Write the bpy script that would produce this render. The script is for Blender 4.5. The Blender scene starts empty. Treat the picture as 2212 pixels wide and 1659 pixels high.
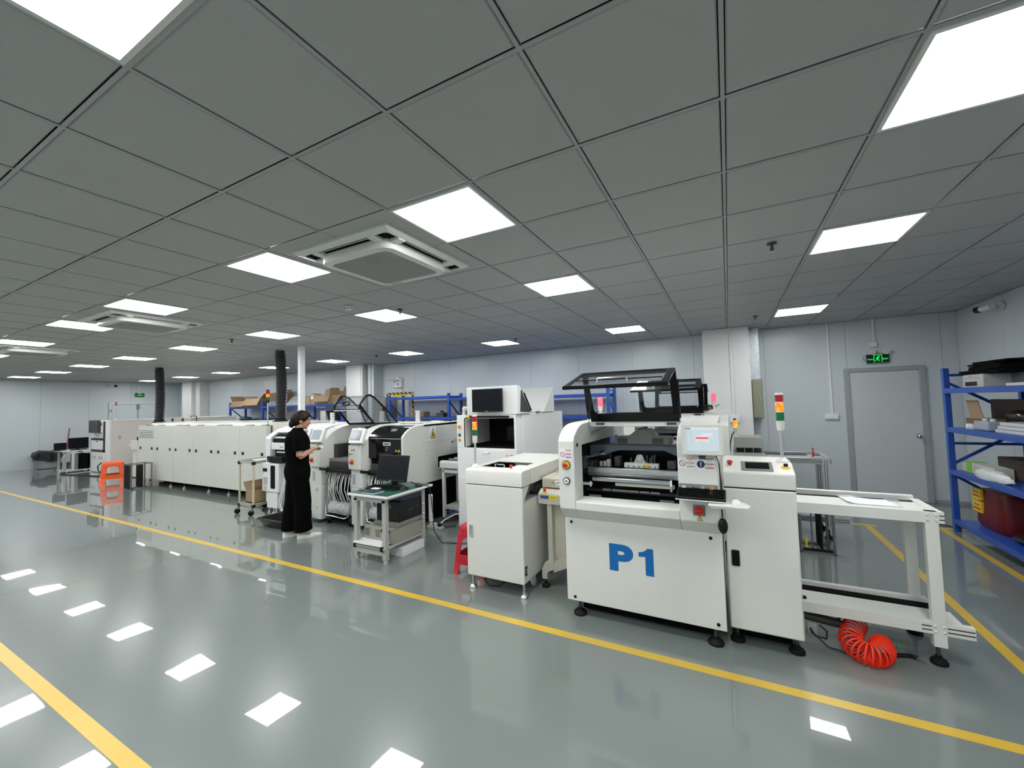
import bpy, bmesh, math, random
from mathutils import Vector, Matrix
random.seed(7)
SC = bpy.context.scene
COL = SC.collection
PI = math.pi

# ------------------------------------------------------------------ camera, world, exposure
FPX, YAW, PITCH, ROLL = 881.91, 0.48592, 0.04851, -0.02794      # calibrated on the 0.6 m ceiling grid
CAMZ = 1.65
CEIL = CAMZ + 1.185
GX, GY, GS = 0.0358, 1.185, 0.6                                  # ceiling grid origin and module
def cam_axes():
    cy, sy, cp, sp = math.cos(YAW), math.sin(YAW), math.cos(PITCH), math.sin(PITCH)
    fwd = Vector((-sy*cp, cy*cp, sp)); right = Vector((cy, sy, 0)); up = right.cross(fwd)
    cr, sr = math.cos(ROLL), math.sin(ROLL)
    return right*cr + up*sr, up*cr - right*sr, fwd
_r, _u, _f = cam_axes()
cd = bpy.data.cameras.new('camera'); cam = bpy.data.objects.new('camera', cd); COL.objects.link(cam)
cd.sensor_fit = 'HORIZONTAL'; cd.sensor_width = 36.0; cd.lens = FPX/2212*36.0; cd.clip_start = 0.05; cd.clip_end = 100
cam.matrix_world = Matrix(((_r.x, _u.x, -_f.x, 0), (_r.y, _u.y, -_f.y, 0), (_r.z, _u.z, -_f.z, CAMZ), (0, 0, 0, 1)))
SC.camera = cam
w = bpy.data.worlds.new('world'); SC.world = w; w.use_nodes = True
w.node_tree.nodes['Background'].inputs[0].default_value = (0.6, 0.66, 0.72, 1)
w.node_tree.nodes['Background'].inputs[1].default_value = 0.0
LAMP = 24.0                                                        # luminous strength of every ceiling panel
SC.view_settings.view_transform = 'Standard'; SC.view_settings.look = 'None'
SC.view_settings.exposure = 0.0; SC.view_settings.gamma = 1.0; SC.view_settings.use_curve_mapping = False

# ------------------------------------------------------------------ materials
M = {}
def nodes_of(name):
    m = bpy.data.materials.new(name); m.use_nodes = True
    nt = m.node_tree; b = nt.nodes['Principled BSDF']; M[name] = m
    return m, nt, b
def mat(name, col, rough=0.45, metal=0.0, spec=0.5, var=0.06, vscale=6.0, bump=0.0, bscale=200.0, coat=0.0, emit=None, estr=0.0, rv=0.0, emit2=None):
    m, nt, b = nodes_of(name); N, L = nt.nodes, nt.links
    b.inputs['Metallic'].default_value = metal; b.inputs['Roughness'].default_value = rough
    b.inputs['Specular IOR Level'].default_value = spec; b.inputs['Coat Weight'].default_value = coat
    tc = N.new('ShaderNodeTexCoord')
    nz = N.new('ShaderNodeTexNoise'); nz.inputs['Scale'].default_value = vscale; nz.inputs['Detail'].default_value = 3
    L.new(tc.outputs['Object'], nz.inputs['Vector'])
    mx = N.new('ShaderNodeMix'); mx.data_type = 'RGBA'
    mx.inputs[6].default_value = (*[c*(1-var) for c in col], 1); mx.inputs[7].default_value = (*[min(1, c*(1+var)) for c in col], 1)
    L.new(nz.outputs['Fac'], mx.inputs[0]); L.new(mx.outputs[2], b.inputs['Base Color'])
    if rv:
        mr = N.new('ShaderNodeMapRange'); mr.inputs[3].default_value = rough-rv; mr.inputs[4].default_value = rough+rv
        L.new(nz.outputs['Fac'], mr.inputs[0]); L.new(mr.outputs[0], b.inputs['Roughness'])
    if bump:
        n2 = N.new('ShaderNodeTexNoise'); n2.inputs['Scale'].default_value = bscale; n2.inputs['Detail'].default_value = 2
        L.new(tc.outputs['Object'], n2.inputs['Vector'])
        bp = N.new('ShaderNodeBump'); bp.inputs['Strength'].default_value = bump; bp.inputs['Distance'].default_value = 0.002
        L.new(n2.outputs['Fac'], bp.inputs['Height']); L.new(bp.outputs[0], b.inputs['Normal'])
    if emit:
        b.inputs['Emission Color'].default_value = (*emit, 1); b.inputs['Emission Strength'].default_value = estr
        if emit2:                                   # lamp with a brighter glow showing through the ribs
            vo = N.new('ShaderNodeTexVoronoi'); vo.inputs['Scale'].default_value = 45; L.new(tc.outputs['Object'], vo.inputs['Vector'])
            m3 = N.new('ShaderNodeMix'); m3.data_type = 'RGBA'; m3.inputs[6].default_value = (*emit2, 1); m3.inputs[7].default_value = (*emit, 1)
            mr2 = N.new('ShaderNodeMapRange'); mr2.inputs[1].default_value = 0.2; mr2.inputs[2].default_value = 0.6; L.new(vo.outputs['Distance'], mr2.inputs[0])
            L.new(mr2.outputs[0], m3.inputs[0]); L.new(m3.outputs[2], b.inputs['Emission Color'])
    return m
def pane(name, tint, gloss=0.06, rough=0.02):
    # thin clear sheet: light passes straight through, with a fresnel sheen
    m, nt, b = nodes_of(name); N, L = nt.nodes, nt.links; N.remove(b)
    out = N['Material Output']; tr = N.new('ShaderNodeBsdfTransparent'); tr.inputs[0].default_value = (*tint, 1)
    gl = N.new('ShaderNodeBsdfGlossy'); gl.inputs['Roughness'].default_value = rough
    fr = N.new('ShaderNodeFresnel'); fr.inputs[0].default_value = 1.45
    ad = N.new('ShaderNodeMath'); ad.operation = 'ADD'; ad.inputs[1].default_value = gloss; ad.use_clamp = True
    sc_ = N.new('ShaderNodeMath'); sc_.operation = 'MULTIPLY'; sc_.inputs[1].default_value = 0.45; L.new(fr.outputs[0], sc_.inputs[0])
    mx = N.new('ShaderNodeMixShader'); L.new(sc_.outputs[0], ad.inputs[0]); L.new(ad.outputs[0], mx.inputs[0])
    L.new(tr.outputs[0], mx.inputs[1]); L.new(gl.outputs[0], mx.inputs[2]); L.new(mx.outputs[0], out.inputs[0])
    return m
def stripes(name, c1, c2, scale, axis=(1, 0, 1)):
    m, nt, b = nodes_of(name); N, L = nt.nodes, nt.links
    tc = N.new('ShaderNodeTexCoord'); dt = N.new('ShaderNodeVectorMath'); dt.operation = 'DOT_PRODUCT'; dt.inputs[1].default_value = axis
    L.new(tc.outputs['Object'], dt.inputs[0])
    ml = N.new('ShaderNodeMath'); ml.operation = 'MULTIPLY'; ml.inputs[1].default_value = scale; L.new(dt.outputs['Value'], ml.inputs[0])
    fr = N.new('ShaderNodeMath'); fr.operation = 'FRACT'; L.new(ml.outputs[0], fr.inputs[0])
    gt = N.new('ShaderNodeMath'); gt.operation = 'GREATER_THAN'; gt.inputs[1].default_value = 0.5; L.new(fr.outputs[0], gt.inputs[0])
    mx = N.new('ShaderNodeMix'); mx.data_type = 'RGBA'; mx.inputs[6].default_value = (*c1, 1); mx.inputs[7].default_value = (*c2, 1)
    L.new(gt.outputs[0], mx.inputs[0]); L.new(mx.outputs[2], b.inputs['Base Color']); b.inputs['Roughness'].default_value = 0.5
    return m

mat('white_paint', (0.74, 0.745, 0.71), 0.38, var=0.02, bump=0.04, bscale=600)
mat('warm_paint', (0.71, 0.71, 0.665), 0.4, var=0.02, bump=0.04, bscale=600)
mat('cool_white', (0.80, 0.81, 0.81), 0.35, var=0.02)
mat('oven_paint', (0.62, 0.625, 0.58), 0.42, var=0.03, vscale=2)
mat('beige_paint', (0.55, 0.53, 0.45), 0.42, var=0.03)
mat('far_beige', (0.69, 0.655, 0.61), 0.45, var=0.05, vscale=2)
mat('grey_paint', (0.42, 0.42, 0.40), 0.42, var=0.03)
mat('mid_grey', (0.22, 0.22, 0.21), 0.45, var=0.04)
mat('khaki_paint', (0.30, 0.30, 0.22), 0.5, var=0.04)
mat('chamfer_grey', (0.76, 0.75, 0.715), 0.4, var=0.02)
mat('black_plastic', (0.007, 0.007, 0.008), 0.35, spec=0.3, var=0.2)
mat('black_matte', (0.004, 0.004, 0.004), 0.85, spec=0.1, var=0.2)
mat('black_gloss', (0.005, 0.005, 0.006), 0.15, spec=0.18, var=0.1)
mat('dark_interior', (0.012, 0.012, 0.013), 0.7, spec=0.2, var=0.2)
mat('dark_steel', (0.07, 0.07, 0.072), 0.45, metal=0.4, var=0.15)
mat('screen_off', (0.004, 0.005, 0.009), 0.3, spec=0.2, var=0.05)
mat('steel', (0.55, 0.56, 0.57), 0.28, metal=1.0, var=0.05)
mat('chrome', (0.75, 0.76, 0.78), 0.12, metal=1.0, var=0.02)
mat('aluminium', (0.62, 0.64, 0.65), 0.34, metal=0.85, var=0.05)
mat('aluminium_white', (0.72, 0.73, 0.73), 0.4, metal=0.2, var=0.02)
mat('galvanised', (0.52, 0.56, 0.60), 0.3, metal=0.8, var=0.35, vscale=14, rv=0.12)
mat('anodised', (0.20, 0.21, 0.22), 0.4, metal=0.6, var=0.05)
mat('rubber', (0.007, 0.007, 0.007), 0.6, spec=0.2, var=0.2)
mat('blue_steel', (0.018, 0.085, 0.42), 0.32, var=0.06)
mat('slate_blue', (0.12, 0.15, 0.19), 0.45, var=0.06)
mat('red_plastic', (0.50, 0.012, 0.025), 0.35, var=0.05)
mat('button_red', (0.55, 0.02, 0.015), 0.3, var=0.03)
mat('orange_plastic', (0.90, 0.11, 0.015), 0.35, var=0.04)
mat('button_orange', (0.75, 0.20, 0.02), 0.35, var=0.03)
mat('button_green', (0.01, 0.16, 0.06), 0.3, var=0.03)
mat('button_white', (0.75, 0.76, 0.78), 0.3, var=0.02)
mat('yellow_plastic', (0.80, 0.55, 0.03), 0.4, var=0.04)
mat('label_yellow', (0.85, 0.70, 0.02), 0.5, var=0.03)
mat('label_white', (0.86, 0.87, 0.90), 0.5, var=0.02)
mat('label_blue', (0.03, 0.10, 0.28), 0.5, var=0.15, vscale=60)
mat('print_blue', (0.0, 0.135, 0.42), 0.45, var=0.03)
mat('navy', (0.012, 0.016, 0.09), 0.45, var=0.03)
mat('print_red', (0.40, 0.02, 0.05), 0.5, var=0.03)
mat('print_orange', (0.48, 0.20, 0.06), 0.5, var=0.03)
mat('print_grey', (0.45, 0.45, 0.48), 0.5, var=0.15, vscale=120)
mat('ink', (0.02, 0.02, 0.02), 0.5, var=0.1)
mat('lens_red', (0.42, 0.012, 0.03), 0.22, var=0.12, vscale=90)
mat('lens_green', (0.005, 0.16, 0.055), 0.22, var=0.12, vscale=90)
mat('lens_clear', (0.72, 0.73, 0.74), 0.25, var=0.1, vscale=90)
mat('lamp_amber', (0.6, 0.10, 0.005), 0.3, emit=(1.0, 0.13, 0.008), emit2=(1.0, 0.42, 0.03), estr=1.25, var=0.1, vscale=60)
mat('lamp_amber_core', (0.6, 0.2, 0.01), 0.3, emit=(1.0, 0.20, 0.01), emit2=(1.0, 0.55, 0.03), estr=1.3, var=0.1, vscale=60)
mat('lamp_red', (0.95, 0.10, 0.13), 0.3, emit=(1.0, 0.07, 0.14), estr=1.5, var=0.1, vscale=60)
mat('lamp_green', (0.0, 0.6, 0.1), 0.4, emit=(0.02, 0.9, 0.12), estr=0.85)
mat('exit_black', (0.004, 0.02, 0.008), 0.3, var=0.05)
mat('cardboard', (0.34, 0.235, 0.14), 0.75, var=0.08, vscale=8, bump=0.05, bscale=150)
mat('cardboard_dark', (0.20, 0.13, 0.075), 0.75, var=0.1, vscale=8)
mat('brown_board', (0.055, 0.035, 0.024), 0.6, var=0.15)
mat('paper', (0.78, 0.81, 0.85), 0.6, var=0.04, vscale=30)
mat('foam_white', (0.80, 0.82, 0.84), 0.6, var=0.03, bump=0.2, bscale=250)
mat('green_mat', (0.012, 0.095, 0.06), 0.28, var=0.06)
mat('cream_tube', (0.62, 0.53, 0.36), 0.35, var=0.03)
mat('navy_case', (0.015, 0.028, 0.065), 0.4, var=0.08)
mat('tan_case', (0.33, 0.32, 0.275), 0.45, var=0.03)
mat('cable_black', (0.010, 0.010, 0.010), 0.4, var=0.2)
mat('cable_white', (0.62, 0.63, 0.62), 0.4, var=0.05)
mat('hose_red', (1.0, 0.035, 0.010), 0.22, var=0.03)
mat('tape_white', (0.80, 0.81, 0.82), 0.4, var=0.05)
mat('reel_white', (0.72, 0.74, 0.76), 0.4, var=0.15, vscale=40)
mat('skin', (0.52, 0.27, 0.185), 0.5, spec=0.4, var=0.06, vscale=12)
mat('hair', (0.010, 0.006, 0.005), 0.5, spec=0.25, var=0.25, vscale=30)
mat('cloth_black', (0.0022, 0.0022, 0.0026), 0.95, spec=0.06, var=0.25, vscale=18)
mat('shoe_white', (0.72, 0.71, 0.66), 0.5, var=0.03)
mat('lip', (0.36, 0.12, 0.10), 0.45, var=0.04)
mat('eye_dark', (0.02, 0.015, 0.012), 0.3, var=0.05)
mat('line_yellow', (0.64, 0.42, 0.045), 0.32, var=0.07, vscale=5, coat=0.3)
mat('wall_panel', (0.615, 0.665, 0.70), 0.32, var=0.015, vscale=2, bump=0.015, bscale=60)
mat('column_white', (0.76, 0.765, 0.77), 0.55, var=0.03, vscale=3, bump=0.03, bscale=40)
mat('door_paint', (0.60, 0.64, 0.66), 0.36, var=0.02)
mat('door_frame', (0.36, 0.385, 0.41), 0.36, var=0.03)
mat('trunk_white', (0.80, 0.81, 0.82), 0.4, var=0.02)
mat('tile_white', (0.415, 0.42, 0.415), 0.55, var=0.015, bump=0.15, bscale=90)
mat('tee_white', (0.39, 0.395, 0.395), 0.4, var=0.02)
mat('plenum', (0.03, 0.03, 0.03), 0.9, var=0.05)
mat('ac_white', (0.72, 0.72, 0.69), 0.4, var=0.02)
mat('ac_grille', (0.40, 0.40, 0.395), 0.5, var=0.03)
mat('duct_black', (0.035, 0.036, 0.04), 0.38, var=0.15, vscale=30)
mat('bag_black', (0.010, 0.010, 0.011), 0.3, var=0.2)
mat('bin_grey', (0.34, 0.36, 0.37), 0.45, var=0.05)
mat('pink_plastic', (0.28, 0.05, 0.09), 0.45, var=0.05)
mat('green_plastic', (0.02, 0.085, 0.05), 0.45, var=0.08)
mat('lime', (0.22, 0.55, 0.04), 0.5, var=0.05)
mat('red_bag', (0.14, 0.005, 0.008), 0.45, var=0.1)
mat('bottle_clear', (0.38, 0.42, 0.50), 0.2, var=0.06)
mat('printer_cream', (0.56, 0.56, 0.50), 0.45, var=0.03)
mat('smoke_grey', (0.14, 0.14, 0.155), 0.15, var=0.1)
mat('tint_black', (0.007, 0.007, 0.008), 0.08, spec=0.35, var=0.15, vscale=10)
mat('diffuser', (0.9, 0.9, 0.9), 0.5, emit=(0.985, 1.0, 0.985), estr=LAMP, var=0.0)
mat('screen_ui', (0.06, 0.07, 0.075), 0.25, emit=(0.66, 0.78, 0.84), estr=0.80, var=0.02)
mat('screen_ui_light', (0.06, 0.07, 0.08), 0.25, emit=(0.85, 0.89, 0.95), estr=0.85, var=0.02)
mat('screen_ui_blue', (0.03, 0.03, 0.05), 0.3, emit=(0.36, 0.42, 0.60), estr=0.7, var=0.02)
mat('screen_ui_red', (0.1, 0.01, 0.01), 0.3, emit=(0.9, 0.13, 0.13), estr=0.9, var=0.02)
mat('screen_ui_line', (0.05, 0.05, 0.06), 0.3, emit=(0.50, 0.56, 0.62), estr=0.7, var=0.05)
mat('screen_touch', (0.05, 0.05, 0.06), 0.2, emit=(0.26, 0.26, 0.33), estr=0.6, var=0.15, vscale=40)
mat('screen_pale', (0.06, 0.07, 0.08), 0.2, emit=(0.45, 0.55, 0.64), estr=0.7, var=0.05)
mat('led_blue', (0.1, 0.1, 0.9), 0.3, emit=(0.15, 0.15, 1.0), estr=3.0)
mat('hazard', (0.5, 0.4, 0.1)); stripes('hazard_tape', (0.01, 0.01, 0.01), (0.66, 0.42, 0.05), 7.0)
pane('glass_clear', (0.97, 0.975, 0.98), 0.0); pane('glass_smoke', (0.86, 0.87, 0.89), 0.0); pane('glass_dark', (0.10, 0.10, 0.11), 0.05)
pane('bag_clear', (0.80, 0.82, 0.85), 0.10, 0.15)

def floor_material():
    m, nt, b = nodes_of('epoxy_floor'); N, L = nt.nodes, nt.links
    tc = N.new('ShaderNodeTexCoord')
    n1 = N.new('ShaderNodeTexNoise'); n1.inputs['Scale'].default_value = 0.7; n1.inputs['Detail'].default_value = 5
    n2 = N.new('ShaderNodeTexNoise'); n2.inputs['Scale'].default_value = 45; n2.inputs['Detail'].default_value = 2
    n3 = N.new('ShaderNodeTexNoise'); n3.inputs['Scale'].default_value = 1.1; n3.inputs['Detail'].default_value = 1.5
    vo = N.new('ShaderNodeTexVoronoi'); vo.inputs['Scale'].default_value = 2.2
    for n in (n1, n2, n3, vo): L.new(tc.outputs['Object'], n.inputs['Vector'])
    mx = N.new('ShaderNodeMix'); mx.data_type = 'RGBA'; mx.inputs[6].default_value = (0.170, 0.197, 0.187, 1); mx.inputs[7].default_value = (0.192, 0.220, 0.210, 1)
    L.new(n1.outputs['Fac'], mx.inputs[0])
    # small specks and chips worn into the coating
    lt = N.new('ShaderNodeMath'); lt.operation = 'LESS_THAN'; lt.inputs[1].default_value = 0.012; L.new(vo.outputs['Distance'], lt.inputs[0])
    m2 = N.new('ShaderNodeMix'); m2.data_type = 'RGBA'; m2.inputs[7].default_value = (0.05, 0.055, 0.055, 1)
    L.new(lt.outputs[0], m2.inputs[0]); L.new(mx.outputs[2], m2.inputs[6]); L.new(m2.outputs[2], b.inputs['Base Color'])
    b.inputs['Roughness'].default_value = 0.22; b.inputs['Specular IOR Level'].default_value = 0.22
    b.inputs['Coat Weight'].default_value = 1.0; b.inputs['Coat Roughness'].default_value = 0.018; b.inputs['Coat IOR'].default_value = 1.42
    b1 = N.new('ShaderNodeBump'); b1.inputs['Strength'].default_value = 1.0; b1.inputs['Distance'].default_value = 0.0035; L.new(n3.outputs['Fac'], b1.inputs['Height'])
    b2 = N.new('ShaderNodeBump'); b2.inputs['Strength'].default_value = 0.06; b2.inputs['Distance'].default_value = 0.0006; L.new(n2.outputs['Fac'], b2.inputs['Height'])
    L.new(b1.outputs[0], b2.inputs['Normal']); L.new(b2.outputs[0], b.inputs['Normal']); L.new(b1.outputs[0], b.inputs['Coat Normal'])
floor_material()

# ------------------------------------------------------------------ mesh builder
class MB:
    def __init__(s): s.v = []; s.f = []; s.mi = []; s.k = 0
    def _add(s, vs, fs):
        o = len(s.v); s.v += [tuple(p) for p in vs]
        for f in fs: s.f.append([i+o for i in f]); s.mi.append(s.k)
        return s
    def mat(s, k): s.k = k; return s
    def box(s, x0, x1, y0, y1, z0, z1):
        vs = [(x, y, z) for z in (z0, z1) for y in (y0, y1) for x in (x0, x1)]
        return s._add(vs, [(0, 2, 3, 1), (4, 5, 7, 6), (0, 1, 5, 4), (1, 3, 7, 5), (3, 2, 6, 7), (2, 0, 4, 6)])
    def obox(s, c, size, R=None):
        hx, hy, hz = [q/2 for q in size]; vs = []
        for z in (-hz, hz):
            for y in (-hy, hy):
                for x in (-hx, hx):
                    p = Vector((x, y, z)); p = (R @ p if R else p) + Vector(c); vs.append(tuple(p))
        return s._add(vs, [(0, 2, 3, 1), (4, 5, 7, 6), (0, 1, 5, 4), (1, 3, 7, 5), (3, 2, 6, 7), (2, 0, 4, 6)])
    def bar(s, p0, p1, wd, th, up=(0, 0, 1)):
        # rectangular bar between two points: wd sideways, th along 'up'
        a, b = Vector(p0), Vector(p1); d = (b-a); ln = d.length; d.normalize()
        sd = d.cross(Vector(up))
        if sd.length < 1e-4: sd = d.cross(Vector((0, 1, 0)))
        sd.normalize(); u = sd.cross(d)
        R = Matrix((d, sd, u)).transposed()
        return s.obox((a+b)/2, (ln, wd, th), R)
    def prism(s, pts, ax, a0, a1):
        n = len(pts)
        def P(p, a): return (a, p[0], p[1]) if ax == 'x' else ((p[0], a, p[1]) if ax == 'y' else (p[0], p[1], a))
        vs = [P(p, a0) for p in pts] + [P(p, a1) for p in pts]
        fs = [list(range(n))[::-1], list(range(n, 2*n))] + [(i, (i+1) % n, n+(i+1) % n, n+i) for i in range(n)]
        return s._add(vs, fs)
    def cyl(s, p0, p1, r0, r1=None, n=16, caps=True):
        r1 = r0 if r1 is None else r1
        a, b = Vector(p0), Vector(p1); d = (b-a).normalized()
        t = Vector((0, 0, 1)) if abs(d.z) < 0.9 else Vector((1, 0, 0)); u = d.cross(t).normalized(); v = d.cross(u)
        vs = [tuple(a+(u*math.cos(2*PI*i/n)+v*math.sin(2*PI*i/n))*r0) for i in range(n)]
        vs += [tuple(b+(u*math.cos(2*PI*i/n)+v*math.sin(2*PI*i/n))*r1) for i in range(n)]
        fs = [(i, (i+1) % n, n+(i+1) % n, n+i) for i in range(n)]
        if caps: fs += [list(range(n))[::-1], list(range(n, 2*n))]
        return s._add(vs, fs)
    def tube(s, pts, r, n=8, closed=False):
        P = [Vector(p) for p in pts]; N = len(P); rings = []; prev = None
        for i in range(N):
            d = (P[(i+1) % N]-P[i-1]) if closed else (P[min(i+1, N-1)]-P[max(i-1, 0)])
            d.normalize()
            if prev is None:
                t = Vector((0, 0, 1)) if abs(d.z) < 0.9 else Vector((1, 0, 0)); u = d.cross(t).normalized()
            else: u = (prev-d*prev.dot(d)).normalized()
            prev = u; v = d.cross(u); rr = r[i] if isinstance(r, (list, tuple)) else r
            rings.append([tuple(P[i]+(u*math.cos(2*PI*k/n)+v*math.sin(2*PI*k/n))*rr) for k in range(n)])
        vs = [p for g in rings for p in g]; fs = []
        for i in range(N if closed else N-1):
            j = (i+1) % N
            fs += [(i*n+k, i*n+(k+1) % n, j*n+(k+1) % n, j*n+k) for k in range(n)]
        if not closed: fs += [list(range(n))[::-1], list(range((N-1)*n, N*n))]
        return s._add(vs, fs)
    def lathe(s, prof, c=(0, 0, 0), n=20, axis='z', caps=True):
        vs = []
        for r, h in prof:
            for i in range(n):
                a = 2*PI*i/n; x, y = r*math.cos(a), r*math.sin(a)
                q = (x, y, h) if axis == 'z' else ((x, h, y) if axis == 'y' else (h, x, y))
                vs.append((q[0]+c[0], q[1]+c[1], q[2]+c[2]))
        m = len(prof); fs = [(j*n+i, j*n+(i+1) % n, (j+1)*n+(i+1) % n, (j+1)*n+i) for j in range(m-1) for i in range(n)]
        if caps: fs += [list(range(n))[::-1], list(range((m-1)*n, m*n))]
        return s._add(vs, fs)
    def ell(s, c, r, n=16, m=10, R=None):
        vs = []; fs = []
        for j in range(m+1):
            ph = PI*j/m
            for i in range(n):
                th = 2*PI*i/n
                p = Vector((r[0]*math.sin(ph)*math.cos(th), r[1]*math.sin(ph)*math.sin(th), r[2]*math.cos(ph)))
                if R: p = R @ p
                vs.append(tuple(p+Vector(c)))
        fs = [(j*n+i, (j+1)*n+i, (j+1)*n+(i+1) % n, j*n+(i+1) % n) for j in range(m) for i in range(n)]
        return s._add(vs, fs)
    def loft(s, rings, caps=True):
        n = len(rings[0]); vs = [p for g in rings for p in g]
        fs = [(j*n+i, j*n+(i+1) % n, (j+1)*n+(i+1) % n, (j+1)*n+i) for j in range(len(rings)-1) for i in range(n)]
        if caps: fs += [list(range(n))[::-1], list(range((len(rings)-1)*n, len(rings)*n))]
        return s._add(vs, fs)
    def grid(s, nx, ny, fn, closed=False):
        vs = [fn(i/(nx-1), j/(ny-1)) for j in range(ny) for i in range(nx)]
        return s._add(vs, [(j*nx+i, j*nx+i+1, (j+1)*nx+i+1, (j+1)*nx+i) for j in range(ny-1) for i in range(nx-1)])
    def mesh(s, name, mats, smooth=None, merge=True, recalc=True):
        me = bpy.data.meshes.new(name); me.from_pydata(s.v, [], s.f)
        for m in mats: me.materials.append(M[m])
        me.polygons.foreach_set('material_index', s.mi)
        bm = bmesh.new(); bm.from_mesh(me)
        if merge: bmesh.ops.remove_doubles(bm, verts=bm.verts, dist=1e-6)
        if recalc: bmesh.ops.recalc_face_normals(bm, faces=bm.faces)
        bm.to_mesh(me); bm.free()
        if smooth:
            me.shade_smooth(); me.set_sharp_from_angle(angle=math.radians(smooth))
        return me

OFF = {}
def top_of(o):
    while o.parent: o = o.parent
    return o
def part(name, mb, m, parent=None, smooth=None, bevel=0.0, seg=2, label=None, kind=None, local=False):
    """link a builder's shapes as ONE mesh object; shapes are given in room coordinates"""
    if parent is not None and not local:
        o = OFF.get(top_of(parent).name)
        if o: mb.v = [(x-o[0], y-o[1], z-o[2]) for x, y, z in mb.v]
    ms = [m] if isinstance(m, str) else list(m)
    me = mb.mesh(name, ms, smooth)
    ob = bpy.data.objects.new(name, me); COL.objects.link(ob); ob.parent = parent
    if bevel:
        bv = ob.modifiers.new('bevel', 'BEVEL'); bv.width = bevel; bv.segments = seg; bv.limit_method = 'ANGLE'; bv.angle_limit = math.radians(35)
        me.shade_smooth(); me.set_sharp_from_angle(angle=math.radians(smooth or 40))
    if label: ob['label'] = label
    if kind: ob['kind'] = kind
    return ob
def tag(o, label, cat, group=None, kind=None):
    if label: o['label'] = label
    if cat: o['category'] = cat
    if group: o['group'] = group
    if kind: o['kind'] = kind
    return o
def thing(name, label, cat, loc=(0, 0, 0), group=None, rotz=0.0, kind=None):
    o = bpy.data.objects.new(name, None); COL.objects.link(o); o.location = loc; o.rotation_euler = (0, 0, rotz)
    o.empty_display_size = 0.1; OFF[o.name] = tuple(loc)
    return tag(o, label, cat, group, kind)
def single(name, mb, m, label, cat, loc, group=None, smooth=None, bevel=0.0, kind=None, seg=2, rotz=0.0, local=False):
    """a thing that is one mesh; shapes in room coordinates (or local ones), origin at its base"""
    if not local: mb.v = [(x-loc[0], y-loc[1], z-loc[2]) for x, y, z in mb.v]
    o = part(name, mb, m, None, smooth, bevel, seg); o.location = loc; o.rotation_euler = (0, 0, rotz); OFF[o.name] = tuple(loc)
    return tag(o, label, cat, group, kind)
def struct(name, mb, m, label=None, parent=None, smooth=None, bevel=0.0):
    return part(name, mb, m, parent, smooth, bevel, label=label, kind='structure' if parent is None else None)
def dup(o, loc=None, rotz=None, label=None, parent=None):
    c = o.copy(); COL.objects.link(c); c.parent = parent
    if loc is not None: c.location = loc
    if rotz is not None: c.rotation_euler = (0, 0, rotz)
    if label: c['label'] = label
    for ch in list(o.children): dup(ch, parent=c)
    return c
def arc(cx, cz, r, a0, a1, n=8, rz=None):
    rz = rz or r
    return [(cx+r*math.cos(math.radians(a0+(a1-a0)*i/n)), cz+rz*math.sin(math.radians(a0+(a1-a0)*i/n))) for i in range(n+1)]
def rrect(x0, x1, y0, y1, r, n=4):
    return arc(x1-r, y1-r, r, 0, 90, n)+arc(x0+r, y1-r, r, 90, 180, n)+arc(x0+r, y0+r, r, 180, 270, n)+arc(x1-r, y0+r, r, 270, 360, n)
def frame2(mb, outer, inner, ax, a0, a1):
    """ring between two outlines with the same number of points, extruded along an axis"""
    n = len(outer)
    def P(p, a): return (a, p[0], p[1]) if ax == 'x' else ((p[0], a, p[1]) if ax == 'y' else (p[0], p[1], a))
    vs = [P(p, a0) for p in outer]+[P(p, a0) for p in inner]+[P(p, a1) for p in outer]+[P(p, a1) for p in inner]
    fs = []
    for i in range(n):
        j = (i+1) % n
        fs += [(i, j, n+j, n+i), (2*n+i, 3*n+i, 3*n+j, 2*n+j), (i, 2*n+i, 2*n+j, j), (n+i, n+j, 3*n+j, 3*n+i)]
    return mb._add(vs, fs)
def text_mesh(body, size, m, parent, origin, xdir=(1, 0, 0), ydir=(0, 0, 1), name='lettering', depth=0.0008, off=0.0, align='CENTER', label=None):
    cu = bpy.data.curves.new('txt', 'FONT'); cu.body = body; cu.size = size; cu.align_x = align; cu.align_y = 'CENTER'
    cu.extrude = depth; cu.offset = off; cu.resolution_u = 3
    t = bpy.data.objects.new('txt', cu); COL.objects.link(t)
    bpy.context.view_layer.update()
    me = bpy.data.meshes.new_from_object(t.evaluated_get(bpy.context.evaluated_depsgraph_get()))
    bpy.data.objects.remove(t); bpy.data.curves.remove(cu)
    X, Y = Vector(xdir).normalized(), Vector(ydir).normalized(); Z = X.cross(Y)
    o = OFF.get(top_of(parent).name, (0, 0, 0)) if parent else (0, 0, 0)
    T = Matrix(((X.x, Y.x, Z.x, origin[0]-o[0]), (X.y, Y.y, Z.y, origin[1]-o[1]), (X.z, Y.z, Z.z, origin[2]-o[2]), (0, 0, 0, 1)))
    me.transform(T); me.name = name; me.materials.clear(); me.materials.append(M[m])
    ob = bpy.data.objects.new(name, me); COL.objects.link(ob); ob.parent = parent
    if label: ob['label'] = label
    return ob
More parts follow.
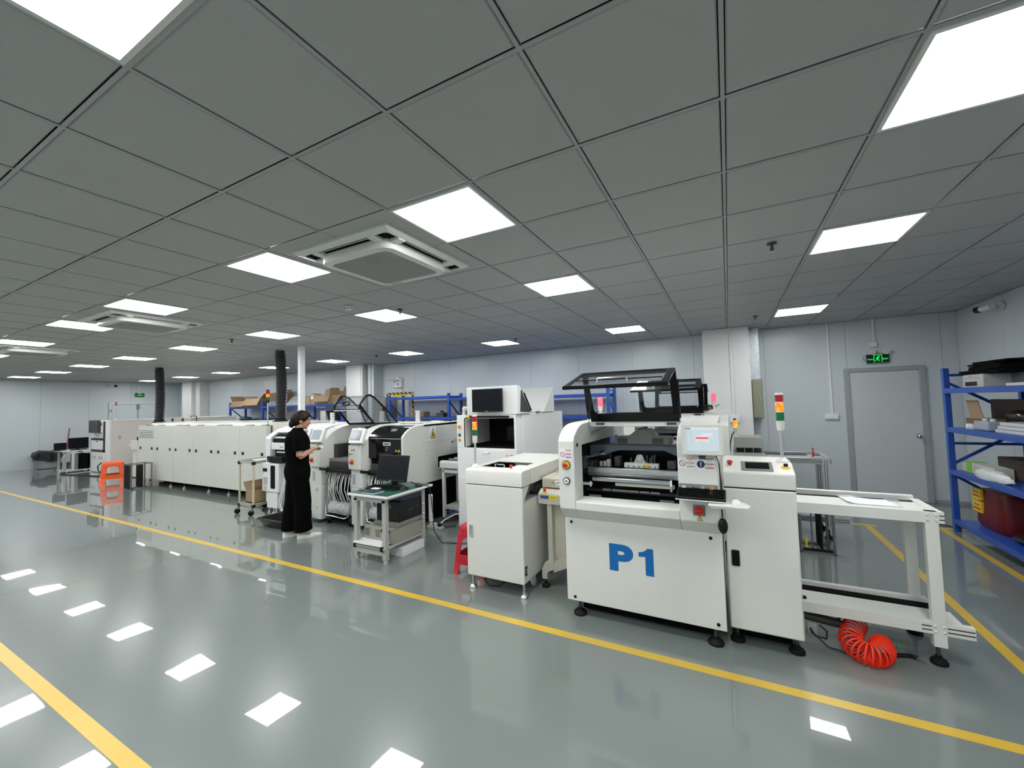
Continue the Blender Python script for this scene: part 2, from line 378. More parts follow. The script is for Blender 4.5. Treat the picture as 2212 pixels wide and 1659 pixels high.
# ================================================================== the room
XL, XR, YB, YF = -19.77, 3.04, 8.385, -3.02
CX = lambda i: GX+GS*i
CY = lambda j: GY+GS*j
floor = struct('floor', MB().box(XL-.1, XR+.1, YF-.1, YB+.1, -0.12, 0.0), 'epoxy_floor', 'glossy grey epoxy floor')
def line(x0, x1, y0, y1, label):
    part('floor_line', MB().box(x0, x1, y0, y1, -0.002, 0.0012), 'line_yellow', floor, label=label)
line(XL, 1.435, 2.765, 2.835, 'long yellow floor line in front of the machines')
line(XL, 3.0, 0.88, 0.95, 'yellow floor line in the near left corner')
line(1.435, 1.505, 2.765, 6.66, 'yellow floor line past the white conveyor frame')
line(-1.0, 1.56, 6.66, 6.73, 'yellow floor line behind the rear conveyor')
line(2.165, 2.235, 0.95, 6.83, 'yellow floor line along the blue rack')
line(2.165, 2.95, 6.83, 6.90, 'short yellow floor line at the rack end')

ceiling = struct('ceiling', MB().box(XL-.1, XR+.1, YF-.1, YB+.1, CEIL+.06, CEIL+.12), 'plenum', 'suspended ceiling of square grey-white tiles in a metal grid')
LIGHTS = [(i, 1) for i in (1, -3, -6, -10, -13, -17, -21, -25)]+[(i, 4) for i in (1, -3, -7, -11, -15, -19, -23, -27, -31)]+[(i, 9) for i in (1, -3, -7, -11, -15, -19, -23, -27, -31)]
LIGHTS += [(i, -2) for i in (1, -3, -7, -11, -15, -19, -23, -27)]+[(i, -5) for i in (1, -3, -7, -11, -15, -19, -23, -27)]
ACS = [(-4, 2), (-11, 2), (-18, 2)]
def ac_hole(i, j):
    return any(abs(i+.5-a) < 0.85 and abs(j+.5-b) < 0.85 for a, b in ACS)
cells = [(i, j) for i in range(-33, 5) for j in range(-7, 12) if (i, j) not in LIGHTS and not ac_hole(i, j)]
def proj(x, y, z):
    d = Vector((x, y, z-CAMZ)); c = d.dot(_f)
    if c < 0.05: return None
    return (1106+FPX*d.dot(_r)/c, 829.5-FPX*d.dot(_u)/c)
def shown(i, j):
    ps = [proj(CX(i+a), CY(j+b), CEIL) for a, b in ((0, 0), (1, 0), (1, 1), (0, 1))]
    ok = [p for p in ps if p and -60 < p[0] < 2272 and -60 < p[1] < 1700]
    if not ok: return -1
    if len(ok) < 4 or None in ps: return 1e5
    return abs(sum(ps[k][0]*ps[(k+1) % 4][1]-ps[(k+1) % 4][0]*ps[k][1] for k in range(4)))/2
rank = sorted(cells, key=lambda c: -shown(*c))
def tile_mb(mb, cx, cy):
    h, b = .2885, .283
    lo = [(cx-b, cy-b, CEIL+.002), (cx+b, cy-b, CEIL+.002), (cx+b, cy+b, CEIL+.002), (cx-b, cy+b, CEIL+.002)]
    mi = [(cx-h, cy-h, CEIL+.006), (cx+h, cy-h, CEIL+.006), (cx+h, cy+h, CEIL+.006), (cx-h, cy+h, CEIL+.006)]
    up = [(x, y, CEIL+.018) for x, y, z in mi]
    return mb.loft([lo, mi, up])
tile_me = tile_mb(MB(), 0, 0).mesh('ceiling_tile', ['tile_white'])
for n, (i, j) in enumerate(rank[:300]):
    o = bpy.data.objects.new('ceiling_tile', tile_me); COL.objects.link(o); o.parent = ceiling
    o.location = (CX(i+.5), CY(j+.5), random.uniform(-.0006, .0006))
mb = MB()
for i, j in rank[300:]: tile_mb(mb, CX(i+.5), CY(j+.5))
part('ceiling_tiles_far', mb, 'tile_white', ceiling, kind='stuff')
def tee_blocked(x, y): return any(abs(x-CX(a)) < .45 and abs(y-CY(b)) < .45 for a, b in ACS)
for i in range(-32, 5):
    mb = MB(); x = CX(i); cuts = [YF]
    for a, b in ACS:
        if abs(x-CX(a)) < .45: cuts += [CY(b)-.47, CY(b)+.47]
    cuts.append(YB)
    for k in range(0, len(cuts), 2): mb.prism([(x-.0075, CEIL), (x+.0075, CEIL), (x+.0075, CEIL+.004), (x+.002, CEIL+.006), (x+.002, CEIL+.03), (x-.002, CEIL+.03), (x-.002, CEIL+.006), (x-.0075, CEIL+.004)], 'y', cuts[k], cuts[k+1])
    part('ceiling_tee', mb, 'tee_white', ceiling)
for j in range(-6, 12):
    mb = MB(); y = CY(j); cuts = [XL]
    for a, b in sorted(ACS):
        if abs(y-CY(b)) < .45: cuts += [CX(a)-.47, CX(a)+.47]
    cuts.append(XR)
    for k in range(0, len(cuts), 2): mb.prism([(y-.0075, CEIL+.0005), (y+.0075, CEIL+.0005), (y+.0075, CEIL+.0045), (y-.0075, CEIL+.0045)], 'x', cuts[k], cuts[k+1])
    part('ceiling_tee', mb, 'tee_white', ceiling)

for a, b in ACS:
    x, y = CX(a), CY(b); q = [(x-.59, y-.59), (x+.59, y-.59), (x+.59, y+.59), (x-.59, y+.59)]; r_ = [(x-.44, y-.44), (x+.44, y-.44), (x+.44, y+.44), (x-.44, y+.44)]
    part('cut_tile', frame2(MB(), q, r_, 'z', CEIL+.003, CEIL+.015), 'tile_white', ceiling)

# ---- ceiling lights
def make_light():
    t = thing('ceiling_light', 'x', 'ceiling light', (0, 0, CEIL), 'square ceiling lights')
    mb = MB(); o = [(-.289, -.289), (.289, -.289), (.289, .289), (-.289, .289)]; q = .272
    frame2(mb, o, [(-q, -q), (q, -q), (q, q), (-q, q)], 'z', CEIL-.006, CEIL+.02)
    part('frame', mb, 'ac_white', t)
    part('diffuser', MB().box(-q, q, -q, q, CEIL-.003, CEIL+.012), 'diffuser', t)
    return t
lp = make_light(); ORD = ['nearest', 'second from', 'third from', 'fourth from', 'fifth from', 'sixth from', 'seventh from', 'eighth from', 'ninth from']
ROWN = {9: 'row nearest the back wall', 4: 'second row from the back wall', 1: 'row alongside the air conditioners', -2: 'row nearest overhead', -5: 'row behind the camera'}
first = True
for j in (9, 4, 1, -2, -5):
    row = [c for c in LIGHTS if c[1] == j]
    for n, (i, jj) in enumerate(row):
        o = lp if first else dup(lp); first = False
        o.location = (CX(i+.5), CY(j+.5), CEIL)
        o['label'] = 'square ceiling light, %s the right wall, %s' % (ORD[n], ROWN[j])

# ---- cassette air conditioners
def make_ac():
    t = thing('ceiling_air_conditioner', 'x', 'air conditioner', (0, 0, CEIL), 'ceiling cassette air conditioners')
    mb = MB(); z = CEIL
    o = rrect(-.475, .475, -.475, .475, .012, 3); i2 = rrect(-.425, .425, -.425, .425, .03, 3); o2 = rrect(-.455, .455, -.455, .455, .012, 3)
    n = len(o)
    rings = [[(x, y, z+.004) for x, y in o], [(x, y, z-.012) for x, y in o], [(x, y, z-.026) for x, y in o2], [(x, y, z-.030) for x, y in i2], [(x, y, z-.020) for x, y in i2]]
    mb.loft(rings, caps=False); part('panel', mb, 'ac_white', t, smooth=30)
    part('recess', frame2(MB(), rrect(-.432, .432, -.432, .432, .03, 3), rrect(-.34, .34, -.34, .34, .03, 3), 'z', z-.019, z+.02), 'black_matte', t)
    mb = MB(); a = rrect(-.355, .355, -.355, .355, .09, 4); b = rrect(-.295, .295, -.295, .295, .055, 4)
    mb.loft([[(x, y, z+.01) for x, y in a], [(x, y, z-.068) for x, y in a], [(x*.985, y*.985, z-.082) for x, y in a], [(x, y, z-.085) for x, y in b], [(x, y, z-.074) for x, y in b]], caps=False)
    part('grille_frame', mb, 'ac_white', t, smooth=30)
    mb = MB()
    for k in range(-22, 23): mb.box(-.297, .297, k*.0132-.004, k*.0132+.004, z-.079, z-.074)
    for k in (-.15, 0, .15): mb.box(k-.003, k+.003, -.298, .298, z-.080, z-.073)
    mb.box(-.298, .298, -.298, .298, z-.073, z-.071)
    part('grille', mb, 'ac_grille', t, kind='stuff')
    for k in range(4):
        R = Matrix.Rotation(k*PI/2, 4, 'Z'); mb = MB().obox((0, .398, z-.022), (.50, .016, .005), Matrix.Rotation(math.radians(-35), 3, 'X'))
        mb.v = [tuple(R @ Vector(p)) for p in mb.v]; part('louver', mb, 'ac_white', t)
        for a in (-.315, .25):
            mb = MB().box(a, a+.065, .345, .43, z-.040, z-.005); mb.v = [tuple(R @ Vector(p)) for p in mb.v]; part('louver_mount', mb, 'ac_white', t, bevel=.004)
    part('badge', MB().box(-.26, -.14, .310, .332, z-.0865, z-.082), 'grey_paint', t)
    return t
ac = make_ac()
for k, (a, b) in enumerate(ACS):
    o = ac if k == 0 else dup(ac); o.location = (CX(a), CY(b), CEIL)
    o['label'] = ['large ceiling air conditioner between the two nearest bright panels', 'ceiling air conditioner further left, seen edge-on behind a light', 'ceiling air conditioner at the far left edge of the room'][k]

# ---- sprinklers and smoke detector
def sprinkler(i, j, lab):
    x, y = CX(i), CY(j); mb = MB()
    mb.lathe([(.034, 0), (.036, -.006), (.012, -.010), (.010, -.035), (.014, -.037), (.014, -.048), (.007, -.05), (.007, -.062)], (x, y, CEIL), 14)
    t = thing('sprinkler', lab, 'sprinkler', (x, y, CEIL), 'ceiling sprinklers'); part('body', mb, 'dark_steel', t, smooth=40)
    part('deflector', MB().lathe([(.02, -.062), (.022, -.065), (.005, -.067)], (x, y, CEIL), 12), 'steel', t)
sprinkler(.53, 4.2, 'dark sprinkler head nearest the right-hand row of lights')
sprinkler(-5.85, 4.22, 'sprinkler head just right of a ceiling light above the open hood')
sprinkler(.62, 9.6, 'sprinkler head above the white column by the door')
sprinkler(-11.95, 4.25, 'tiny sprinkler head far left beside a ceiling light')
sprinkler(-5.7, 9.0, 'sprinkler head behind a light near the back wall')
sprinkler(-11.7, 9.2, 'sprinkler head close to the middle column')
x, y = CX(-6.5), CY(3.5)
t = thing('smoke_detector', 'round white smoke detector on the ceiling behind the air conditioner', 'smoke detector', (x, y, CEIL))
part('base', MB().lathe([(.055, 0), (.058, -.008), (.05, -.02)], (x, y, CEIL), 20), 'ac_white', t, smooth=40)
part('chamber', MB().lathe([(.046, -.018), (.044, -.034), (.03, -.042)], (x, y, CEIL), 20), 'ac_white', t, smooth=40)
mb = MB()
for k in range(8):
    a = k*PI/4; mb.obox((x+.046*math.cos(a), y+.046*math.sin(a), CEIL-.026), (.006, .016, .006), Matrix.Rotation(a, 3, 'Z'))
part('vents', mb, 'black_matte', t)

# ---- walls
wb = struct('wall_back', MB().box(XL-.1, XR+.1, YB, YB+.12, 0, CEIL+.1), 'wall_panel', 'pale blue-grey panelled back wall')
k = 3
for k in range(-17, 3):
    x0, x1 = max(-.54+1.13*k, XL+.004), min(-.54+1.13*(k+1), XR-.004)
    part('wall_panel', MB().box(x0+.0015, x1-.0015, YB-.012, YB+.002, 0, CEIL-.001), 'wall_panel', wb, bevel=.002, seg=1)
part('wall_panel', MB().box(-.54+1.13*3+.0015, XR-.004, YB-.012, YB+.002, 0, CEIL-.001), 'wall_panel', wb, bevel=.002, seg=1)
part('skirting', MB().box(XL+.02, XR-.02, YB-.022, YB-.012, 0, .05), 'door_frame', wb)
wr = struct('wall_right', MB().box(XR, XR+.12, YF, YB, 0, CEIL+.1), 'wall_panel', 'pale blue-grey right wall behind the blue rack')
y = YB-.02
while y > YF:
    y0 = max(y-1.13, YF+.01); part('wall_panel', MB().box(XR-.012, XR+.002, y0+.0015, y-.0015, 0, CEIL-.001), 'wall_panel', wr, bevel=.002, seg=1); y -= 1.13
wl = struct('wall_left', MB().box(XL-.12, XL, YF, YB, 0, CEIL+.1), 'wall_panel', 'pale blue-grey far left wall')
y = 5.70+1.13*2
while y > YF:
    y0 = max(y-1.13, YF+.01); part('wall_panel', MB().box(XL-.002, XL+.012, y0+.0015, min(y, YB-.02)-.0015, 0, CEIL-.001), 'wall_panel', wl, bevel=.002, seg=1); y -= 1.13
struct('wall_front', MB().box(XL-.1, XR+.1, YF-.12, YF, 0, CEIL+.1), 'wall_panel', 'wall behind the camera')

# ---- columns
def column(x0, x1, y0, lab):
    mb = MB().box(x0, x1, y0, YB, 0, CEIL); o = struct('column', mb, 'column_white', lab, bevel=.004); return o
c3 = column(-.358, .348, 7.83, 'broad white column behind the printers')
part('cable_trunk', MB().box(.055, .085, 7.81, 7.83, 1.34, CEIL), 'trunk_white', c3, bevel=.003)
c2 = column(-9.335, -8.77, 7.84, 'white column in the middle of the back wall')
part('corner_strip', MB().box(-8.77, -8.73, 7.86, 7.9, 0, CEIL), 'column_white', c2)
part('duct_casing', MB().box(-8.73, -8.50, 8.05, YB, 0, CEIL), 'wall_panel', c2)
part('pipe', MB().cyl((-8.62, 8.03, 1.9), (-8.62, 8.03, CEIL), .025, n=10), 'trunk_white', c2, smooth=40)
c1 = column(-18.63, -17.93, 7.97, 'white column at the far left of the back wall')
part('duct_casing', MB().box(-17.93, -17.60, 8.1, YB, 0, CEIL), 'column_white', c1)
# socket on the wide column, with blue centre
t = thing('wall_socket', 'small white round-centred socket on the broad white column', 'socket', (.07, 7.83, 1.27))
part('box', MB().box(.0, .15, 7.785, 7.83, 1.23, 1.35), 'trunk_white', t, bevel=.008)
part('ring', MB().cyl((.075, 7.786, 1.285), (.075, 7.775, 1.285), .032, n=18), 'trunk_white', t, smooth=40)
part('socket_face', MB().cyl((.075, 7.778, 1.285), (.075, 7.770, 1.285), .022, n=18), 'navy', t, smooth=40)
single('paper_note', MB().box(-9.16, -9.04, 7.834, 7.8395, 1.35, 1.44).box(-9.14, -9.08, 7.832, 7.836, 1.455, 1.53), 'paper', 'small white notice stuck on the middle column', 'notice', (-9.1, 7.84, 1.35))
# galvanised duct and khaki electrical box right of the wide column
single('metal_duct', MB().box(.352, .50, 8.10, 8.365, 1.95, CEIL).box(.35, .505, 8.09, 8.366, 1.95, 1.985).box(.35, .505, 8.09, 8.366, CEIL-.04, CEIL), 'galvanised', 'shiny galvanised cable duct between the broad column and ceiling', 'duct', (.42, 8.2, 1.95), bevel=.002)
t = thing('electrical_box', 'khaki metal electrical box on the wall beside the broad column', 'electrical box', (.44, 8.15, 1.29))
part('body', MB().box(.362, .515, 8.02, 8.36, 1.29, 1.948), 'khaki_paint', t, bevel=.004)
part('door', MB().box(.372, .505, 8.008, 8.022, 1.30, 1.938), 'khaki_paint', t, bevel=.003)
part('lock', MB().cyl((.49, 8.008, 1.62), (.49, 8.0, 1.62), .012, n=12), 'steel', t)

# ---- doors
def door_single():
    d = struct('door_1', MB().box(1.737, 2.567, 8.345, 8.376, .01, 1.995), 'door_paint', 'closed pale grey door under the exit sign', bevel=.003)
    for a, b, c, e in ((1.667, 1.737, 0, 2.065), (2.567, 2.637, 0, 2.065), (1.737, 2.567, 1.998, 2.065)):
        part('door_frame', MB().box(a, b, 8.33, 8.376, c, e), 'door_frame', d, bevel=.006)
    for a, b in ((1.725, 1.740), (2.562, 2.577)): part('door_stop', MB().box(a, b, 8.352, 8.37, 0, 2.0), 'door_frame', d)
    h = part('door_handle', MB().cyl((2.515, 8.345, .99), (2.515, 8.29, .99), .011, n=12).lathe([(.012, 0), (.03, -.012), (.03, -.03), (.018, -.04)], (2.515, 8.30, .99), 16, 'y').cyl((2.515, 8.346, .99), (2.515, 8.340, .99), .034, n=18), 'chrome', d, smooth=40)
    for z in (.25, 1.0, 1.75): part('hinge', MB().cyl((1.737, 8.342, z-.05), (1.737, 8.342, z+.05), .007, n=8), 'steel', d)
door_single()
d2 = struct('door_2', MB().box(XL+.012, XL+.045, 6.30, 7.03, .01, 2.03), 'wall_panel', 'pale double door in the far left wall', bevel=.003)
part('door_leaf', MB().box(XL+.012, XL+.045, 7.04, 7.75, .01, 2.03), 'wall_panel', d2, bevel=.003)
for a, b, c, e in ((6.22, 6.29, 0, 2.10), (7.76, 7.83, 0, 2.10), (6.29, 7.76, 2.04, 2.10)):
    part('door_frame', MB().box(XL+.012, XL+.06, a, b, c, e), 'aluminium_white', d2, bevel=.004)
part('door_closer', MB().box(XL+.045, XL+.085, 6.99, 7.08, 1.84, 2.02), 'mid_grey', d2)
part('seam_strip', MB().box(XL+.045, XL+.055, 7.015, 7.055, 0, 1.84), 'door_frame', d2)
t = thing('switch_panel', 'small dark switch box on the frame of the far double door', 'switch', (XL+.06, 6.25, 1.76))
part('box', MB().box(XL+.06, XL+.09, 6.23, 6.28, 1.75, 1.85), 'trunk_white', t); part('rocker', MB().box(XL+.09, XL+.096, 6.235, 6.275, 1.76, 1.84), 'mid_grey', t)

# ---- exit signs
def exit_sign(name, label, c, xd, n, full):
    """c: centre of the sign, xd: its left-to-right direction, n: out of the wall"""
    c, xd, n = Vector(c), Vector(xd), Vector(n); Z = Vector((0, 0, 1))
    t = thing(name, label, 'exit sign', tuple(c)); R = Matrix((xd, -n, Z)).transposed()
    def at(x, z, d): return tuple(c+xd*x+Z*z+n*d)
    part('housing', MB().obox(at(0, 0, .0), (.275, .03, .145), R), 'exit_black', t, bevel=.003)
    part('rim', MB().obox(at(0, -.0705, .013), (.275, .006, .006), R).obox(at(0, .0705, .013), (.275, .006, .006), R), 'steel', t)
    for tx, bd in ((-.088, '安全出口'), (.088, 'EXIT')):
        text_mesh(bd, .034 if tx > 0 else .02, 'lamp_green', t, at(tx, -.01, .016), xd, Z, off=.0006)
    mb = MB()
    for p, q in (((-.048, .055), (.048, .055)), ((-.048, -.055), (-.048, .055)), ((.048, -.055), (.048, .055))): mb.bar(at(*p, .0165), at(*q, .0165), .008, .002, tuple(n))
    part('door_symbol', mb, 'lamp_green', t)
    mb = MB().obox(at(.010, .033, .0165), (.014, .002, .014), R)
    for p, q, wd in (((.004, .022), (-.008, -.006), .016), ((-.008, -.006), (.012, -.022), .009), ((.012, -.022), (.010, -.045), .008), ((-.008, -.006), (-.016, -.026), .009), ((-.016, -.026), (-.034, -.032), .008), ((.004, .02), (.024, .008), .007), ((.004, .02), (-.016, .012), .007), ((-.016, .012), (-.024, -.004), .007)):
        mb.bar(at(*p, .0165), at(*q, .0165), wd, .002, tuple(n))
    part('running_figure', mb, 'lamp_green', t)
    part('junction_box', MB().obox(at(-.045, .225, -.005), (.095, .05, .075), R), 'trunk_white', t, bevel=.004)
    for x in (-.075, .09):
        a, b = Vector(at(x, .115, .01)), Vector(at(x+.01, .10, .055)); d = (b-a).normalized()
        part('spot_lamp', MB().cyl(a, a+d*.045, .022, .042, 16).cyl(a+d*.045, a+d*.055, .042, .042, 16), 'trunk_white', t, smooth=40)
        part('spot_lens', MB().cyl(a+d*.054, a+d*.057, .036, n=16), 'lens_clear', t)
        part('stem', MB().cyl(at(x, .07, 0), a, .008, n=8), 'trunk_white', t)
    part('conduit', MB().bar(at(-.03, .26, -.01), at(-.03, CEIL-c.z, -.01), .026, .02, tuple(n)), 'trunk_white', t)
    part('cable', MB().tube([at(-.13, .05, 0), at(-.165, .045, .005), at(-.18, .015, .01), at(-.165, -.02, .01), at(-.135, -.035, .005)], .003, 6), 'cable_black', t)
    return t
exit_sign('exit_sign', 'green lit exit sign with running figure above the grey door', (2.103, 8.35, 2.20), (1, 0, 0), (0, -1, 0), True)
exit_sign('exit_sign', 'small far green exit sign above the double door on the left wall', (XL+.03, 7.09, 2.38), (0, 1, 0), (1, 0, 0), False)

# ---- conduit with switch box left of the door
t = thing('wall_switch', 'white switch box under a vertical white conduit left of the door', 'switch', (1.48, 8.36, 1.25))
part('conduit', MB().box(1.475, 1.503, 8.348, 8.373, 1.335, CEIL), 'trunk_white', t, bevel=.003)
part('box', MB().box(1.392, 1.572, 8.335, 8.373, 1.252, 1.338), 'trunk_white', t, bevel=.005)
for k in range(3): part('rocker', MB().box(1.402+k*.056, 1.45+k*.056, 8.328, 8.337, 1.265, 1.325), 'trunk_white', t, bevel=.003)

# ---- emergency twin light on the back wall
t = thing('emergency_light', 'white twin-head emergency light on the back wall above the striped panel', 'emergency light', (-7.89, 8.35, 2.17))
part('battery_box', MB().box(-8.03, -7.76, 8.30, 8.372, 2.175, 2.335), 'trunk_white', t, bevel=.006)
part('label_print', MB().box(-7.87, -7.85, 8.296, 8.301, 2.215, 2.30), 'ink', t)
part('label_text', MB().box(-7.99, -7.90, 8.296, 8.301, 2.27, 2.285), 'mid_grey', t)
for s in (-1, 1):
    a = Vector((-7.893+s*.085, 8.33, 2.375)); d = Vector((s*.7, -.6, .1)).normalized()
    part('lamp_head', MB().cyl(a-d*.03, a+d*.05, .025, .05, 16), 'trunk_white', t, smooth=40)
part('junction_box', MB().box(-7.95, -7.84, 8.31, 8.372, 2.38, 2.46), 'trunk_white', t, bevel=.01)
part('conduit', MB().cyl((-8.5, 8.35, 2.405), (-7.95, 8.35, 2.405), .011, n=8), 'trunk_white', t, smooth=40)
part('cable', MB().tube([(-7.80, 8.36, 2.175), (-7.72, 8.36, 2.05), (-7.70, 8.36, 1.95), (-7.72, 8.36, 1.80)], .004, 6), 'cable_black', t)

# ---- surveillance cameras
def cctv(label, base, out, look):
    b, o, l = Vector(base), Vector(out), Vector(look).normalized()
    t = thing('security_camera', label, 'security camera', base, 'wall security cameras')
    part('mount', MB().cyl(b, b+o*.02, .05, n=16), 'trunk_white', t, smooth=40)
    p = b+o*.13+Vector((0, 0, .0)); part('arm', MB().tube([tuple(b), tuple(b+o*.06), tuple(p)], .014, 8), 'trunk_white', t, smooth=40)
    part('body', MB().cyl(p-l*.06, p+l*.13, .037, n=18), 'trunk_white', t, smooth=40)
    part('hood', MB().cyl(p+l*.09, p+l*.155, .041, n=18), 'black_plastic', t, smooth=40)
    part('lens', MB().cyl(p+l*.13, p+l*.158, .028, n=16), 'black_gloss', t)
cctv('white bullet camera high on the right wall', (3.02, 7.2, 2.68), (-1, 0, 0), (-.25, .96, -.03))
cctv('small far bullet camera high on the left wall', (XL+.012, 6.24, 2.70), (1, 0, 0), (.5, .85, -.05))
# hazard-striped framed panel on the back wall
t = thing('striped_panel', 'wall panel framed in yellow and black hazard tape', 'wall panel', (-7.85, 8.37, .9))
part('board', MB().box(-8.30, -7.44, 8.364, 8.373, .9, 1.99), 'column_white', t)
for a, b, c, e in ((-8.34, -7.39, 1.985, 2.045), (-8.34, -8.29, .9, 1.985), (-7.44, -7.39, .9, 1.985)):
    part('hazard_strip', MB().box(a, b, 8.358, 8.3735, c, e), 'hazard_tape', t)
part('yellow_notice', MB().box(-8.12, -7.62, 8.357, 8.3635, 1.93, 1.985), 'yellow_plastic', t)
# grey steel cabinet beside the middle column
t = thing('steel_cabinet', 'tall grey steel cabinet beside the middle column', 'cabinet', (-8.2, 8.1, 0))
part('body', MB().box(-8.46, -7.96, 7.95, 8.36, .05, 1.92), 'mid_grey', t, bevel=.004)
for a, b in ((-8.455, -8.213), (-8.207, -7.965)): part('door', MB().box(a, b, 7.935, 7.95, .07, 1.90), 'mid_grey', t, bevel=.003)
part('latch', MB().box(-8.235, -8.225, 7.92, 7.936, 1.0, 1.12), 'steel', t)
# ================================================================== shared fittings
def levelling_foot(t, x, y, ztop, r=.045, m='rubber', stem='dark_steel'):
    f = part('levelling_foot', MB().lathe([(r, 0), (r*1.02, .012), (r*.85, .026), (r*.4, .036), (.016, .05)], (x, y, 0), 20), m, t, smooth=35)
    part('stem', MB().cyl((x, y, .04), (x, y, ztop), .011, n=12), stem, f, smooth=40)
def estop(t, c, n, r=.02, ring='yellow_plastic', rr=.033):
    """mushroom emergency stop on a coloured disc, c on the surface, n the outward direction"""
    c, n = Vector(c), Vector(n).normalized()
    b = part('emergency_stop', MB().cyl(c, c+n*.014, r*.55, n=16).cyl(c+n*.014, c+n*.022, r*.85, r, 18).cyl(c+n*.022, c+n*.032, r, r*.7, 18), 'button_red', t, smooth=40, label='red emergency stop button')
    if ring: part('backplate', MB().cyl(c, c+n*.004, rr, n=22), ring, b, smooth=40)
def button(t, c, n, m, r=.016, rim='chrome', name='push_button'):
    c, n = Vector(c), Vector(n).normalized()
    b = part(name, MB().cyl(c, c+n*.010, r*.8, n=18), m, t, smooth=40)
    part('bezel', MB().cyl(c, c+n*.006, r, n=18), rim, b, smooth=40)
def tower_light(name, label, x, y, z0, zs, r, lit=('lens_red', 'lamp_amber', 'lens_green'), body='warm_paint', parent=None):
    """zs: pole top, body top, green top, amber top, red top"""
    t = thing(name, label, 'signal light', (x, y, z0), 'signal tower lights') if parent is None else parent
    part('base', MB().lathe([(r*1.7, 0), (r*1.6, .012), (r*.8, .024), (r*.55, .034)], (x, y, z0), 20), body, t, smooth=35)
    part('pole', MB().cyl((x, y, z0+.02), (x, y, zs[0]), r*.42, n=14), 'aluminium', t, smooth=40)
    part('socket', MB().lathe([(r*.8, zs[0]-.002), (r*.98, zs[0]+.02), (r, zs[1])], (x, y, 0), 22), body, t, smooth=35)
    for k, (m, nm) in enumerate(zip((lit[2], lit[1], lit[0]), ('green_lens', 'amber_lens', 'red_lens'))):
        a, b = zs[1+k]+.002, zs[2+k]-.002
        rib = [(r*.96, a)]
        for q in range(4): rib += [(r*.99, a+(b-a)*(q+.25)/4), (r*.95, a+(b-a)*(q+.95)/4)]
        L = part(nm, MB().lathe(rib+[(r*.97, b)], (x, y, 0), 22), m, t, smooth=40)
        part('collar', MB().cyl((x, y, b-.001), (x, y, b+.005), r*1.02, n=22), body, L, smooth=40)
    part('cap', MB().lathe([(r, zs[4]), (r, zs[4]+.008), (r*.9, zs[4]+.012)], (x, y, 0), 22), body, t, smooth=35)
    return t
def beacon(t, x, y, z0, z1, m, r=.026):
    b = part('beacon_lens', MB().lathe([(r*.8, z0+.55*(z1-z0)), (r, z0+.6*(z1-z0)), (r, z0+.88*(z1-z0)), (r*.85, z1-.008), (r*.4, z1)], (x, y, 0), 18), m, t, smooth=40)
    part('beacon_socket', MB().lathe([(r*.6, z0+.30*(z1-z0)), (r*.9, z0+.42*(z1-z0)), (r*.95, z0+.56*(z1-z0))], (x, y, 0), 16), 'white_paint', b, smooth=40)
    part('beacon_base', MB().lathe([(r*1.2, z0), (r*.7, z0+.06*(z1-z0)), (r*.45, z0+.12*(z1-z0)), (r*.45, z0+.32*(z1-z0))], (x, y, 0), 16), 'white_paint', b, smooth=40)
def sticker(t, x0, x1, y, z0, z1, bar='print_red', sign='no', name='warning_label', flip=1):
    """warning label on a -Y face: pictogram left, lines of print right"""
    s = part(name, MB().box(x0, x1, y-.0008, y+.001, z0, z1), 'label_white', t)
    wd, h = x1-x0, z1-z0; cx, cz, r = x0+wd*.25, z0+h*.48, min(wd*.19, h*.26)
    if sign == 'no':
        mb = MB(); n = 24; o = [(cx+r*math.cos(2*PI*i/n), cz+r*math.sin(2*PI*i/n)) for i in range(n)]; q = [(cx+r*.82*math.cos(2*PI*i/n), cz+r*.82*math.sin(2*PI*i/n)) for i in range(n)]
        frame2(mb, o, q, 'y', y-.0016, y-.0006); mb.bar((cx-r*.62, y-.0011, cz+r*.62), (cx+r*.62, y-.0011, cz-r*.62), r*.17, .001, (0, 1, 0))
        part('pictogram', mb, bar if bar == 'print_red' else 'print_red', s)
    else:
        part('pictogram', MB().cyl((cx, y, cz), (cx, y-.0014, cz), r*1.15, n=24), 'navy', s)
        part('mark', MB().box(cx-r*.14, cx+r*.14, y-.0022, y-.001, cz-r*.25, cz+r*.75).box(cx-r*.13, cx+r*.13, y-.0022, y-.001, cz-r*.75, cz-r*.45), 'label_white', s)
    mb = MB()
    for q in (.88, .48, .18): mb.box(x0+wd*.46, x0+wd*.96, y-.0014, y, z0+h*q, z0+h*(q+.065))
    part('print_bars', mb, bar, s, kind='stuff')
    mb = MB()
    for q in (.80, .74, .68, .60, .40, .34, .28, .10): mb.box(x0+wd*.52, x0+wd*random.uniform(.82, .92), y-.0012, y, z0+h*q, z0+h*(q+.022))
    part('print_lines', mb, 'print_grey', s, kind='stuff')
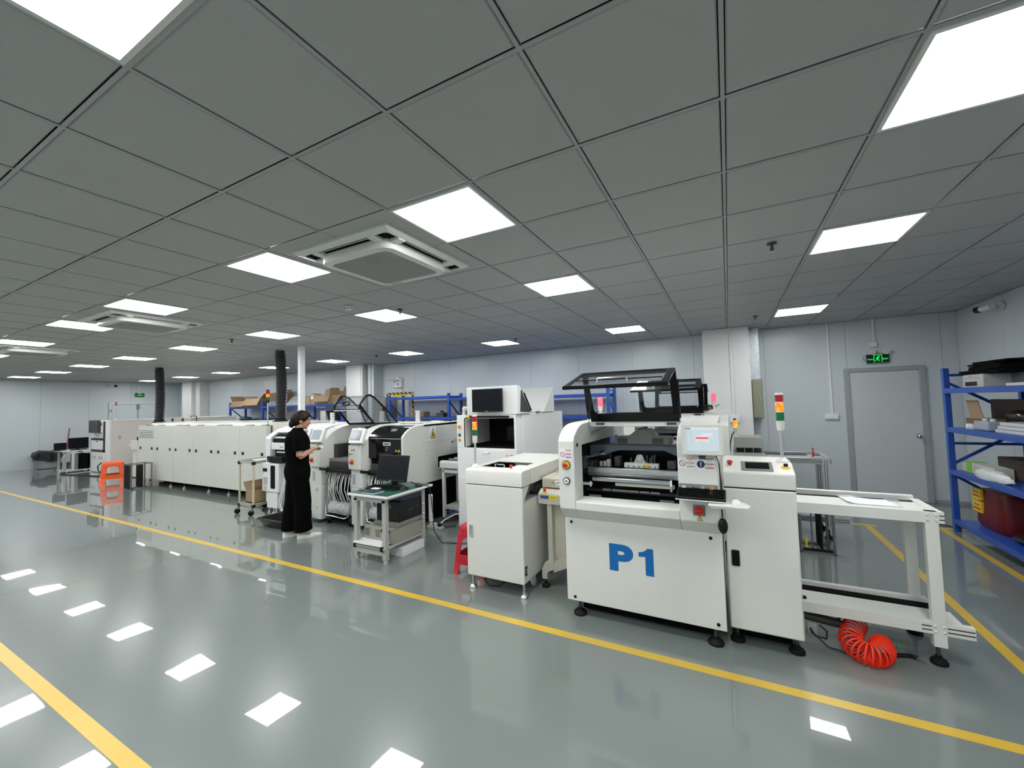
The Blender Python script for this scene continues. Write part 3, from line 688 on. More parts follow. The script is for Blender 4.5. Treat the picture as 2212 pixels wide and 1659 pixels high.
def warn_triangle(t, c, xd, n, s, name='warning_triangle'):
    """yellow triangle with black edge; c centre, s side"""
    c, xd, n = Vector(c), Vector(xd), Vector(n); Z = Vector((0, 0, 1))
    def tri(k, d): h = s*k*.866; return [tuple(c+xd*a+Z*b+n*d) for a, b in ((-s*k/2, -h/3-(1-k)*0), (s*k/2, -h/3), (0, h*2/3))]
    o = part(name, MB()._add(tri(1, .0006)+tri(1, .0022), [(0, 2, 1), (3, 4, 5), (0, 1, 4, 3), (1, 2, 5, 4), (2, 0, 3, 5)]), 'ink', t)
    part('yellow_field', MB()._add(tri(.74, .0020)+tri(.74, .0030), [(0, 2, 1), (3, 4, 5), (0, 1, 4, 3), (1, 2, 5, 4), (2, 0, 3, 5)]), 'label_yellow', o)
    p = lambda a, b: tuple(c+xd*(a*s)+Z*(b*s)+n*.0034)
    part('bolt_mark', MB().bar(p(.03, .32), p(-.05, .06), s*.05, .001, tuple(n)).bar(p(-.05, .08), p(.05, .05), s*.05, .001, tuple(n)).bar(p(.04, .07), p(-.02, -.18), s*.05, .001, tuple(n)), 'ink', o)
def lid_panel(p0, U, V, wd, ht, bl, br, bb, bt, th, rad):
    """rounded-opening frame plus the pane behind it; U across, V up"""
    p0, U, V = Vector(p0), Vector(U).normalized(), Vector(V).normalized(); N = U.cross(V)
    o = rrect(0, wd, 0, ht, .006, 4); i = rrect(bl, wd-br, bb, ht-bt, rad, 4); mb = MB(); n = len(o)
    P = lambda q, d: tuple(p0+U*q[0]+V*q[1]+N*d)
    vs = [P(q, 0) for q in o]+[P(q, 0) for q in i]+[P(q, th) for q in o]+[P(q, th) for q in i]; fs = []
    for a in range(n):
        b = (a+1) % n
        fs += [(a, b, n+b, n+a), (2*n+a, 3*n+a, 3*n+b, 2*n+b), (a, 2*n+a, 2*n+b, b), (n+a, n+b, 3*n+b, 3*n+a)]
    mb._add(vs, fs)
    q = [(.01, .01), (wd-.01, .01), (wd-.01, ht-.01), (.01, ht-.01)]
    g = MB().loft([[P(k, th*.40) for k in q], [P(k, th*.40+.003) for k in q]])
    return mb, g

# ================================================================== printers
ARC = [(2.97, 1.35), (2.985, 1.375), (3.012, 1.40), (3.045, 1.423), (3.08, 1.442), (3.12, 1.457), (3.165, 1.468), (3.22, 1.475), (3.30, 1.479), (3.40, 1.48)]
def make_printer(t):
    """stencil printer: two arched side housings joined by sill and bars, lids raised"""
    XA, XB, XC, XD = -1.182, -1.055, -.324, -.080
    body = part('body', MB().box(-1.17, -.092, 3.10, 4.46, .125, .80), 'white_paint', t, bevel=.004)
    part('underside_dark_block', MB().box(-1.10, -.16, 3.20, 4.40, .015, .125), 'black_matte', t)  # black block added to stop light under the body, keeps the gap dark
    fp = part('front_panel', MB().box(-1.186, -.078, 3.078, 3.10, .113, .748), 'white_paint', t, bevel=.004)
    for x, z in ((-1.133, .715), (-.150, .712), (-1.122, .143), (-.128, .150)): part('panel_plug', MB().cyl((x, 3.079, z), (x, 3.075, z), .0115, n=14), 'black_plastic', fp)
    prof = [(2.97, .842)]+ARC+[(4.50, 1.48), (4.50, 1.29), (3.166, 1.306), (3.166, .748), (3.075, .748)]
    lh = part('left_housing', MB().prism(prof, 'x', XA, XB), 'white_paint', t, smooth=25, bevel=.006, seg=2)
    part('side_plate', MB().box(XA, XA+.012, 3.16, 4.50, .748, 1.31), 'white_paint', t)
    part('inner_lining', MB().box(XA+.012, XA+.02, 3.166, 4.46, .80, 1.30), 'dark_interior', t)
    part('side_plug', MB().cyl((XB, 3.045, 1.318), (XB+.006, 3.045, 1.318), .014, n=14), 'black_plastic', lh)
    rp = [(2.97, .842)]+ARC+[(4.50, 1.48), (4.50, .80), (3.166, .748), (3.075, .748)]
    rh = part('right_housing', MB().prism(rp, 'x', XC, XD), 'white_paint', t, smooth=25, bevel=.006)
    sill = [(2.97, .842), (2.97, .897), (2.985, .903), (3.166, .903), (3.166, .748), (3.075, .748)]
    part('front_sill', MB().prism(sill, 'x', XB+.001, XC-.001), 'white_paint', t, bevel=.003)
    part('cross_bar', MB().box(XB, XC, 3.40, 3.45, 1.438, 1.482), 'white_paint', t, bevel=.004)
    part('top_cover', MB().box(XB, XC, 3.45, 4.16, 1.462, 1.476), 'white_paint', t)
    part('rear_bar', MB().box(XB, XC, 4.44, 4.50, 1.42, 1.48), 'white_paint', t, bevel=.004)
    part('rear_plate', MB().box(XB-.1, XC, 4.44, 4.455, .80, 1.15), 'dark_interior', t)
    part('well_floor', MB().box(XA+.02, XC, 3.166, 4.44, .80, .835), 'black_matte', t)
    # --- machinery inside the opening
    g = part('gantry_cover', MB().prism([(-.955, 1.252), (-.955, 1.30), (-.94, 1.322), (-.82, 1.325), (-.735, 1.388), (-.635, 1.388), (-.585, 1.325), (-.475, 1.322), (-.462, 1.31), (-.462, 1.252)], 'y', 3.76, 3.98), 'grey_paint', t, bevel=.006)
    for x0, x1 in ((-.915, -.825), (-.61, -.515)):
        mb = MB()
        for a in range(9):
            for b in range(6): mb.box(x0+(x1-x0)*(a+.15)/9, x0+(x1-x0)*(a+.85)/9, 3.7575, 3.761, 1.267+.008*b, 1.272+.008*b)
        part('vent_holes', mb, 'black_matte', g, kind='stuff')
    part('gantry_beam', MB().prism([(-1.13, 1.262), (-1.13, 1.16), (-1.05, 1.165), (-.86, 1.217), (-.50, 1.222), (-.36, 1.165), (-.345, 1.165), (-.345, 1.262)], 'y', 3.62, 3.76), 'slate_blue', t, bevel=.004)
    sq = part('squeegee_beam', MB().box(-1.09, -.345, 3.40, 3.45, 1.048, 1.092).box(-1.085, -.345, 3.395, 3.44, 1.025, 1.046), 'aluminium', t, bevel=.003)
    part('beam_groove', MB().box(-1.085, -.345, 3.394, 3.40, 1.034, 1.038), 'dark_steel', sq)
    part('front_rail', MB().box(-1.02, -.41, 3.28, 3.31, 1.0, 1.034), 'steel', t, bevel=.006)
    part('rail_seat', MB().box(-.83, -.39, 3.29, 3.34, .975, .998), 'beige_paint', t)
    part('rail_bracket', MB().prism([(3.26, .96), (3.26, 1.0), (3.275, 1.045), (3.29, 1.0), (3.30, .96)], 'x', -.415, -.402), 'steel', t)
    hd = part('squeegee_head', MB().box(-.80, -.525, 3.49, 3.55, 1.09, 1.128), 'aluminium_white', t, bevel=.003)
    for k in range(6): part('screw_hole', MB().cyl((-.765+.043*k, 3.491, 1.103), (-.765+.043*k, 3.487, 1.103), .006, n=12), 'dark_steel', hd)
    part('maker_plate', MB().box(-.645, -.597, 3.487, 3.491, 1.102, 1.122), 'yellow_plastic', hd)
    part('motor_mount', MB().prism([(-.73, 1.128), (-.715, 1.15), (-.70, 1.19), (-.69, 1.196), (-.665, 1.196), (-.655, 1.19), (-.64, 1.15), (-.625, 1.128)], 'y', 3.52, 3.54), 'grey_paint', hd)
    part('motor_boss', MB().cyl((-.678, 3.521, 1.166), (-.678, 3.505, 1.166), .018, n=18), 'chrome', hd, smooth=40)
    for x in (-.60, -.625, -.585, -.755, -.565): part('cylinder', MB().cyl((x, 3.56, 1.128), (x, 3.56, 1.128+random.uniform(.03, .07)), .008, n=10), 'dark_steel', hd, smooth=40)
    for x, h in ((-1.0, .04), (-.965, .045), (-.935, .06)): part('connector', MB().box(x-.012, x+.012, 3.5, 3.54, 1.09, 1.09+h), 'grey_paint', t)
    part('bearing_block', MB().box(-1.15, -1.07, 3.26, 3.36, 1.10, 1.20), 'dark_steel', t, bevel=.004)
    part('spindle', MB().cyl((-1.07, 3.3, 1.19), (-.98, 3.62, 1.19), .010, n=12).cyl((-1.0, 3.55, 1.19), (-.97, 3.64, 1.19), .03, n=16), 'steel', t, smooth=40)
    for q in ((-1.15, -1.06, 3.45, 3.62, 1.03, 1.13), (-.46, -.40, 3.5, 3.6, 1.09, 1.15), (-.91, -.86, 3.6, 3.7, 1.08, 1.16)): part('side_drive', MB().box(*q), 'dark_steel', t, bevel=.004)
    part('left_clamp', MB().box(-1.10, -1.0, 3.20, 3.24, .985, 1.0).box(-1.008, -.996, 3.19, 3.20, .975, 1.015), 'aluminium_white', t)
    mb = MB()
    for x in (-.92, -.84, -.77, -.70, -.62, -.54): mb.box(x-.034, x+.034, 3.36, 3.375, .915, .928)
    part('board_clamp', mb, 'grey_paint', t, kind='stuff')
    part('conveyor_rail', MB().box(-1.1, -.36, 3.38, 3.41, .90, .915), 'dark_steel', t)
    for x in (-.985, -.44): part('support_bracket', MB().box(x-.05, x+.05, 3.24, 3.25, .885, .90).box(x-.012, x+.012, 3.24, 3.25, .84, .885), 'mid_grey', t)
    for k in range(7): part('rear_connector', MB().box(-.56+.025*k, -.548+.025*k, 4.20, 4.22, 1.19, 1.205), 'aluminium', t)
    part('rear_shelf', MB().box(-1.0, -.36, 4.15, 4.40, 1.15, 1.18), 'dark_steel', t)
    # --- raised lid: bottom (3.40,1.487) -> bend (3.185,1.872) -> front edge (2.735,1.757)
    U = (1, 0, 0); W = .71; X0 = -1.04
    A, B, Cc = Vector((X0, 3.405, 1.487)), Vector((X0, 3.19, 1.872)), Vector((X0, 2.737, 1.752))
    f1, g1 = lid_panel(A, U, B-A, W, (B-A).length, .042, .050, .080, .02, .018, .03)
    f2, g2 = lid_panel(Cc, U, B-Cc, W, (B-Cc).length, .035, .050, .014, .02, .010, .035)
    lid = part('lid_frame', f1, 'black_gloss', t, bevel=.003)
    part('lid_top_frame', f2, 'black_gloss', t, bevel=.003)
    part('lid_pane', g1, 'glass_clear', lid); part('lid_top_pane', g2, 'glass_clear', lid)
    part('lid_lip', MB().box(X0, X0+W, 2.728, 2.745, 1.738, 1.764), 'black_gloss', lid, bevel=.003)
    n2 = Vector((1, 0, 0)).cross((B-Cc).normalized()); v2 = (B-Cc).normalized()
    q = lambda x, s, d: tuple(Vector((X0+x, Cc.y, Cc.z))+v2*s+n2*d)
    part('lid_handle', MB().tube([q(.25, .02, .016), q(.25, .025, .045), q(.255, .03, .05), q(.445, .03, .05), q(.45, .025, .045), q(.45, .02, .016)], .006, 8), 'steel', lid, smooth=40)
    part('lid_stiffener', MB().bar(q(.045, .16, .012), q(W-.055, .16, .012), .012, .006, tuple(n2)), 'black_gloss', lid)
    for x in (-.965, -.40):
        h = part('hinge', MB().box(x-.035, x+.035, 3.393, 3.402, 1.452, 1.47), 'dark_steel', t)
        part('hinge_clip', MB().box(x-.025, x+.025, 3.388, 3.40, 1.50, 1.508).cyl((x-.05, 3.40, 1.463), (x-.05, 3.395, 1.463), .006, n=10).cyl((x+.05, 3.40, 1.463), (x+.05, 3.395, 1.463), .006, n=10), 'chrome', h)
    for x in (-1.048, -.331):
        s = part('gas_strut', MB().cyl((x, 3.265, 1.80), (x, 3.345, 1.51), .0095, n=12), 'black_plastic', t, smooth=40)
        part('strut_rod', MB().cyl((x, 3.345, 1.51), (x, 3.385, 1.375), .005, n=10), 'chrome', s, smooth=40)
        part('strut_mount', MB().box(x-.02, x+.008, 3.365, 3.405, 1.36, 1.385), 'aluminium', s)
    part('guide_rod', MB().cyl((-1.045, 3.40, 1.375), (-1.04, 4.1, 1.40), .009, n=10), 'aluminium', t, smooth=40)
    for x in (-1.10, -.15):
        for y in (3.125, 4.35): levelling_foot(t, x, y, .14, .05)
    return lh, rh
P1 = thing('stencil_printer', 'white stencil printer with raised clear lid and large blue P1 lettering', 'printer machine', (-.63, 3.08, 0), 'white stencil printers')
lh, rh = make_printer(P1)
P2 = dup(P1, (-.63+.07, 3.08+1.93, 0), label='white stencil printer behind the front one, only its raised black lids showing')
for ch in list(P2.children):      # details that only the front machine shows are added after copying
    pass
# rear lid of the second printer
def rear_lid(t, dx, dy):
    U = (-1, 0, 0); A, B, Cc = Vector((-.33+dx, 4.42+dy, 1.487)), Vector((-.33+dx, 4.53+dy, 1.85)), Vector((-.33+dx, 4.86+dy, 1.74))
    f1, g1 = lid_panel(A, U, B-A, .71, (B-A).length, .045, .055, .07, .02, .018, .03); f2, g2 = lid_panel(Cc, U, B-Cc, .71, (B-Cc).length, .045, .045, .014, .02, .010, .035)
    l = part('rear_lid_frame', f1, 'black_gloss', t, bevel=.003); part('rear_lid_top_frame', f2, 'black_gloss', t, bevel=.003)
    part('rear_lid_pane', g1, 'glass_clear', l); part('rear_lid_top_pane', g2, 'glass_clear', l)
OFF[P2.name] = (-.63+.07, 3.08+1.93, 0)
rear_lid(P2, .07, 1.93)
beacon(P2, -.15, 5.25, 1.41+.08, 1.71, 'lamp_red'); beacon(P1, -1.165+.01, 4.1, 1.482, 1.69, 'lamp_red')
coil = []
for k in range(70):
    a = k*.55; r = .045+.02*math.sin(k*.37); coil.append((-.28+.10*math.cos(a)*(1+.2*math.sin(k*.2))+.001*k, 5.40+r*math.sin(a), 1.50+.035*(1+math.sin(a*.5+k*.3))+.012*math.sin(k*1.3)))
single('cable_bundle', MB().tube(coil, .004, 6), 'cable_black', 'tangled black cable coil lying on the rear printer', 'cable', (-.25, 5.40, 1.48), smooth=50)

# --- fittings seen on the front printer
sticker(P1, -1.172, -1.068, 2.9695, 1.213, 1.293)
c = (-1.119, 2.97, 1.172)
bz = part('stop_bezel', MB().cyl((c[0], 2.97, c[2]), (c[0], 2.962, c[2]), .034, n=24), 'dark_steel', P1, smooth=40)
part('stop_ring', MB().cyl((c[0], 2.963, c[2]), (c[0], 2.959, c[2]), .029, n=24), 'yellow_plastic', bz, smooth=40)
estop(P1, (c[0], 2.960, c[2]), (0, -1, 0), .018, None)
gz = part('pressure_gauge', MB().cyl((-1.118, 2.97, 1.053), (-1.118, 2.958, 1.053), .027, n=24), 'black_plastic', P1, smooth=40)
part('dial', MB().cyl((-1.118, 2.959, 1.053), (-1.118, 2.9565, 1.053), .0215, n=24), 'label_white', gz)
part('needle', MB().bar((-1.118, 2.956, 1.053), (-1.108, 2.956, 1.043), .004, .001, (0, 1, 0)).cyl((-1.118, 2.957, 1.053), (-1.118, 2.9545, 1.053), .006, n=12), 'ink', gz)
# monitor
mo = part('monitor', MB().box(-.288, -.040, 2.905, 2.955, 1.283, 1.487), 'warm_paint', P1, bevel=.008)
part('monitor_stem', MB().box(-.24, -.09, 2.945, 2.975, 1.30, 1.47).box(-.19, -.15, 2.95, 2.975, 1.255, 1.30), 'dark_steel', mo)
sc = part('screen', MB().box(-.262, -.064, 2.9035, 2.906, 1.311, 1.461), 'screen_ui', mo, label='lit touch screen with a red banner')
def ui(m, x0, x1, z0, z1, nm): part(nm, MB().box(-.262+.198*x0, -.262+.198*x1, 2.9025, 2.9037, 1.311+.15*z0, 1.311+.15*z1), m, mo)
ui('screen_ui_blue', 0, .18, .93, 1, 'screen_header'); ui('screen_ui_light', .18, 1, .93, 1, 'screen_menu'); ui('screen_ui_light', .32, .68, .40, .66, 'screen_dialog')
part('screen_banner', MB().box(-.262+.198*.32, -.262+.198*.68, 2.9015, 2.9027, 1.311+.15*.52, 1.311+.15*.61), 'screen_ui_red', mo)
ui('screen_ui_light', .52, .82, .68, .76, 'screen_field')
mb = MB()
for k in range(12): mb.box(-.262+.198*.02, -.262+.198*random.uniform(.06, .10), 2.9025, 2.9035, 1.311+.15*(.06+.07*k), 1.311+.15*(.08+.07*k))
for k in range(9): mb.box(-.262+.198*.14, -.262+.198*random.uniform(.19, .25), 2.9025, 2.9035, 1.311+.15*(.2+.075*k), 1.311+.15*(.215+.075*k))
for x in (.3, .42, .55, .68, .8): mb.box(-.262+.198*x, -.262+.198*(x+.05), 2.9015, 2.9027, 1.311+.15*.955, 1.311+.15*.975)
for z in (.42, .45): mb.box(-.262+.198*.36, -.262+.198*.64, 2.9015, 2.9027, 1.311+.15*z, 1.311+.15*(z+.012))
part('screen_text', mb, 'screen_ui_line', mo, kind='stuff')
part('monitor_cable', MB().tube([(-.09, 2.955, 1.285), (-.085, 2.95, 1.27), (-.075, 2.96, 1.24), (-.072, 2.965, 1.15), (-.07, 2.967, 1.05), (-.072, 2.967, .9)], .003, 6), 'cable_black', mo)
sticker(P1, -.320, -.213, 2.9695, 1.185, 1.262, 'print_orange'); sticker(P1, -.208, -.098, 2.9695, 1.178, 1.262, 'print_red', 'must')
bp = part('button_panel', MB().box(-.320, -.087, 2.962, 2.97, 1.018, 1.088), 'mid_grey', P1, bevel=.002)
for x, m in ((-.290, 'button_white'), (-.234, 'button_green'), (-.176, 'aluminium'), (-.119, 'button_orange')): button(P1, (x, 2.962, 1.061), (0, -1, 0), m, .0175)
part('keyboard_tray', MB().prism([(-.335, 2.848), (-.05, 2.838), (-.05, 2.97), (-.318, 2.97)], 'z', 1.003, 1.010), 'white_paint', P1, bevel=.002)
part('mouse_tray', MB().prism([(-.14, 2.795), (.073, 2.785), (.09, 2.855), (.05, 2.93), (-.14, 2.93)], 'z', .990, .999).prism([(-.13, 2.80), (.068, 2.79), (.068, 2.80), (-.13, 2.81)], 'z', .978, .990), 'white_paint', P1, bevel=.002)
ps = part('power_switch', MB().box(-.242, -.168, 2.962, 2.97, .882, .952), 'mid_grey', P1, bevel=.003)
part('dial', MB().cyl((-.205, 2.963, .917), (-.205, 2.952, .917), .028, n=24), 'button_red', ps, smooth=40)
part('grip', MB().box(-.232, -.178, 2.938, 2.953, .909, .925), 'button_red', ps, bevel=.004)
warn_triangle(P1, (-.203, 2.9695, .860), (1, 0, 0), (0, -1, 0), .036)
part('hand_pendant', MB().ell((-.069, 2.965, .832), (.029, .020, .050), 18, 12), 'black_plastic', P1, smooth=60, label='black oval pendant hanging at the corner')
part('pendant_cord', MB().tube([(-.069, 2.967, .885), (-.071, 2.967, .95), (-.071, 2.967, 1.003)], .004, 6), 'cable_black', P1)
for pts, nm in (([(0, 0), (0, 1), (.52, 1), (.68, .985), (.80, .95), (.90, .88), (.965, .79), (.985, .685), (.965, .58), (.90, .49), (.80, .42), (.68, .385), (.52, .37), (.36, .37), (.36, 0)], 'P'),):
    hole = [(.36, .75), (.50, .75), (.575, .735), (.615, .71), (.63, .68), (.615, .65), (.575, .625), (.50, .61), (.36, .61)]
    sx, sz, ox, oz = .178, .196, -.842, .393
    bm = bmesh.new()
    def addloop(ps): 
        vs = [bm.verts.new((ox+sx*x, 3.0772, oz+sz*z)) for x, z in ps]; return [bm.edges.new((vs[k], vs[(k+1) % len(vs)])) for k in range(len(vs))]
    es = addloop(pts)+addloop(hole); bmesh.ops.triangle_fill(bm, use_beauty=True, use_dissolve=False, edges=es)
    r = bmesh.ops.extrude_face_region(bm, geom=bm.faces[:]); bmesh.ops.translate(bm, vec=(0, -.0012, 0), verts=[g for g in r['geom'] if isinstance(g, bmesh.types.BMVert)])
    bmesh.ops.recalc_face_normals(bm, faces=bm.faces); me = bpy.data.meshes.new('letter_p'); bm.to_mesh(me); bm.free(); me.materials.append(M['print_blue'])
    me.transform(Matrix.Translation((.63, -3.08, 0))); o = bpy.data.objects.new('letter_p', me); COL.objects.link(o); o.parent = P1; o['label'] = 'blue letter P'
ox, oz, sz = -.628, .393, .191
one = [(.046, 0), (.102, 0), (.102, 1), (.062, 1), (.050, .93), (.036, .88), (.018, .845), (0, .83), (0, .665), (.028, .675), (.046, .69)]
part('digit_one', MB().prism([(ox+x, oz+z*sz) for x, z in one], 'y', 3.0762, 3.0775), 'print_blue', P1, label='blue digit 1')

# keyboard and mouse resting on the trays
def keyboard(name, label, c, L, D, rot=0.0, slope=.008, rows=5, cols=16, th=.014):
    t = thing(name, label, 'keyboard', c, rotz=rot)
    part('case', MB().prism([(-D/2, 0), (D/2, 0), (D/2, th+slope), (-D/2, th)], 'x', -L/2, L/2), 'black_plastic', t, bevel=.003, local=True)
    for r in range(rows):
        y = -D/2+D*(.10+.80*(r+.5)/rows); z = th+slope*(y+D/2)/D
        mb = MB()
        for k in range(cols):
            x = -L/2+L*(.03+.94*(k+.5)/cols)
            if k in (int(cols*.72), ) and r > 1: continue
            mb.box(x-L*.94/cols*.42, x+L*.94/cols*.42, y-D*.8/rows*.4, y+D*.8/rows*.4, z-.002, z+.006)
        part('key_row', mb, 'black_matte', t, local=True, kind='stuff')
    return t
def mouse(name, label, c, m, rot=0.0, s=1.0, cord=None):
    t = thing(name, label, 'mouse', c, rotz=rot)
    rings = []
    for k, (y, w_, h) in enumerate(((-.055, .012, .010), (-.048, .024, .024), (-.025, .031, .034), (.005, .031, .036), (.030, .028, .030), (.048, .022, .020), (.055, .012, .010))):
        rings.append([(w_*s*math.cos(PI*a/8)*1.0, y*s, h*s*math.sin(PI*a/8)) for a in range(9)]+[(-w_*s*.9, y*s, 0), (w_*s*.9, y*s, 0)])
    part('shell', MB().loft(rings), m, t, smooth=50, local=True)
    part('wheel', MB().cyl((-.004*s, .030*s, .029*s), (.004*s, .030*s, .029*s), .007*s, n=12), 'mid_grey', t, local=True)
    if cord: part('cord', MB().tube(cord, .002, 6), 'cable_black', t, local=True)
    return t
keyboard('keyboard', 'slim black keyboard on the white printer tray', (-.185, 2.905, 1.010), .285, .118, -.02, .040)
mouse('mouse', 'glossy white mouse on the small printer tray', (.012, 2.855, .999), 'button_white', .25, .9)
# ================================================================== magazine loaders at the right end of each line
def ext_slots(mb, x0, x1, y, z0, z1, n=2):
    for k in range(n): zz = z0+(z1-z0)*(k+1)/(n+1); mb.box(x0, x1, y-.0015, y+.002, zz-.003, zz+.003)
def loader_frame(t, x0, xe, xl, y0, y1, m, slots):
    """two-deck frame: posts at the right end, upper and lower rails running left into the cabinet"""
    P0, P1_ = xe-.09, xe-.028
    part('top_rail', MB().box(x0, xe, y0, y0+.04, .852, .922), m, t, bevel=.002); part('top_rail', MB().box(x0, xe-.02, y1-.05, y1, .868, .938), m, t, bevel=.002)
    part('end_rail', MB().box(xe-.05, xe, y0+.041, y1-.051, .87, .92), m, t, bevel=.002)
    part('top_deck', MB().box(x0, xe-.052, y0+.042, y0+.27, .900, .918), m, t); part('belt_slot', MB().box(x0, xe-.06, y0+.275, y0+.375, .880, .905), 'black_matte', t)
    part('side_belt', MB().box(x0, xe-.06, y0+.285, y0+.30, .905, .925), 'dark_steel', t)
    part('stopper', MB().box(xe-.20, xe-.14, y0+.22, y0+.33, .918, .93), 'aluminium', t)
    part('bottom_rail', MB().box(x0, xl, y0, y0+.04, .187, .257), m, t, bevel=.002); part('bottom_rail', MB().box(x0, xe-.0, y1-.09, y1-.05, .20, .265), m, t, bevel=.002)
    part('bottom_deck', MB().box(x0, xl-.03, y0+.042, y0+.24, .228, .242), m, t); part('lower_belt', MB().box(x0, xe, y0+.25, y0+.33, .215, .245), 'black_matte', t)
    for yy, zt in ((y0-.002, .922), (y1-.075, .90)):
        p = part('post', MB().box(P0, P1_, yy, yy+.045, .115 if yy < y1-.1 else .13, zt), m, t, bevel=.002)
        levelling_foot(t, P0+.03, yy+.045, .12, .042)
        if slots: part('slot', MB().box(P0+.018, P0+.024, yy-.0015, yy, .15, zt-.02).box(P0+.040, P0+.046, yy-.0015, yy, .15, zt-.02), 'dark_steel', p)
    for x in (P0+.012, P1_-.010):
        for z in (.87, .903, .205, .238): part('bolt', MB().lathe([(.008, 0), (.008, -.003), (.005, -.006)], (x, y0-.0025, z), 12, 'y'), 'aluminium_white', t, smooth=40)
    mb = MB(); ext_slots(mb, P1_+.005, xe, y0, .852, .922); ext_slots(mb, P1_+.004, xl-.004, y0, .187, .257); ext_slots(mb, P0-.05, P0-.004, y0, .187, .257)
    if slots: ext_slots(mb, x0, P0, y0, .852, .922, 3); ext_slots(mb, x0, P0, y0, .187, .257, 3)
    part('rail_slots', mb, 'ink', t, kind='stuff')
    for x in (x0+.27, x0+.02): part('sensor', MB().box(x, x+.045, y0+.05, y0+.09, .83, .852).cyl((x+.02, y0+.05, .838), (x+.02, y0+.04, .838), .007, n=10), 'aluminium', t)
L1 = thing('magazine_loader', 'white board loader with console cabinet and open two-deck frame, nearest the camera', 'loader machine', (.3, 3.14, 0), 'board loaders')
cab = part('cabinet', MB().prism([(3.14, .118), (3.14, 1.043), (3.95, 1.043), (3.95, .118)], 'x', -.058, .352), 'white_paint', L1, bevel=.010)
part('console', MB().prism([(3.138, 1.049), (3.138, 1.148), (3.15, 1.156), (3.295, 1.204), (3.60, 1.204), (3.60, 1.049)], 'x', -.06, .354), 'white_paint', L1, bevel=.008)
part('dark_plinth_fill', MB().box(-.01, .30, 3.30, 3.9, .01, .118), 'black_matte', L1)  # black block added to darken the gap under the cabinet
part('console_gap_shade', MB().box(-.055, .349, 3.146, 3.6, 1.041, 1.051), 'black_matte', L1)  # black strip stands in for the shade in the joint under the console
part('handle_recess', MB().prism([(x, z) for x, z in rrect(-.028, .014, .535, .632, .008)], 'y', 3.134, 3.145), 'black_gloss', cab)
part('handle_rim', frame2(MB(), rrect(-.031, .017, .532, .635, .009), rrect(-.026, .012, .537, .630, .007), 'y', 3.132, 3.142), 'black_plastic', cab)
SN = Vector((0, -.0479, .145)).normalized()          # console slope normal
def onslope(x, y): return (x, y, 1.156+(y-3.15)*(.048/.145))
estop(L1, onslope(-.013, 3.235), (0, -.1, 1), .019, None); 
def slope_plate(x0, x1, y0, y1, d0, d1):
    mb = MB(); vs = [Vector(onslope(x, y))+SN*d for d in (d0, d1) for y in (y0, y1) for x in (x0, x1)]
    return mb._add(vs, [(0, 2, 3, 1), (4, 5, 7, 6), (0, 1, 5, 4), (1, 3, 7, 5), (3, 2, 6, 7), (2, 0, 4, 6)])
tp = part('touch_panel', slope_plate(.055, .238, 3.162, 3.288, -.001, .006), 'mid_grey', L1, bevel=.003)
part('touch_screen', slope_plate(.080, .218, 3.185, 3.270, .005, .0075), 'black_gloss', tp)
kn = part('mode_switch', MB().cyl(onslope(.311, 3.225), Vector(onslope(.311, 3.225))+SN*.003, .027, n=22), 'yellow_plastic', L1, smooth=40)
part('switch_collar', MB().cyl(onslope(.311, 3.225), Vector(onslope(.311, 3.225))+SN*.012, .013, n=18), 'chrome', kn, smooth=40)
part('switch_lever', MB().obox(Vector(onslope(.311, 3.225))+SN*.02, (.026, .010, .018), Matrix.Rotation(.4, 3, 'Z')), 'black_plastic', kn, bevel=.003)
for x in (-.02, .315):
    for y in (3.235, 3.85): levelling_foot(L1, x, y, .13, .045)
loader_frame(L1, .352, 1.118, 1.215, 3.42, 3.86, 'white_paint', False)
part('regulator', MB().cyl((.40, 3.50, .20), (.40, 3.50, .26), .013, n=14).box(.385, .415, 3.48, 3.52, .165, .20).cyl((.43, 3.49, .175), (.455, 3.49, .175), .014, n=14), 'rubber', L1, smooth=40)
part('air_manifold', MB().cyl((.38, 3.5, .135), (.60, 3.53, .10), .028, n=16), 'dark_steel', L1, smooth=40)
part('valve_box', MB().box(.40, .455, 3.44, 3.47, .04, .10), 'grey_paint', L1, bevel=.003)
part('air_line', MB().tube([(.415, 3.435, .08), (.44, 3.41, .045), (.50, 3.42, .035), (.51, 3.45, .07), (.47, 3.46, .10)], .006, 8).tube([(.42, 3.43, .06), (.50, 3.36, .012), (.62, 3.33, .01), (.70, 3.36, .03)], .005, 8), 'cable_black', L1, smooth=40)
part('filter_bowl', MB().cyl((.375, 3.47, .03), (.375, 3.47, .15), .016, n=14), 'lens_clear', L1, smooth=40)
tower_light('signal_tower', 'signal tower with lit amber lens on the nearest loader console', .306, 3.33, 1.204, (1.42, 1.483, 1.544, 1.610, 1.663), .0245)
mb = MB().grid(8, 6, lambda u, v: (.655+.30*u+.02*(1-v)*(1-u), 3.505+.25*v-.01*u, .922+.004*math.sin(u*7)*v+(.012 if u < .1 else 0)*(1-v)))
sol = single('paper_sheet', mb, 'paper', 'pale printed paper sheet lying on the white loader deck', 'paper', (.8, 3.6, .922), smooth=60)
sm = sol.modifiers.new('thickness', 'SOLIDIFY'); sm.thickness = .001
L2 = thing('magazine_loader', 'grey-white board loader of the rear line, mostly hidden behind the front loader', 'loader machine', (.2, 5.55, 0), 'board loaders')
part('cabinet', MB().box(.03, .33, 5.55, 6.4, 0, 1.0), 'grey_paint', L2, bevel=.008)
hb = part('hood', MB().box(.035, .325, 5.56, 5.95, 1.055, 1.178), 'grey_paint', L2, bevel=.004)
part('skirt', MB().prism([(5.50, .90), (5.56, 1.0), (5.60, 1.0), (5.60, .90)], 'x', .02, .345), 'grey_paint', L2)
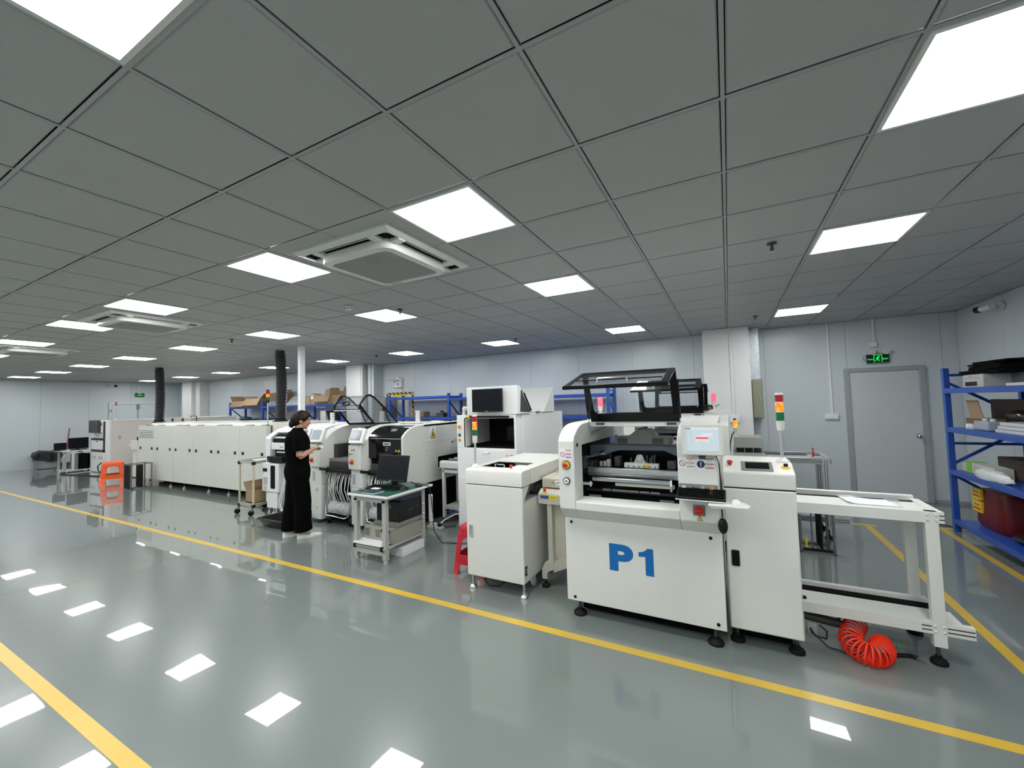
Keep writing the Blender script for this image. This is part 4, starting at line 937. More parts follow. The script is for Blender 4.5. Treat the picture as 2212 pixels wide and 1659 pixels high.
part('slot', MB().box(.045, .318, 5.575, 5.9, .995, 1.056), 'black_matte', hb); part('slot_window', MB().box(.045, .318, 5.568, 5.572, 1.0, 1.055), 'glass_dark', hb)
for x in (.05, .31, .14, .23): part('slot_post', MB().box(x-.003, x+.003, 5.562, 5.567, 1.0, 1.056), 'grey_paint', hb)
beacon(L2, .06, 5.62, 1.178, 1.378, 'lamp_amber_core', .026)
part('beacon_cable', MB().tube([(.055, 5.66, 1.29), (.05, 5.68, 1.24), (.02, 5.68, 1.20), (-.005, 5.66, 1.10), (-.01, 5.66, 1.0)], .007, 6), 'cable_black', L2)
loader_frame(L2, .33, 1.01, 1.14, 5.86, 6.36, 'aluminium', True)
single('marker_pen', MB().lathe([(.010, 0), (.010, .055), (.006, .062), (.006, .085), (.009, .087), (.008, .105)], (.86, 6.0, .922), 10), 'red_plastic', 'small red pen standing on the rear aluminium deck', 'pen', (.86, 6.0, .922), smooth=40)
# ---- empty board magazines (open racks with slotted black side walls)
def magazine(name, label, x0, x1, y0, y1, h, base=0.0, across=False):
    t = thing(name, label, 'magazine rack', ((x0+x1)/2, (y0+y1)/2, base), 'open metal board magazines')
    z0, z1 = base, base+h; b = .022
    for x in (x0, x1-b):
        for y in (y0, y1-b): part('upright', MB().box(x, x+b, y, y+b, z0, z1), 'anodised', t, bevel=.002)
    for z in (z0, z1-b):
        part('plate', frame2(MB(), [(x0, y0), (x1, y0), (x1, y1), (x0, y1)], [(x0+.03, y0+.03), (x1-.03, y0+.03), (x1-.03, y1-.03), (x0+.03, y1-.03)], 'z', z, z+.016), 'anodised', t)
    xm = x0+(x1-x0)*.62
    if across:
        for y in (y0+b*.4, y0+(y1-y0)*.55): part('slotted_wall', MB().box(x0+b, x1-b, y, y+.012, z0+.03, z1-.03), 'dark_interior', t)
    else:
        for x in (x0+b*.2, xm): part('slotted_wall', MB().box(x, x+.012, y0+b, y1-b, z0+.03, z1-.03), 'dark_interior', t)
    part('base_bar', MB().box(x0+b, x1-b, y0+.03, y0+.05, z0+.016, z0+.04), 'black_plastic', t)
    part('screw', MB().cyl((x0+.12, y0+.1, z0+.02), (x0+.12, y0+.1, z1-.02), .007, n=10), 'steel', t)
    return t
magazine('board_magazine', 'open metal board magazine on the floor under the rear loader', .60, .905, 5.30, 5.66, .56)
magazine('board_magazine', 'open metal board magazine on the floor beside the orange stool', -11.92, -11.56, 4.02, 4.40, .56, 0.0, True)
single('yellow_tool', MB().lathe([(.016, 0), (.012, .06), (.02, .09), (.014, .11)], (.66, 5.36, .016), 12), 'label_yellow', 'small yellow tool standing in the rear board magazine', 'tool', (.66, 5.36, .016), smooth=40)
# ---- red spiral air hose with blow gun
path = [Vector(p) for p in ((.70, 3.62, .085), (.665, 3.54, .075), (.638, 3.46, .07), (.622, 3.38, .066), (.632, 3.32, .064), (.655, 3.285, .062), (.685, 3.268, .062), (.72, 3.275, .062), (.748, 3.31, .064), (.768, 3.35, .064), (.776, 3.395, .064), (.772, 3.43, .064))]
def cat(P, u):
    n = len(P)-1; f = u*n; k = min(int(f), n-1); s = f-k
    a, b, c_, d = P[max(k-1, 0)], P[k], P[k+1], P[min(k+2, n)]
    return .5*((2*b)+(-a+c_)*s+(2*a-5*b+4*c_-d)*s*s+(-a+3*b-3*c_+d)*s**3)
hel = []; N = 640; turns = 22
for k in range(N+1):
    u = k/N; p = cat(path, u); d = (cat(path, min(1, u+.01))-cat(path, max(0, u-.01))).normalized(); s = d.cross(Vector((0, 0, 1))).normalized(); v = s.cross(d)
    warp = u+.018*math.sin(u*9); a = 2*PI*turns*warp; r = .060
    hel.append(p+s*(r*math.cos(a))+v*(r*math.sin(a)))
t = thing('air_hose', 'bright red spiral air hose with black blow gun on the floor', 'air hose', (.7, 3.4, 0))
part('spiral_hose', MB().tube(hel, .0060, 6), 'hose_red', t, smooth=60)
part('blow_gun', MB().tube([(.80, 3.40, .02), (.86, 3.42, .022), (.925, 3.445, .022), (.945, 3.43, .02)], [.009, .012, .013, .010], 10), 'black_plastic', t, smooth=40)
part('trigger', MB().bar((.90, 3.425, .034), (.955, 3.435, .03), .010, .006), 'black_plastic', t)
part('nozzle', MB().tube([(.942, 3.43, .02), (.985, 3.378, .016)], [.005, .003], 8), 'chrome', t, smooth=40)
part('hose_end', MB().tube([(.70, 3.62, .14), (.64, 3.58, .15), (.58, 3.54, .12)], .007, 8), 'black_plastic', t, smooth=40)

# ================================================================== link conveyor between printer and white cabinet
K1 = thing('link_conveyor', 'beige link conveyor with emergency stop between printer and white cabinet', 'conveyor', (-1.38, 3.42, 0))
part('control_box', MB().prism([(3.42, .738), (3.42, .826), (3.43, .836), (3.485, .862), (3.60, .862), (3.60, .738)], 'x', -1.573, -1.19), 'beige_paint', K1, bevel=.006)
part('conveyor_hood', MB().prism([(3.50, .872), (3.50, .952), (3.508, .962), (3.95, .962), (3.95, .872)], 'x', -1.562, -1.19), 'beige_paint', K1, bevel=.005)
part('belt', MB().box(-1.56, -1.19, 3.62, 3.9, .84, .872), 'black_matte', K1)
part('side_guide', MB().bar((-1.50, 3.70, .985), (-1.19, 3.92, .995), .02, .02), 'beige_paint', K1)
estop(K1, (-1.515, 3.452, .847), (0, -.38, .92), .0155, 'label_yellow', .024)
part('maker_label', MB().box(-1.548, -1.470, 3.4185, 3.421, .788, .815), 'label_blue', K1); part('yellow_label', MB().box(-1.462, -1.385, 3.4185, 3.421, .783, .822), 'label_yellow', K1)
part('label_script', MB().tube([(-1.452, 3.4175, .803), (-1.445, 3.4175, .810), (-1.435, 3.4175, .800), (-1.425, 3.4175, .806), (-1.40, 3.4175, .800)], .0018, 5), 'ink', K1)
warn_triangle(K1, (-1.452, 3.4995, .916), (1, 0, 0), (0, -1, 0), .036)
part('white_label', MB().box(-1.43, -1.37, 3.498, 3.501, .90, .938), 'label_white', K1); part('label_mark', MB().tube([(-1.425, 3.4965, .912), (-1.412, 3.4965, .918), (-1.40, 3.4965, .924), (-1.39, 3.4965, .920)], .003, 5), 'ink', K1)
lg = part('leg', MB().box(-1.497, -1.45, 3.44, 3.50, .23, .738), 'beige_paint', K1, bevel=.004)
part('leg_plate', MB().box(-1.497, -1.35, 3.50, 3.95, .24, .738), 'beige_paint', K1)
part('foot_bar', MB().prism([(-1.445, .14), (-1.445, .23), (-1.19, .34), (-1.19, .26)], 'y', 3.43, 3.50), 'beige_paint', K1)
part('foot_arm', MB().prism([(-1.555, .075), (-1.555, .16), (-1.52, .225), (-1.44, .245), (-1.44, .165), (-1.49, .145), (-1.505, .12), (-1.505, .075)], 'y', 3.42, 3.50), 'beige_paint', K1, bevel=.004)
levelling_foot(K1, -1.53, 3.45, .08, .036); levelling_foot(K1, -1.25, 3.9, .24, .036)
for x in (-1.22, -1.30): part('cable_clip', MB().cyl((x, 3.46, .70), (x, 3.46, .738), .014, n=12), 'black_plastic', K1)

# ================================================================== white buffer cabinet
W1 = thing('buffer_cabinet', 'white floor-standing buffer cabinet with dark top window, left of the printer', 'machine cabinet', (-1.87, 3.13, 0))
part('body', MB().prism([(3.145, .128), (3.145, .928), (3.165, .928), (3.277, .931), (3.194, .844), (3.165, .801), (4.33, .801), (4.33, .128)], 'x', -2.15, -1.587), 'warm_paint', W1)
dr = part('door', MB().prism(rrect(-2.158, -1.585, .122, .929, .012, 4), 'y', 3.128, 3.152), 'warm_paint', W1, bevel=.006)
part('hood_gap_shade', MB().box(-2.152, -1.590, 3.134, 3.17, .925, .938), 'black_matte', W1)  # shading of the gap between door and hood, put in as a black strip
hs = part('door_handle', frame2(MB(), rrect(-2.129, -2.089, .464, .570, .005), rrect(-2.121, -2.098, .474, .560, .004), 'y', 3.122, 3.134), 'aluminium', dr)
part('handle_pocket', MB().box(-2.121, -2.098, 3.127, 3.131, .474, .560), 'galvanised', dr)
hood = [(3.126, .936), (3.126, 1.05), (3.135, 1.064), (3.15, 1.07), (4.34, 1.07), (4.34, .936)]
WX0, WX1, WY0, WY1 = -2.105, -1.697, 3.295, 3.645
part('hood_front', MB().prism([(3.126, .936), (3.126, 1.05), (3.135, 1.064), (3.15, 1.07), (WY0, 1.07), (WY0, .936)], 'x', -2.160, -1.583), 'warm_paint', W1, bevel=.004)
part('hood_rear', MB().box(-2.160, -1.583, WY1, 4.34, .936, 1.07), 'warm_paint', W1)
for a, b in ((-2.160, WX0), (WX1, -1.583)): part('hood_side', MB().box(a, b, WY0, WY1, .936, 1.07), 'warm_paint', W1)
part('window_well', MB().box(WX0, WX1, WY0, WY1, .94, .99), 'navy_case', W1); wn = part('top_window', MB().box(WX0, WX1, WY0, WY1, 1.058, 1.064), 'glass_dark', W1)
part('window_handle', MB().tube([(-1.96, WY0+.035, 1.064), (-1.96, WY0+.035, 1.085), (-1.95, WY0+.035, 1.09), (-1.875, WY0+.035, 1.09), (-1.865, WY0+.035, 1.085), (-1.865, WY0+.035, 1.064)], .007, 8), 'chrome', wn, smooth=40)
part('window_paper', MB().box(-1.80, -1.70, WY0+.01, WY0+.2, 1.0645, 1.066), 'paper', wn)
estop(W1, (-1.755, 3.262, 1.07), (0, 0, 1), .017, None)
part('belt_module', MB().box(-2.1, -1.60, 3.45, 4.2, .83, .90).box(-1.66, -1.62, 3.30, 4.2, .86, .915), 'dark_steel', W1)
part('guide_rail', MB().box(-1.60, -1.588, 3.17, 4.3, .803, .815).box(-1.606, -1.60, 3.172, 3.19, .79, .85), 'aluminium', W1)
part('motor', MB().cyl((-1.64, 3.28, .87), (-1.60, 3.28, .87), .022, n=14), 'dark_steel', W1, smooth=40)
part('side_socket', MB().box(-1.588, -1.580, 3.142, 3.183, .19, .268), 'black_plastic', W1, bevel=.003); part('socket_rim', MB().box(-1.582, -1.577, 3.152, 3.173, .21, .25), 'aluminium', W1)
for x in (-2.12, -1.607): levelling_foot(W1, x, 3.16, .14, .035, 'chrome', 'steel')
for x in (-1.64, -2.1):
    cs = part('caster', MB().cyl((x-.012, 3.42, .034), (x+.012, 3.42, .034), .034, n=18), 'cable_white', W1, smooth=40); part('caster_fork', MB().box(x-.018, x+.018, 3.385, 3.43, .04, .13), 'cable_white', cs)
for z in (.63, .5, .35, .22): part('side_rivet', MB().cyl((-1.588, 3.16, z), (-1.584, 3.16, z), .003, n=8), 'dark_steel', W1)
part('under_cable', MB().tube([(-2.05, 3.2, .14), (-2.02, 3.2, .06), (-1.98, 3.21, .02), (-1.9, 3.25, .015), (-1.86, 3.3, .05)], .006, 8), 'cable_black', W1)
tower_light('signal_tower', 'signal tower with lit amber lens on the white buffer cabinet', -2.118, 3.235, 1.07, (1.297, 1.362, 1.420, 1.488, 1.545), .0235)
# red stool half hidden behind the cabinet
def stool(name, label, x, y, rz, h, w0, w1, m, lw=.05):
    t = thing(name, label, 'stool', (x, y, 0), 'plastic stools', rz)
    def at(ax, ay, z): w_ = w1+(w0-w1)*z/h; return (ax*w_/2, ay*w_/2, z)
    part('seat', MB().loft([[(p[0], p[1], zz) for p in rrect(-w0/2*s, w0/2*s, -w0/2*s, w0/2*s, .03, 4)] for s, zz in ((1.04, h-.05), (1.04, h-.045), (1.0, h-.012), (.96, h-.002), (.92, h))]), m, t, smooth=35, local=True)
    sk = part('skirt', MB().loft([[(p[0]*s, p[1]*s, zz) for p in rrect(-w0/2, w0/2, -w0/2, w0/2, .03, 4)] for s, zz in ((1.0, h-.048), (1.03, h-.09))], caps=False), m, t, local=True)
    sk.modifiers.new('thickness', 'SOLIDIFY').thickness = .006
    for sx in (-1, 1):
        for sy in (-1, 1):
            mb = MB(); rings = []
            for z, q, l_ in ((0, 1.06, lw*1.25), (.02, 1.0, lw*1.15), (h*.4, 1.0, lw), (h-.07, 1.0, lw*1.15)):
                cx, cy, _ = at(sx*q, sy*q, z); a = [(cx, cy), (cx-sx*l_, cy), (cx-sx*l_, cy-sy*.012), (cx-sx*.012, cy-sy*.012), (cx-sx*.012, cy-sy*l_), (cx, cy-sy*l_)]
                rings.append([(u, v, z) for u, v in a])
            part('leg', mb.loft(rings), m, t, local=True, bevel=.003)
    for k in range(4):
        R = Matrix.Rotation(k*PI/2, 3, 'Z'); z0, z1 = h*.20, h*.40; a = (w1+(w0-w1)*.20)/2; b = (w1+(w0-w1)*.40)/2
        arch = [(-b+.03, z1), (b-.03, z1), (a-.02, z0-.02), (a-.07, z0), (-a+.07, z0), (-a+.02, z0-.02)]
        mb = MB().prism([(u, z) for u, z in arch], 'y', -a+.002, -a+.012); mb.v = [tuple(R @ Vector(p)) for p in mb.v]; part('brace', mb, m, t, local=True)
        top = [(-w0/2+.02, h-.085), (w0/2-.02, h-.085)]+[(w0/2*.82*math.cos(q), h-.20+.10*math.sin(q)) for q in [PI*i/8 for i in range(9)]]
        mb = MB().prism(top, 'y', -w0/2-.014, -w0/2-.004); mb.v = [tuple(R @ Vector(p)) for p in mb.v]; part('apron', mb, m, t, local=True)
    return t
stool('plastic_stool', 'bright red plastic stool half hidden behind the white cabinet', -2.30, 3.52, .05, .46, .27, .36, 'red_plastic')
stool('plastic_stool', 'orange plastic stool standing by the long oven', -13.49, 4.35, 1.25, .50, .37, .47, 'orange_plastic', .095)
# ================================================================== inspection machine
S = thing('inspection_machine', 'tall cool-white inspection machine with black monitor on its hinged cover', 'inspection machine', (-2.75, 4.42, 0))
sx0, sx1, sy = -3.172, -2.30, 4.42
part('lower_body', MB().box(sx0, sx1, sy, 5.97, .08, 1.10), 'cool_white', S, bevel=.005)
part('left_post', MB().box(sx0, -3.04, sy, sy+.12, 1.10, 1.52), 'cool_white', S, bevel=.004)
part('left_wall', MB().box(sx0, sx0+.03, sy+.12, 5.97, 1.10, 1.52), 'cool_white', S)
part('right_wall', MB().box(-2.325, sx1, sy, 5.97, 1.10, 1.52), 'cool_white', S, bevel=.003)
part('right_panel', MB().box(-2.298, -2.285, 4.575, 5.965, .75, 1.515), 'cool_white', S, bevel=.004)
part('rear_wall', MB().box(sx0+.03, -2.325, 5.2, 5.23, 1.10, 1.50), 'dark_interior', S)
part('chamber_floor', MB().box(sx0+.03, -2.325, sy+.02, 5.2, 1.10, 1.112), 'black_matte', S)
part('header', MB().box(-3.04, -2.325, sy, sy+.06, 1.475, 1.52), 'cool_white', S, bevel=.003)
part('cover_seal', MB().cyl((-3.0, sy-.012, 1.500), (-2.385, sy-.012, 1.494), .014, n=12), 'black_plastic', S, smooth=40)
part('top_deck', MB().box(sx0+.03, -2.325, sy+.06, 5.95, 1.50, 1.52), 'cool_white', S)
part('window_trim', MB().tube([(-3.045, sy-.004, 1.108), (-3.047, sy-.004, 1.45), (-3.04, sy-.004, 1.475), (-3.0, sy-.004, 1.485)], .007, 8), 'black_plastic', S, smooth=40)
part('window_edge', MB().tube([(-3.028, sy-.004, 1.108), (-3.032, sy-.004, 1.44), (-3.022, sy-.004, 1.462), (-2.99, sy-.004, 1.47)], .006, 8), 'aluminium_white', S, smooth=40)
part('camera_head', MB().box(-2.48, -2.36, 4.75, 4.95, 1.20, 1.40).cyl((-2.42, 4.85, 1.40), (-2.42, 4.85, 1.46), .04, n=16), 'black_plastic', S, bevel=.006)
part('head_label', MB().box(-2.465, -2.425, 4.747, 4.751, 1.34, 1.385), 'mid_grey', S); part('head_light', MB().box(-2.40, -2.39, 4.747, 4.751, 1.33, 1.37), 'screen_ui_blue', S)
part('cable_chain', MB().tube([(-2.50, 4.9, 1.36), (-2.44, 4.9, 1.42), (-2.38, 4.88, 1.40)], .016, 10), 'black_plastic', S, smooth=40)
part('gantry', MB().box(-2.72, -2.34, 4.95, 5.15, 1.14, 1.34).box(-2.66, -2.5, 4.9, 4.96, 1.2, 1.36), 'black_plastic', S, bevel=.008)
# monitor cover: front prism leaning back, and the rear cover leaning the other way
part('front_cover', MB().prism([(sy+.0, 1.524), (sy+.0, 1.868), (sy+.012, 1.876), (4.50, 1.872), (4.82, 1.524)], 'x', -3.008, -2.268), 'cool_white', S, bevel=.004)
part('cover_inner', MB().prism([(4.49, 1.55), (4.52, 1.83), (4.79, 1.535)], 'x', -2.2685, -2.266), 'dark_steel', S)
part('rear_cover', MB().prism([(5.235, 1.524), (5.60, 1.876), (5.62, 1.876), (5.62, 1.524)], 'x', -3.0, -2.275), 'cool_white', S, bevel=.003)
part('rear_slope', MB().prism([(5.22, 1.53), (5.235, 1.524), (5.60, 1.874), (5.59, 1.88)], 'x', -3.01, -2.27), 'cool_white', S)
part('cover_strut', MB().cyl((-2.262, 4.60, 1.78), (-2.262, 4.79, 1.56), .011, n=10), 'black_plastic', S, smooth=40)
part('strut_rod', MB().cyl((-2.262, 4.52, 1.82), (-2.262, 4.60, 1.78), .006, n=8).cyl((-2.27, 4.575, 1.745), (-2.255, 4.575, 1.745), .016, n=12), 'chrome', S, smooth=40)
part('latch', MB().box(-2.30, -2.27, 5.02, 5.09, 1.522, 1.54), 'dark_steel', S)
part('mount_plate', MB().box(-2.77, -2.57, sy-.03, sy, 1.64, 1.76), 'mid_grey', S)
mo = part('monitor', MB().box(-2.886, -2.450, sy-.062, sy-.028, 1.558, 1.845), 'black_plastic', S, bevel=.004)
part('screen', MB().box(-2.872, -2.464, sy-.0635, sy-.061, 1.580, 1.832), 'screen_off', mo); part('badge', MB().box(-2.685, -2.655, sy-.0637, sy-.0615, 1.563, 1.570), 'grey_paint', mo)
for z, m, r in ((1.366, 'button_orange', .028), (1.304, 'button_white', .014), (1.260, 'button_green', .022), (1.198, 'button_orange', .020)): button(S, (-3.130, sy, z), (0, -1, 0), m, r, 'dark_steel' if m == 'button_green' else 'yellow_plastic' if m == 'button_orange' else 'aluminium')
dw = part('drawer', MB().box(-2.975, -2.46, sy-.006, sy+.01, .885, 1.080), 'cool_white', S, bevel=.002)
part('drawer_handle', MB().tube([(-2.775, sy-.006, 1.036), (-2.775, sy-.03, 1.040), (-2.77, sy-.032, 1.042), (-2.668, sy-.032, 1.044), (-2.663, sy-.03, 1.042), (-2.663, sy-.006, 1.038)], .005, 8), 'chrome', dw, smooth=40)
part('lower_door', MB().box(-3.165, -2.31, sy-.006, sy+.01, .095, .72), 'cool_white', S, bevel=.002)
part('brand_mark', MB().tube([(-2.445, sy-.002, 1.005), (-2.430, sy-.002, 1.022), (-2.42, sy-.002, 1.022), (-2.405, sy-.002, 1.005)], .003, 6).box(-2.39, -2.345, sy-.002, sy, 1.017, 1.026), 'button_red', S)
part('power_socket', MB().box(-3.174, -3.10, sy-.004, sy+.004, .325, .388), 'black_plastic', S, bevel=.003)
for x0, s in ((-2.375, 'no'), ): sticker(S, -2.378, -2.33, sy-.0005, 1.477, 1.517)
part('yellow_sticker', MB().box(-2.998, -2.955, sy-.028, sy-.024, 1.49, 1.52), 'label_yellow', S)
part('swivel_arm', MB().ell((-3.10, 4.50, 1.60), (.03, .03, .035), 12, 8).cyl((-3.11, 4.50, 1.52), (-3.11, 4.50, 1.585), .022, .016, 14).cyl((-3.09, 4.5, 1.61), (-3.03, 4.48, 1.615), .018, n=12), 'warm_paint', S, smooth=50)
for x in (-3.1, -2.37):
    for y in (4.52, 5.85): levelling_foot(S, x, y, .1, .04)

# ---- link conveyor between the inspection machine and placement machines
K2 = thing('link_conveyor', 'grey link conveyor on thin legs left of the inspection machine', 'conveyor', (-3.48, 4.72, 0))
part('front_cover', MB().prism([(4.70, .765), (4.70, .845), (4.715, .862), (4.76, .868), (4.76, .755)], 'x', -3.69, -3.18), 'aluminium_white', K2, bevel=.004)
part('rear_cover', MB().box(-3.69, -3.18, 5.05, 5.10, .76, .868), 'aluminium_white', K2); part('belt', MB().box(-3.69, -3.18, 4.77, 5.05, .80, .855), 'black_matte', K2)
part('rail', MB().box(-3.62, -3.18, 4.83, 4.85, .865, .885), 'aluminium', K2)
for x in (-3.645, -3.26):
    for y in (4.72, 5.06): part('leg', MB().box(x-.022, x+.022, y, y+.04, .07, .76), 'aluminium_white', K2, bevel=.003); levelling_foot(K2, x, y+.02, .08, .025)
part('crossbar', MB().box(-3.645, -3.26, 4.72, 4.74, .70, .74), 'aluminium_white', K2); part('shelf', MB().box(-3.62, -3.2, 4.72, 5.08, .19, .24), 'grey_paint', K2, bevel=.003); part('dark_view_block', MB().box(-3.79, -3.18, 5.30, 5.32, .03, .98), 'black_matte', K2)  # last piece: black sheet added to close the view behind and keep it dark

# ================================================================== placement machines
def arch_profile(): return [(3.955, .812), (3.955, 1.140), (4.02, 1.165), (4.06, 1.20), (4.11, 1.25), (4.17, 1.295), (4.25, 1.335), (4.35, 1.368), (4.46, 1.388), (4.60, 1.398), (5.40, 1.400), (5.40, .60), (4.30, .60), (4.23, .795)]
def terminal(t, x0, y0, m, wd=.262, ht=.205):
    """tilted touch terminal on top of a console"""
    V = Vector((0, .082, .205)).normalized(); N = Vector((0, -.205, .082)).normalized(); p = Vector((x0, y0, 1.172))
    def slab(a, b, c, d, d0, d1):
        vs = [p+Vector((u, 0, 0))+V*v+N*dd for dd in (d0, d1) for v in (c, d) for u in (a, b)]
        return MB()._add(vs, [(0, 2, 3, 1), (4, 5, 7, 6), (0, 1, 5, 4), (1, 3, 7, 5), (3, 2, 6, 7), (2, 0, 4, 6)])
    o = part('terminal', slab(0, wd, 0, ht+.012, -.055, 0), 'cool_white', t, bevel=.012, seg=3)
    part('terminal_bezel', slab(.028, wd-.045, .043, ht-.022, -.002, .002), 'mid_grey', o); part('terminal_screen', slab(.034, wd-.051, .049, ht-.028, 0, .003), m, o)
    part('terminal_name', slab(wd*.38, wd*.62, ht-.006, ht+.000, 0, .0015), 'print_grey', o)
    part('terminal_bracket', MB().box(x0+.04, x0+wd-.06, y0+.02, y0+.12, 1.12, 1.20), 'mid_grey', o); part('terminal_latch', slab(wd*.4, wd*.6, ht+.012, ht+.022, -.04, -.01), 'cool_white', o)
    return o
def console(t, x0, lit=True):
    x1 = x0+.222
    part('column_housing', MB().prism(arch_profile(), 'x', x0, x1), 'white_paint', t, smooth=25, bevel=.006)
    fc = part('console_front', MB().box(x0-.002, x1-.035, 3.940, 3.957, .815, 1.138), 'warm_paint', t, bevel=.004)
    for k, (a, z, m) in enumerate(((.035, 1.078, 'lamp_amber_core' if lit else 'button_white'), (.075, 1.080, 'mid_grey'), (.115, 1.082, 'black_plastic'), (.035, 1.022, 'black_plastic'), (.075, 1.024, 'mid_grey'))): button(t, (x0+a, 3.940, z), (0, -1, 0), m, .0115, 'grey_paint')
    estop(t, (x0+.072, 3.940, .912), (0, -1, 0), .022, 'button_orange', .036)
    part('post_head', MB().box(x0, x1, 3.985, 4.25, .555, .805), 'white_paint', t, bevel=.004); part('post', MB().box(x0+.005, x1-.005, 3.98, 4.22, .055, .552), 'white_paint', t, bevel=.008)
    part('rating_plate', MB().box(x0+.03, x0+.085, 3.983, 3.986, .60, .74), 'print_grey', t); part('small_label', MB().box(x0+.11, x0+.155, 3.978, 3.981, .455, .50), 'print_grey', t); part('red_label', MB().box(x0+.12, x0+.138, 3.978, 3.981, .215, .235), 'button_red', t)
    for a, z in ((.03, .52), (.185, .52), (.03, .12), (.185, .12)): part('post_screw', MB().cyl((x0+a, 3.981, z), (x0+a, 3.976, z), .006, n=10), 'aluminium', t)
    part('rail_end', MB().box(x1-.03, x1+.12, 3.97, 4.0, .765, .80), 'black_plastic', t)
def reels(t, x0, x1, y, n, seed):
    """component tapes hanging from the feeder bank into a tray of reels, with a chrome push handle"""
    rnd = random.Random(seed)
    part('feeder_bank', MB().box(x0, x1, 4.10, 4.75, .80, .88), 'dark_steel', t); part('feeder_mouth', MB().box(x0+.01, x1-.01, 4.02, 4.10, .735, .775), 'black_plastic', t, bevel=.004)
    for k in range(int(n*.8)):
        a = x0+.03+(x1-x0-.06)*k/(n*.8-1); part('feeder', MB().box(a-.008, a+.008, 4.03, 4.12, .775, .80+rnd.uniform(0, .012)), 'dark_steel', t)
    for k in range(n):
        a = x0+.03+(x1-x0-.06)*k/(n-1)+rnd.uniform(-.008, .008); b = a+rnd.uniform(-.012, .012); z1 = rnd.uniform(.26, .34)
        pts = [(a+(b-a)*s+.01*math.sin(s*3)*rnd.uniform(-1, 1), y+.05-.07*math.sin(s*PI)*rnd.uniform(.6, 1.1), .745+(z1-.745)*s) for s in (0, .2, .4, .6, .8, 1)]
        mb = MB()
        for q in range(5): mb.bar(pts[q], pts[q+1], .0115, .0016, (0, 1, 0))
        part('component_tape', mb, 'tape_white', t)
    for k in range(n):
        a = x0+.05+(x1-x0-.10)*k/(n-1); zc = .215+rnd.uniform(-.008, .008); part('tape_reel', MB().cyl((a-.006, y+.07, zc), (a+.006, y+.07, zc), .088, n=24).cyl((a-.008, y+.07, zc), (a+.008, y+.07, zc), .03, n=14), 'reel_white', t, smooth=30)
    part('reel_tray', MB().prism([(y-.05, .14), (y-.03, .125), (y+.17, .125), (y+.17, .26), (y+.16, .26), (y+.16, .135), (y-.03, .135)], 'x', x0+.01, x1-.01), 'black_plastic', t)
    part('cart_back', MB().box(x0+.01, x1-.01, y+.19, y+.24, .10, .74), 'black_matte', t)
    part('push_handle', MB().tube([(x0+.02, y+.03, .745), (x0-.0, y-.01, .60), (x0-.0, y-.03, .35), (x0+.03, y-.04, .18), (x0+.06, y-.06, .13), (x1-.10, y-.06, .115), (x1-.05, y-.05, .14), (x1-.02, y-.02, .35), (x1-.02, y+.0, .60), (x1-.03, y+.03, .745)], .0095, 10), 'chrome', t, smooth=60)
    part('lower_bar', MB().cyl((x0+.05, y-.02, .165), (x1-.09, y-.02, .155), .008, n=10), 'chrome', t, smooth=40)
    for a in (x0+.06, x1-.06): cs = part('caster', MB().cyl((a-.012, y-.0, .035), (a+.012, y-.0, .035), .035, n=16), 'rubber', t, smooth=40); part('caster_fork', MB().box(a-.017, a+.017, y-.01, y+.04, .03, .11), 'dark_steel', cs)
def stack_cyl(t, x, y, z0, h):
    o = part('signal_stack', MB().lathe([(.04, 0), (.04, h*.2), (.037, h*.22), (.037, h)], (x, y, z0), 18), 'lens_clear', t, smooth=35)
    for k in (.42, .62, .82): part('ring', MB().cyl((x, y, z0+h*k), (x, y, z0+h*k+.008), .0385, n=18), 'grey_paint', o, smooth=40)

# -- module A: closed black hood and large right side panel
A_ = thing('placement_machine', 'placement machine with closed black hood and big white side panel behind the desk', 'placement machine', (-4.23, 3.98, 0), 'placement machines in a row')
console(A_, -4.66); terminal(A_, -4.664, 3.93, 'screen_touch')
side = [(4.085, .64), (4.085, 1.244), (4.10, 1.265), (4.15, 1.31), (4.21, 1.345), (4.286, 1.374), (4.38, 1.388), (4.48, 1.393), (5.42, 1.400), (5.42, .906), (4.81, .906), (4.81, .75), (5.42, .75), (5.42, .565), (4.16, .575), (4.11, .60)]
sp = part('side_panel', MB().prism(side, 'x', -3.835, -3.80), 'warm_paint', A_, smooth=25, bevel=.005)
part('panel_seam', MB().box(-3.8005, -3.7985, 4.47, 5.42, 1.133, 1.137), 'grey_paint', sp)
warn_triangle(sp, (-3.7995, 4.70, 1.255), (0, 1, 0), (1, 0, 0), .13) if False else None
wl_ = part('warning_label', MB().box(-3.801, -3.7985, 4.63, 4.775, 1.158, 1.352), 'label_white', A_)
tri = lambda k, d: [(-3.7985+d, 4.7025+s*k, 1.235+z*k) for s, z in ((-.066, -.04), (.066, -.04), (0, .10))]
part('triangle', MB()._add(tri(1, .0006)+tri(1, .0012), [(0, 2, 1), (3, 4, 5), (0, 1, 4, 3), (1, 2, 5, 4), (2, 0, 3, 5)]), 'ink', wl_)
part('yellow_field', MB()._add(tri(.80, .001)+tri(.80, .002), [(0, 2, 1), (3, 4, 5), (0, 1, 4, 3), (1, 2, 5, 4), (2, 0, 3, 5)]), 'label_yellow', wl_)
part('hand_mark', MB().bar((-3.796, 4.69, 1.215), (-3.796, 4.70, 1.275), .018, .001, (1, 0, 0)).bar((-3.796, 4.705, 1.215), (-3.796, 4.725, 1.25), .014, .001, (1, 0, 0)), 'ink', wl_)
mb = MB()
for k in range(8): mb.box(-3.7985, -3.797, 4.65+.014*k, 4.659+.014*k, 1.175, 1.182+.004*(k % 3))
part('label_text', mb, 'ink', wl_, kind='stuff')
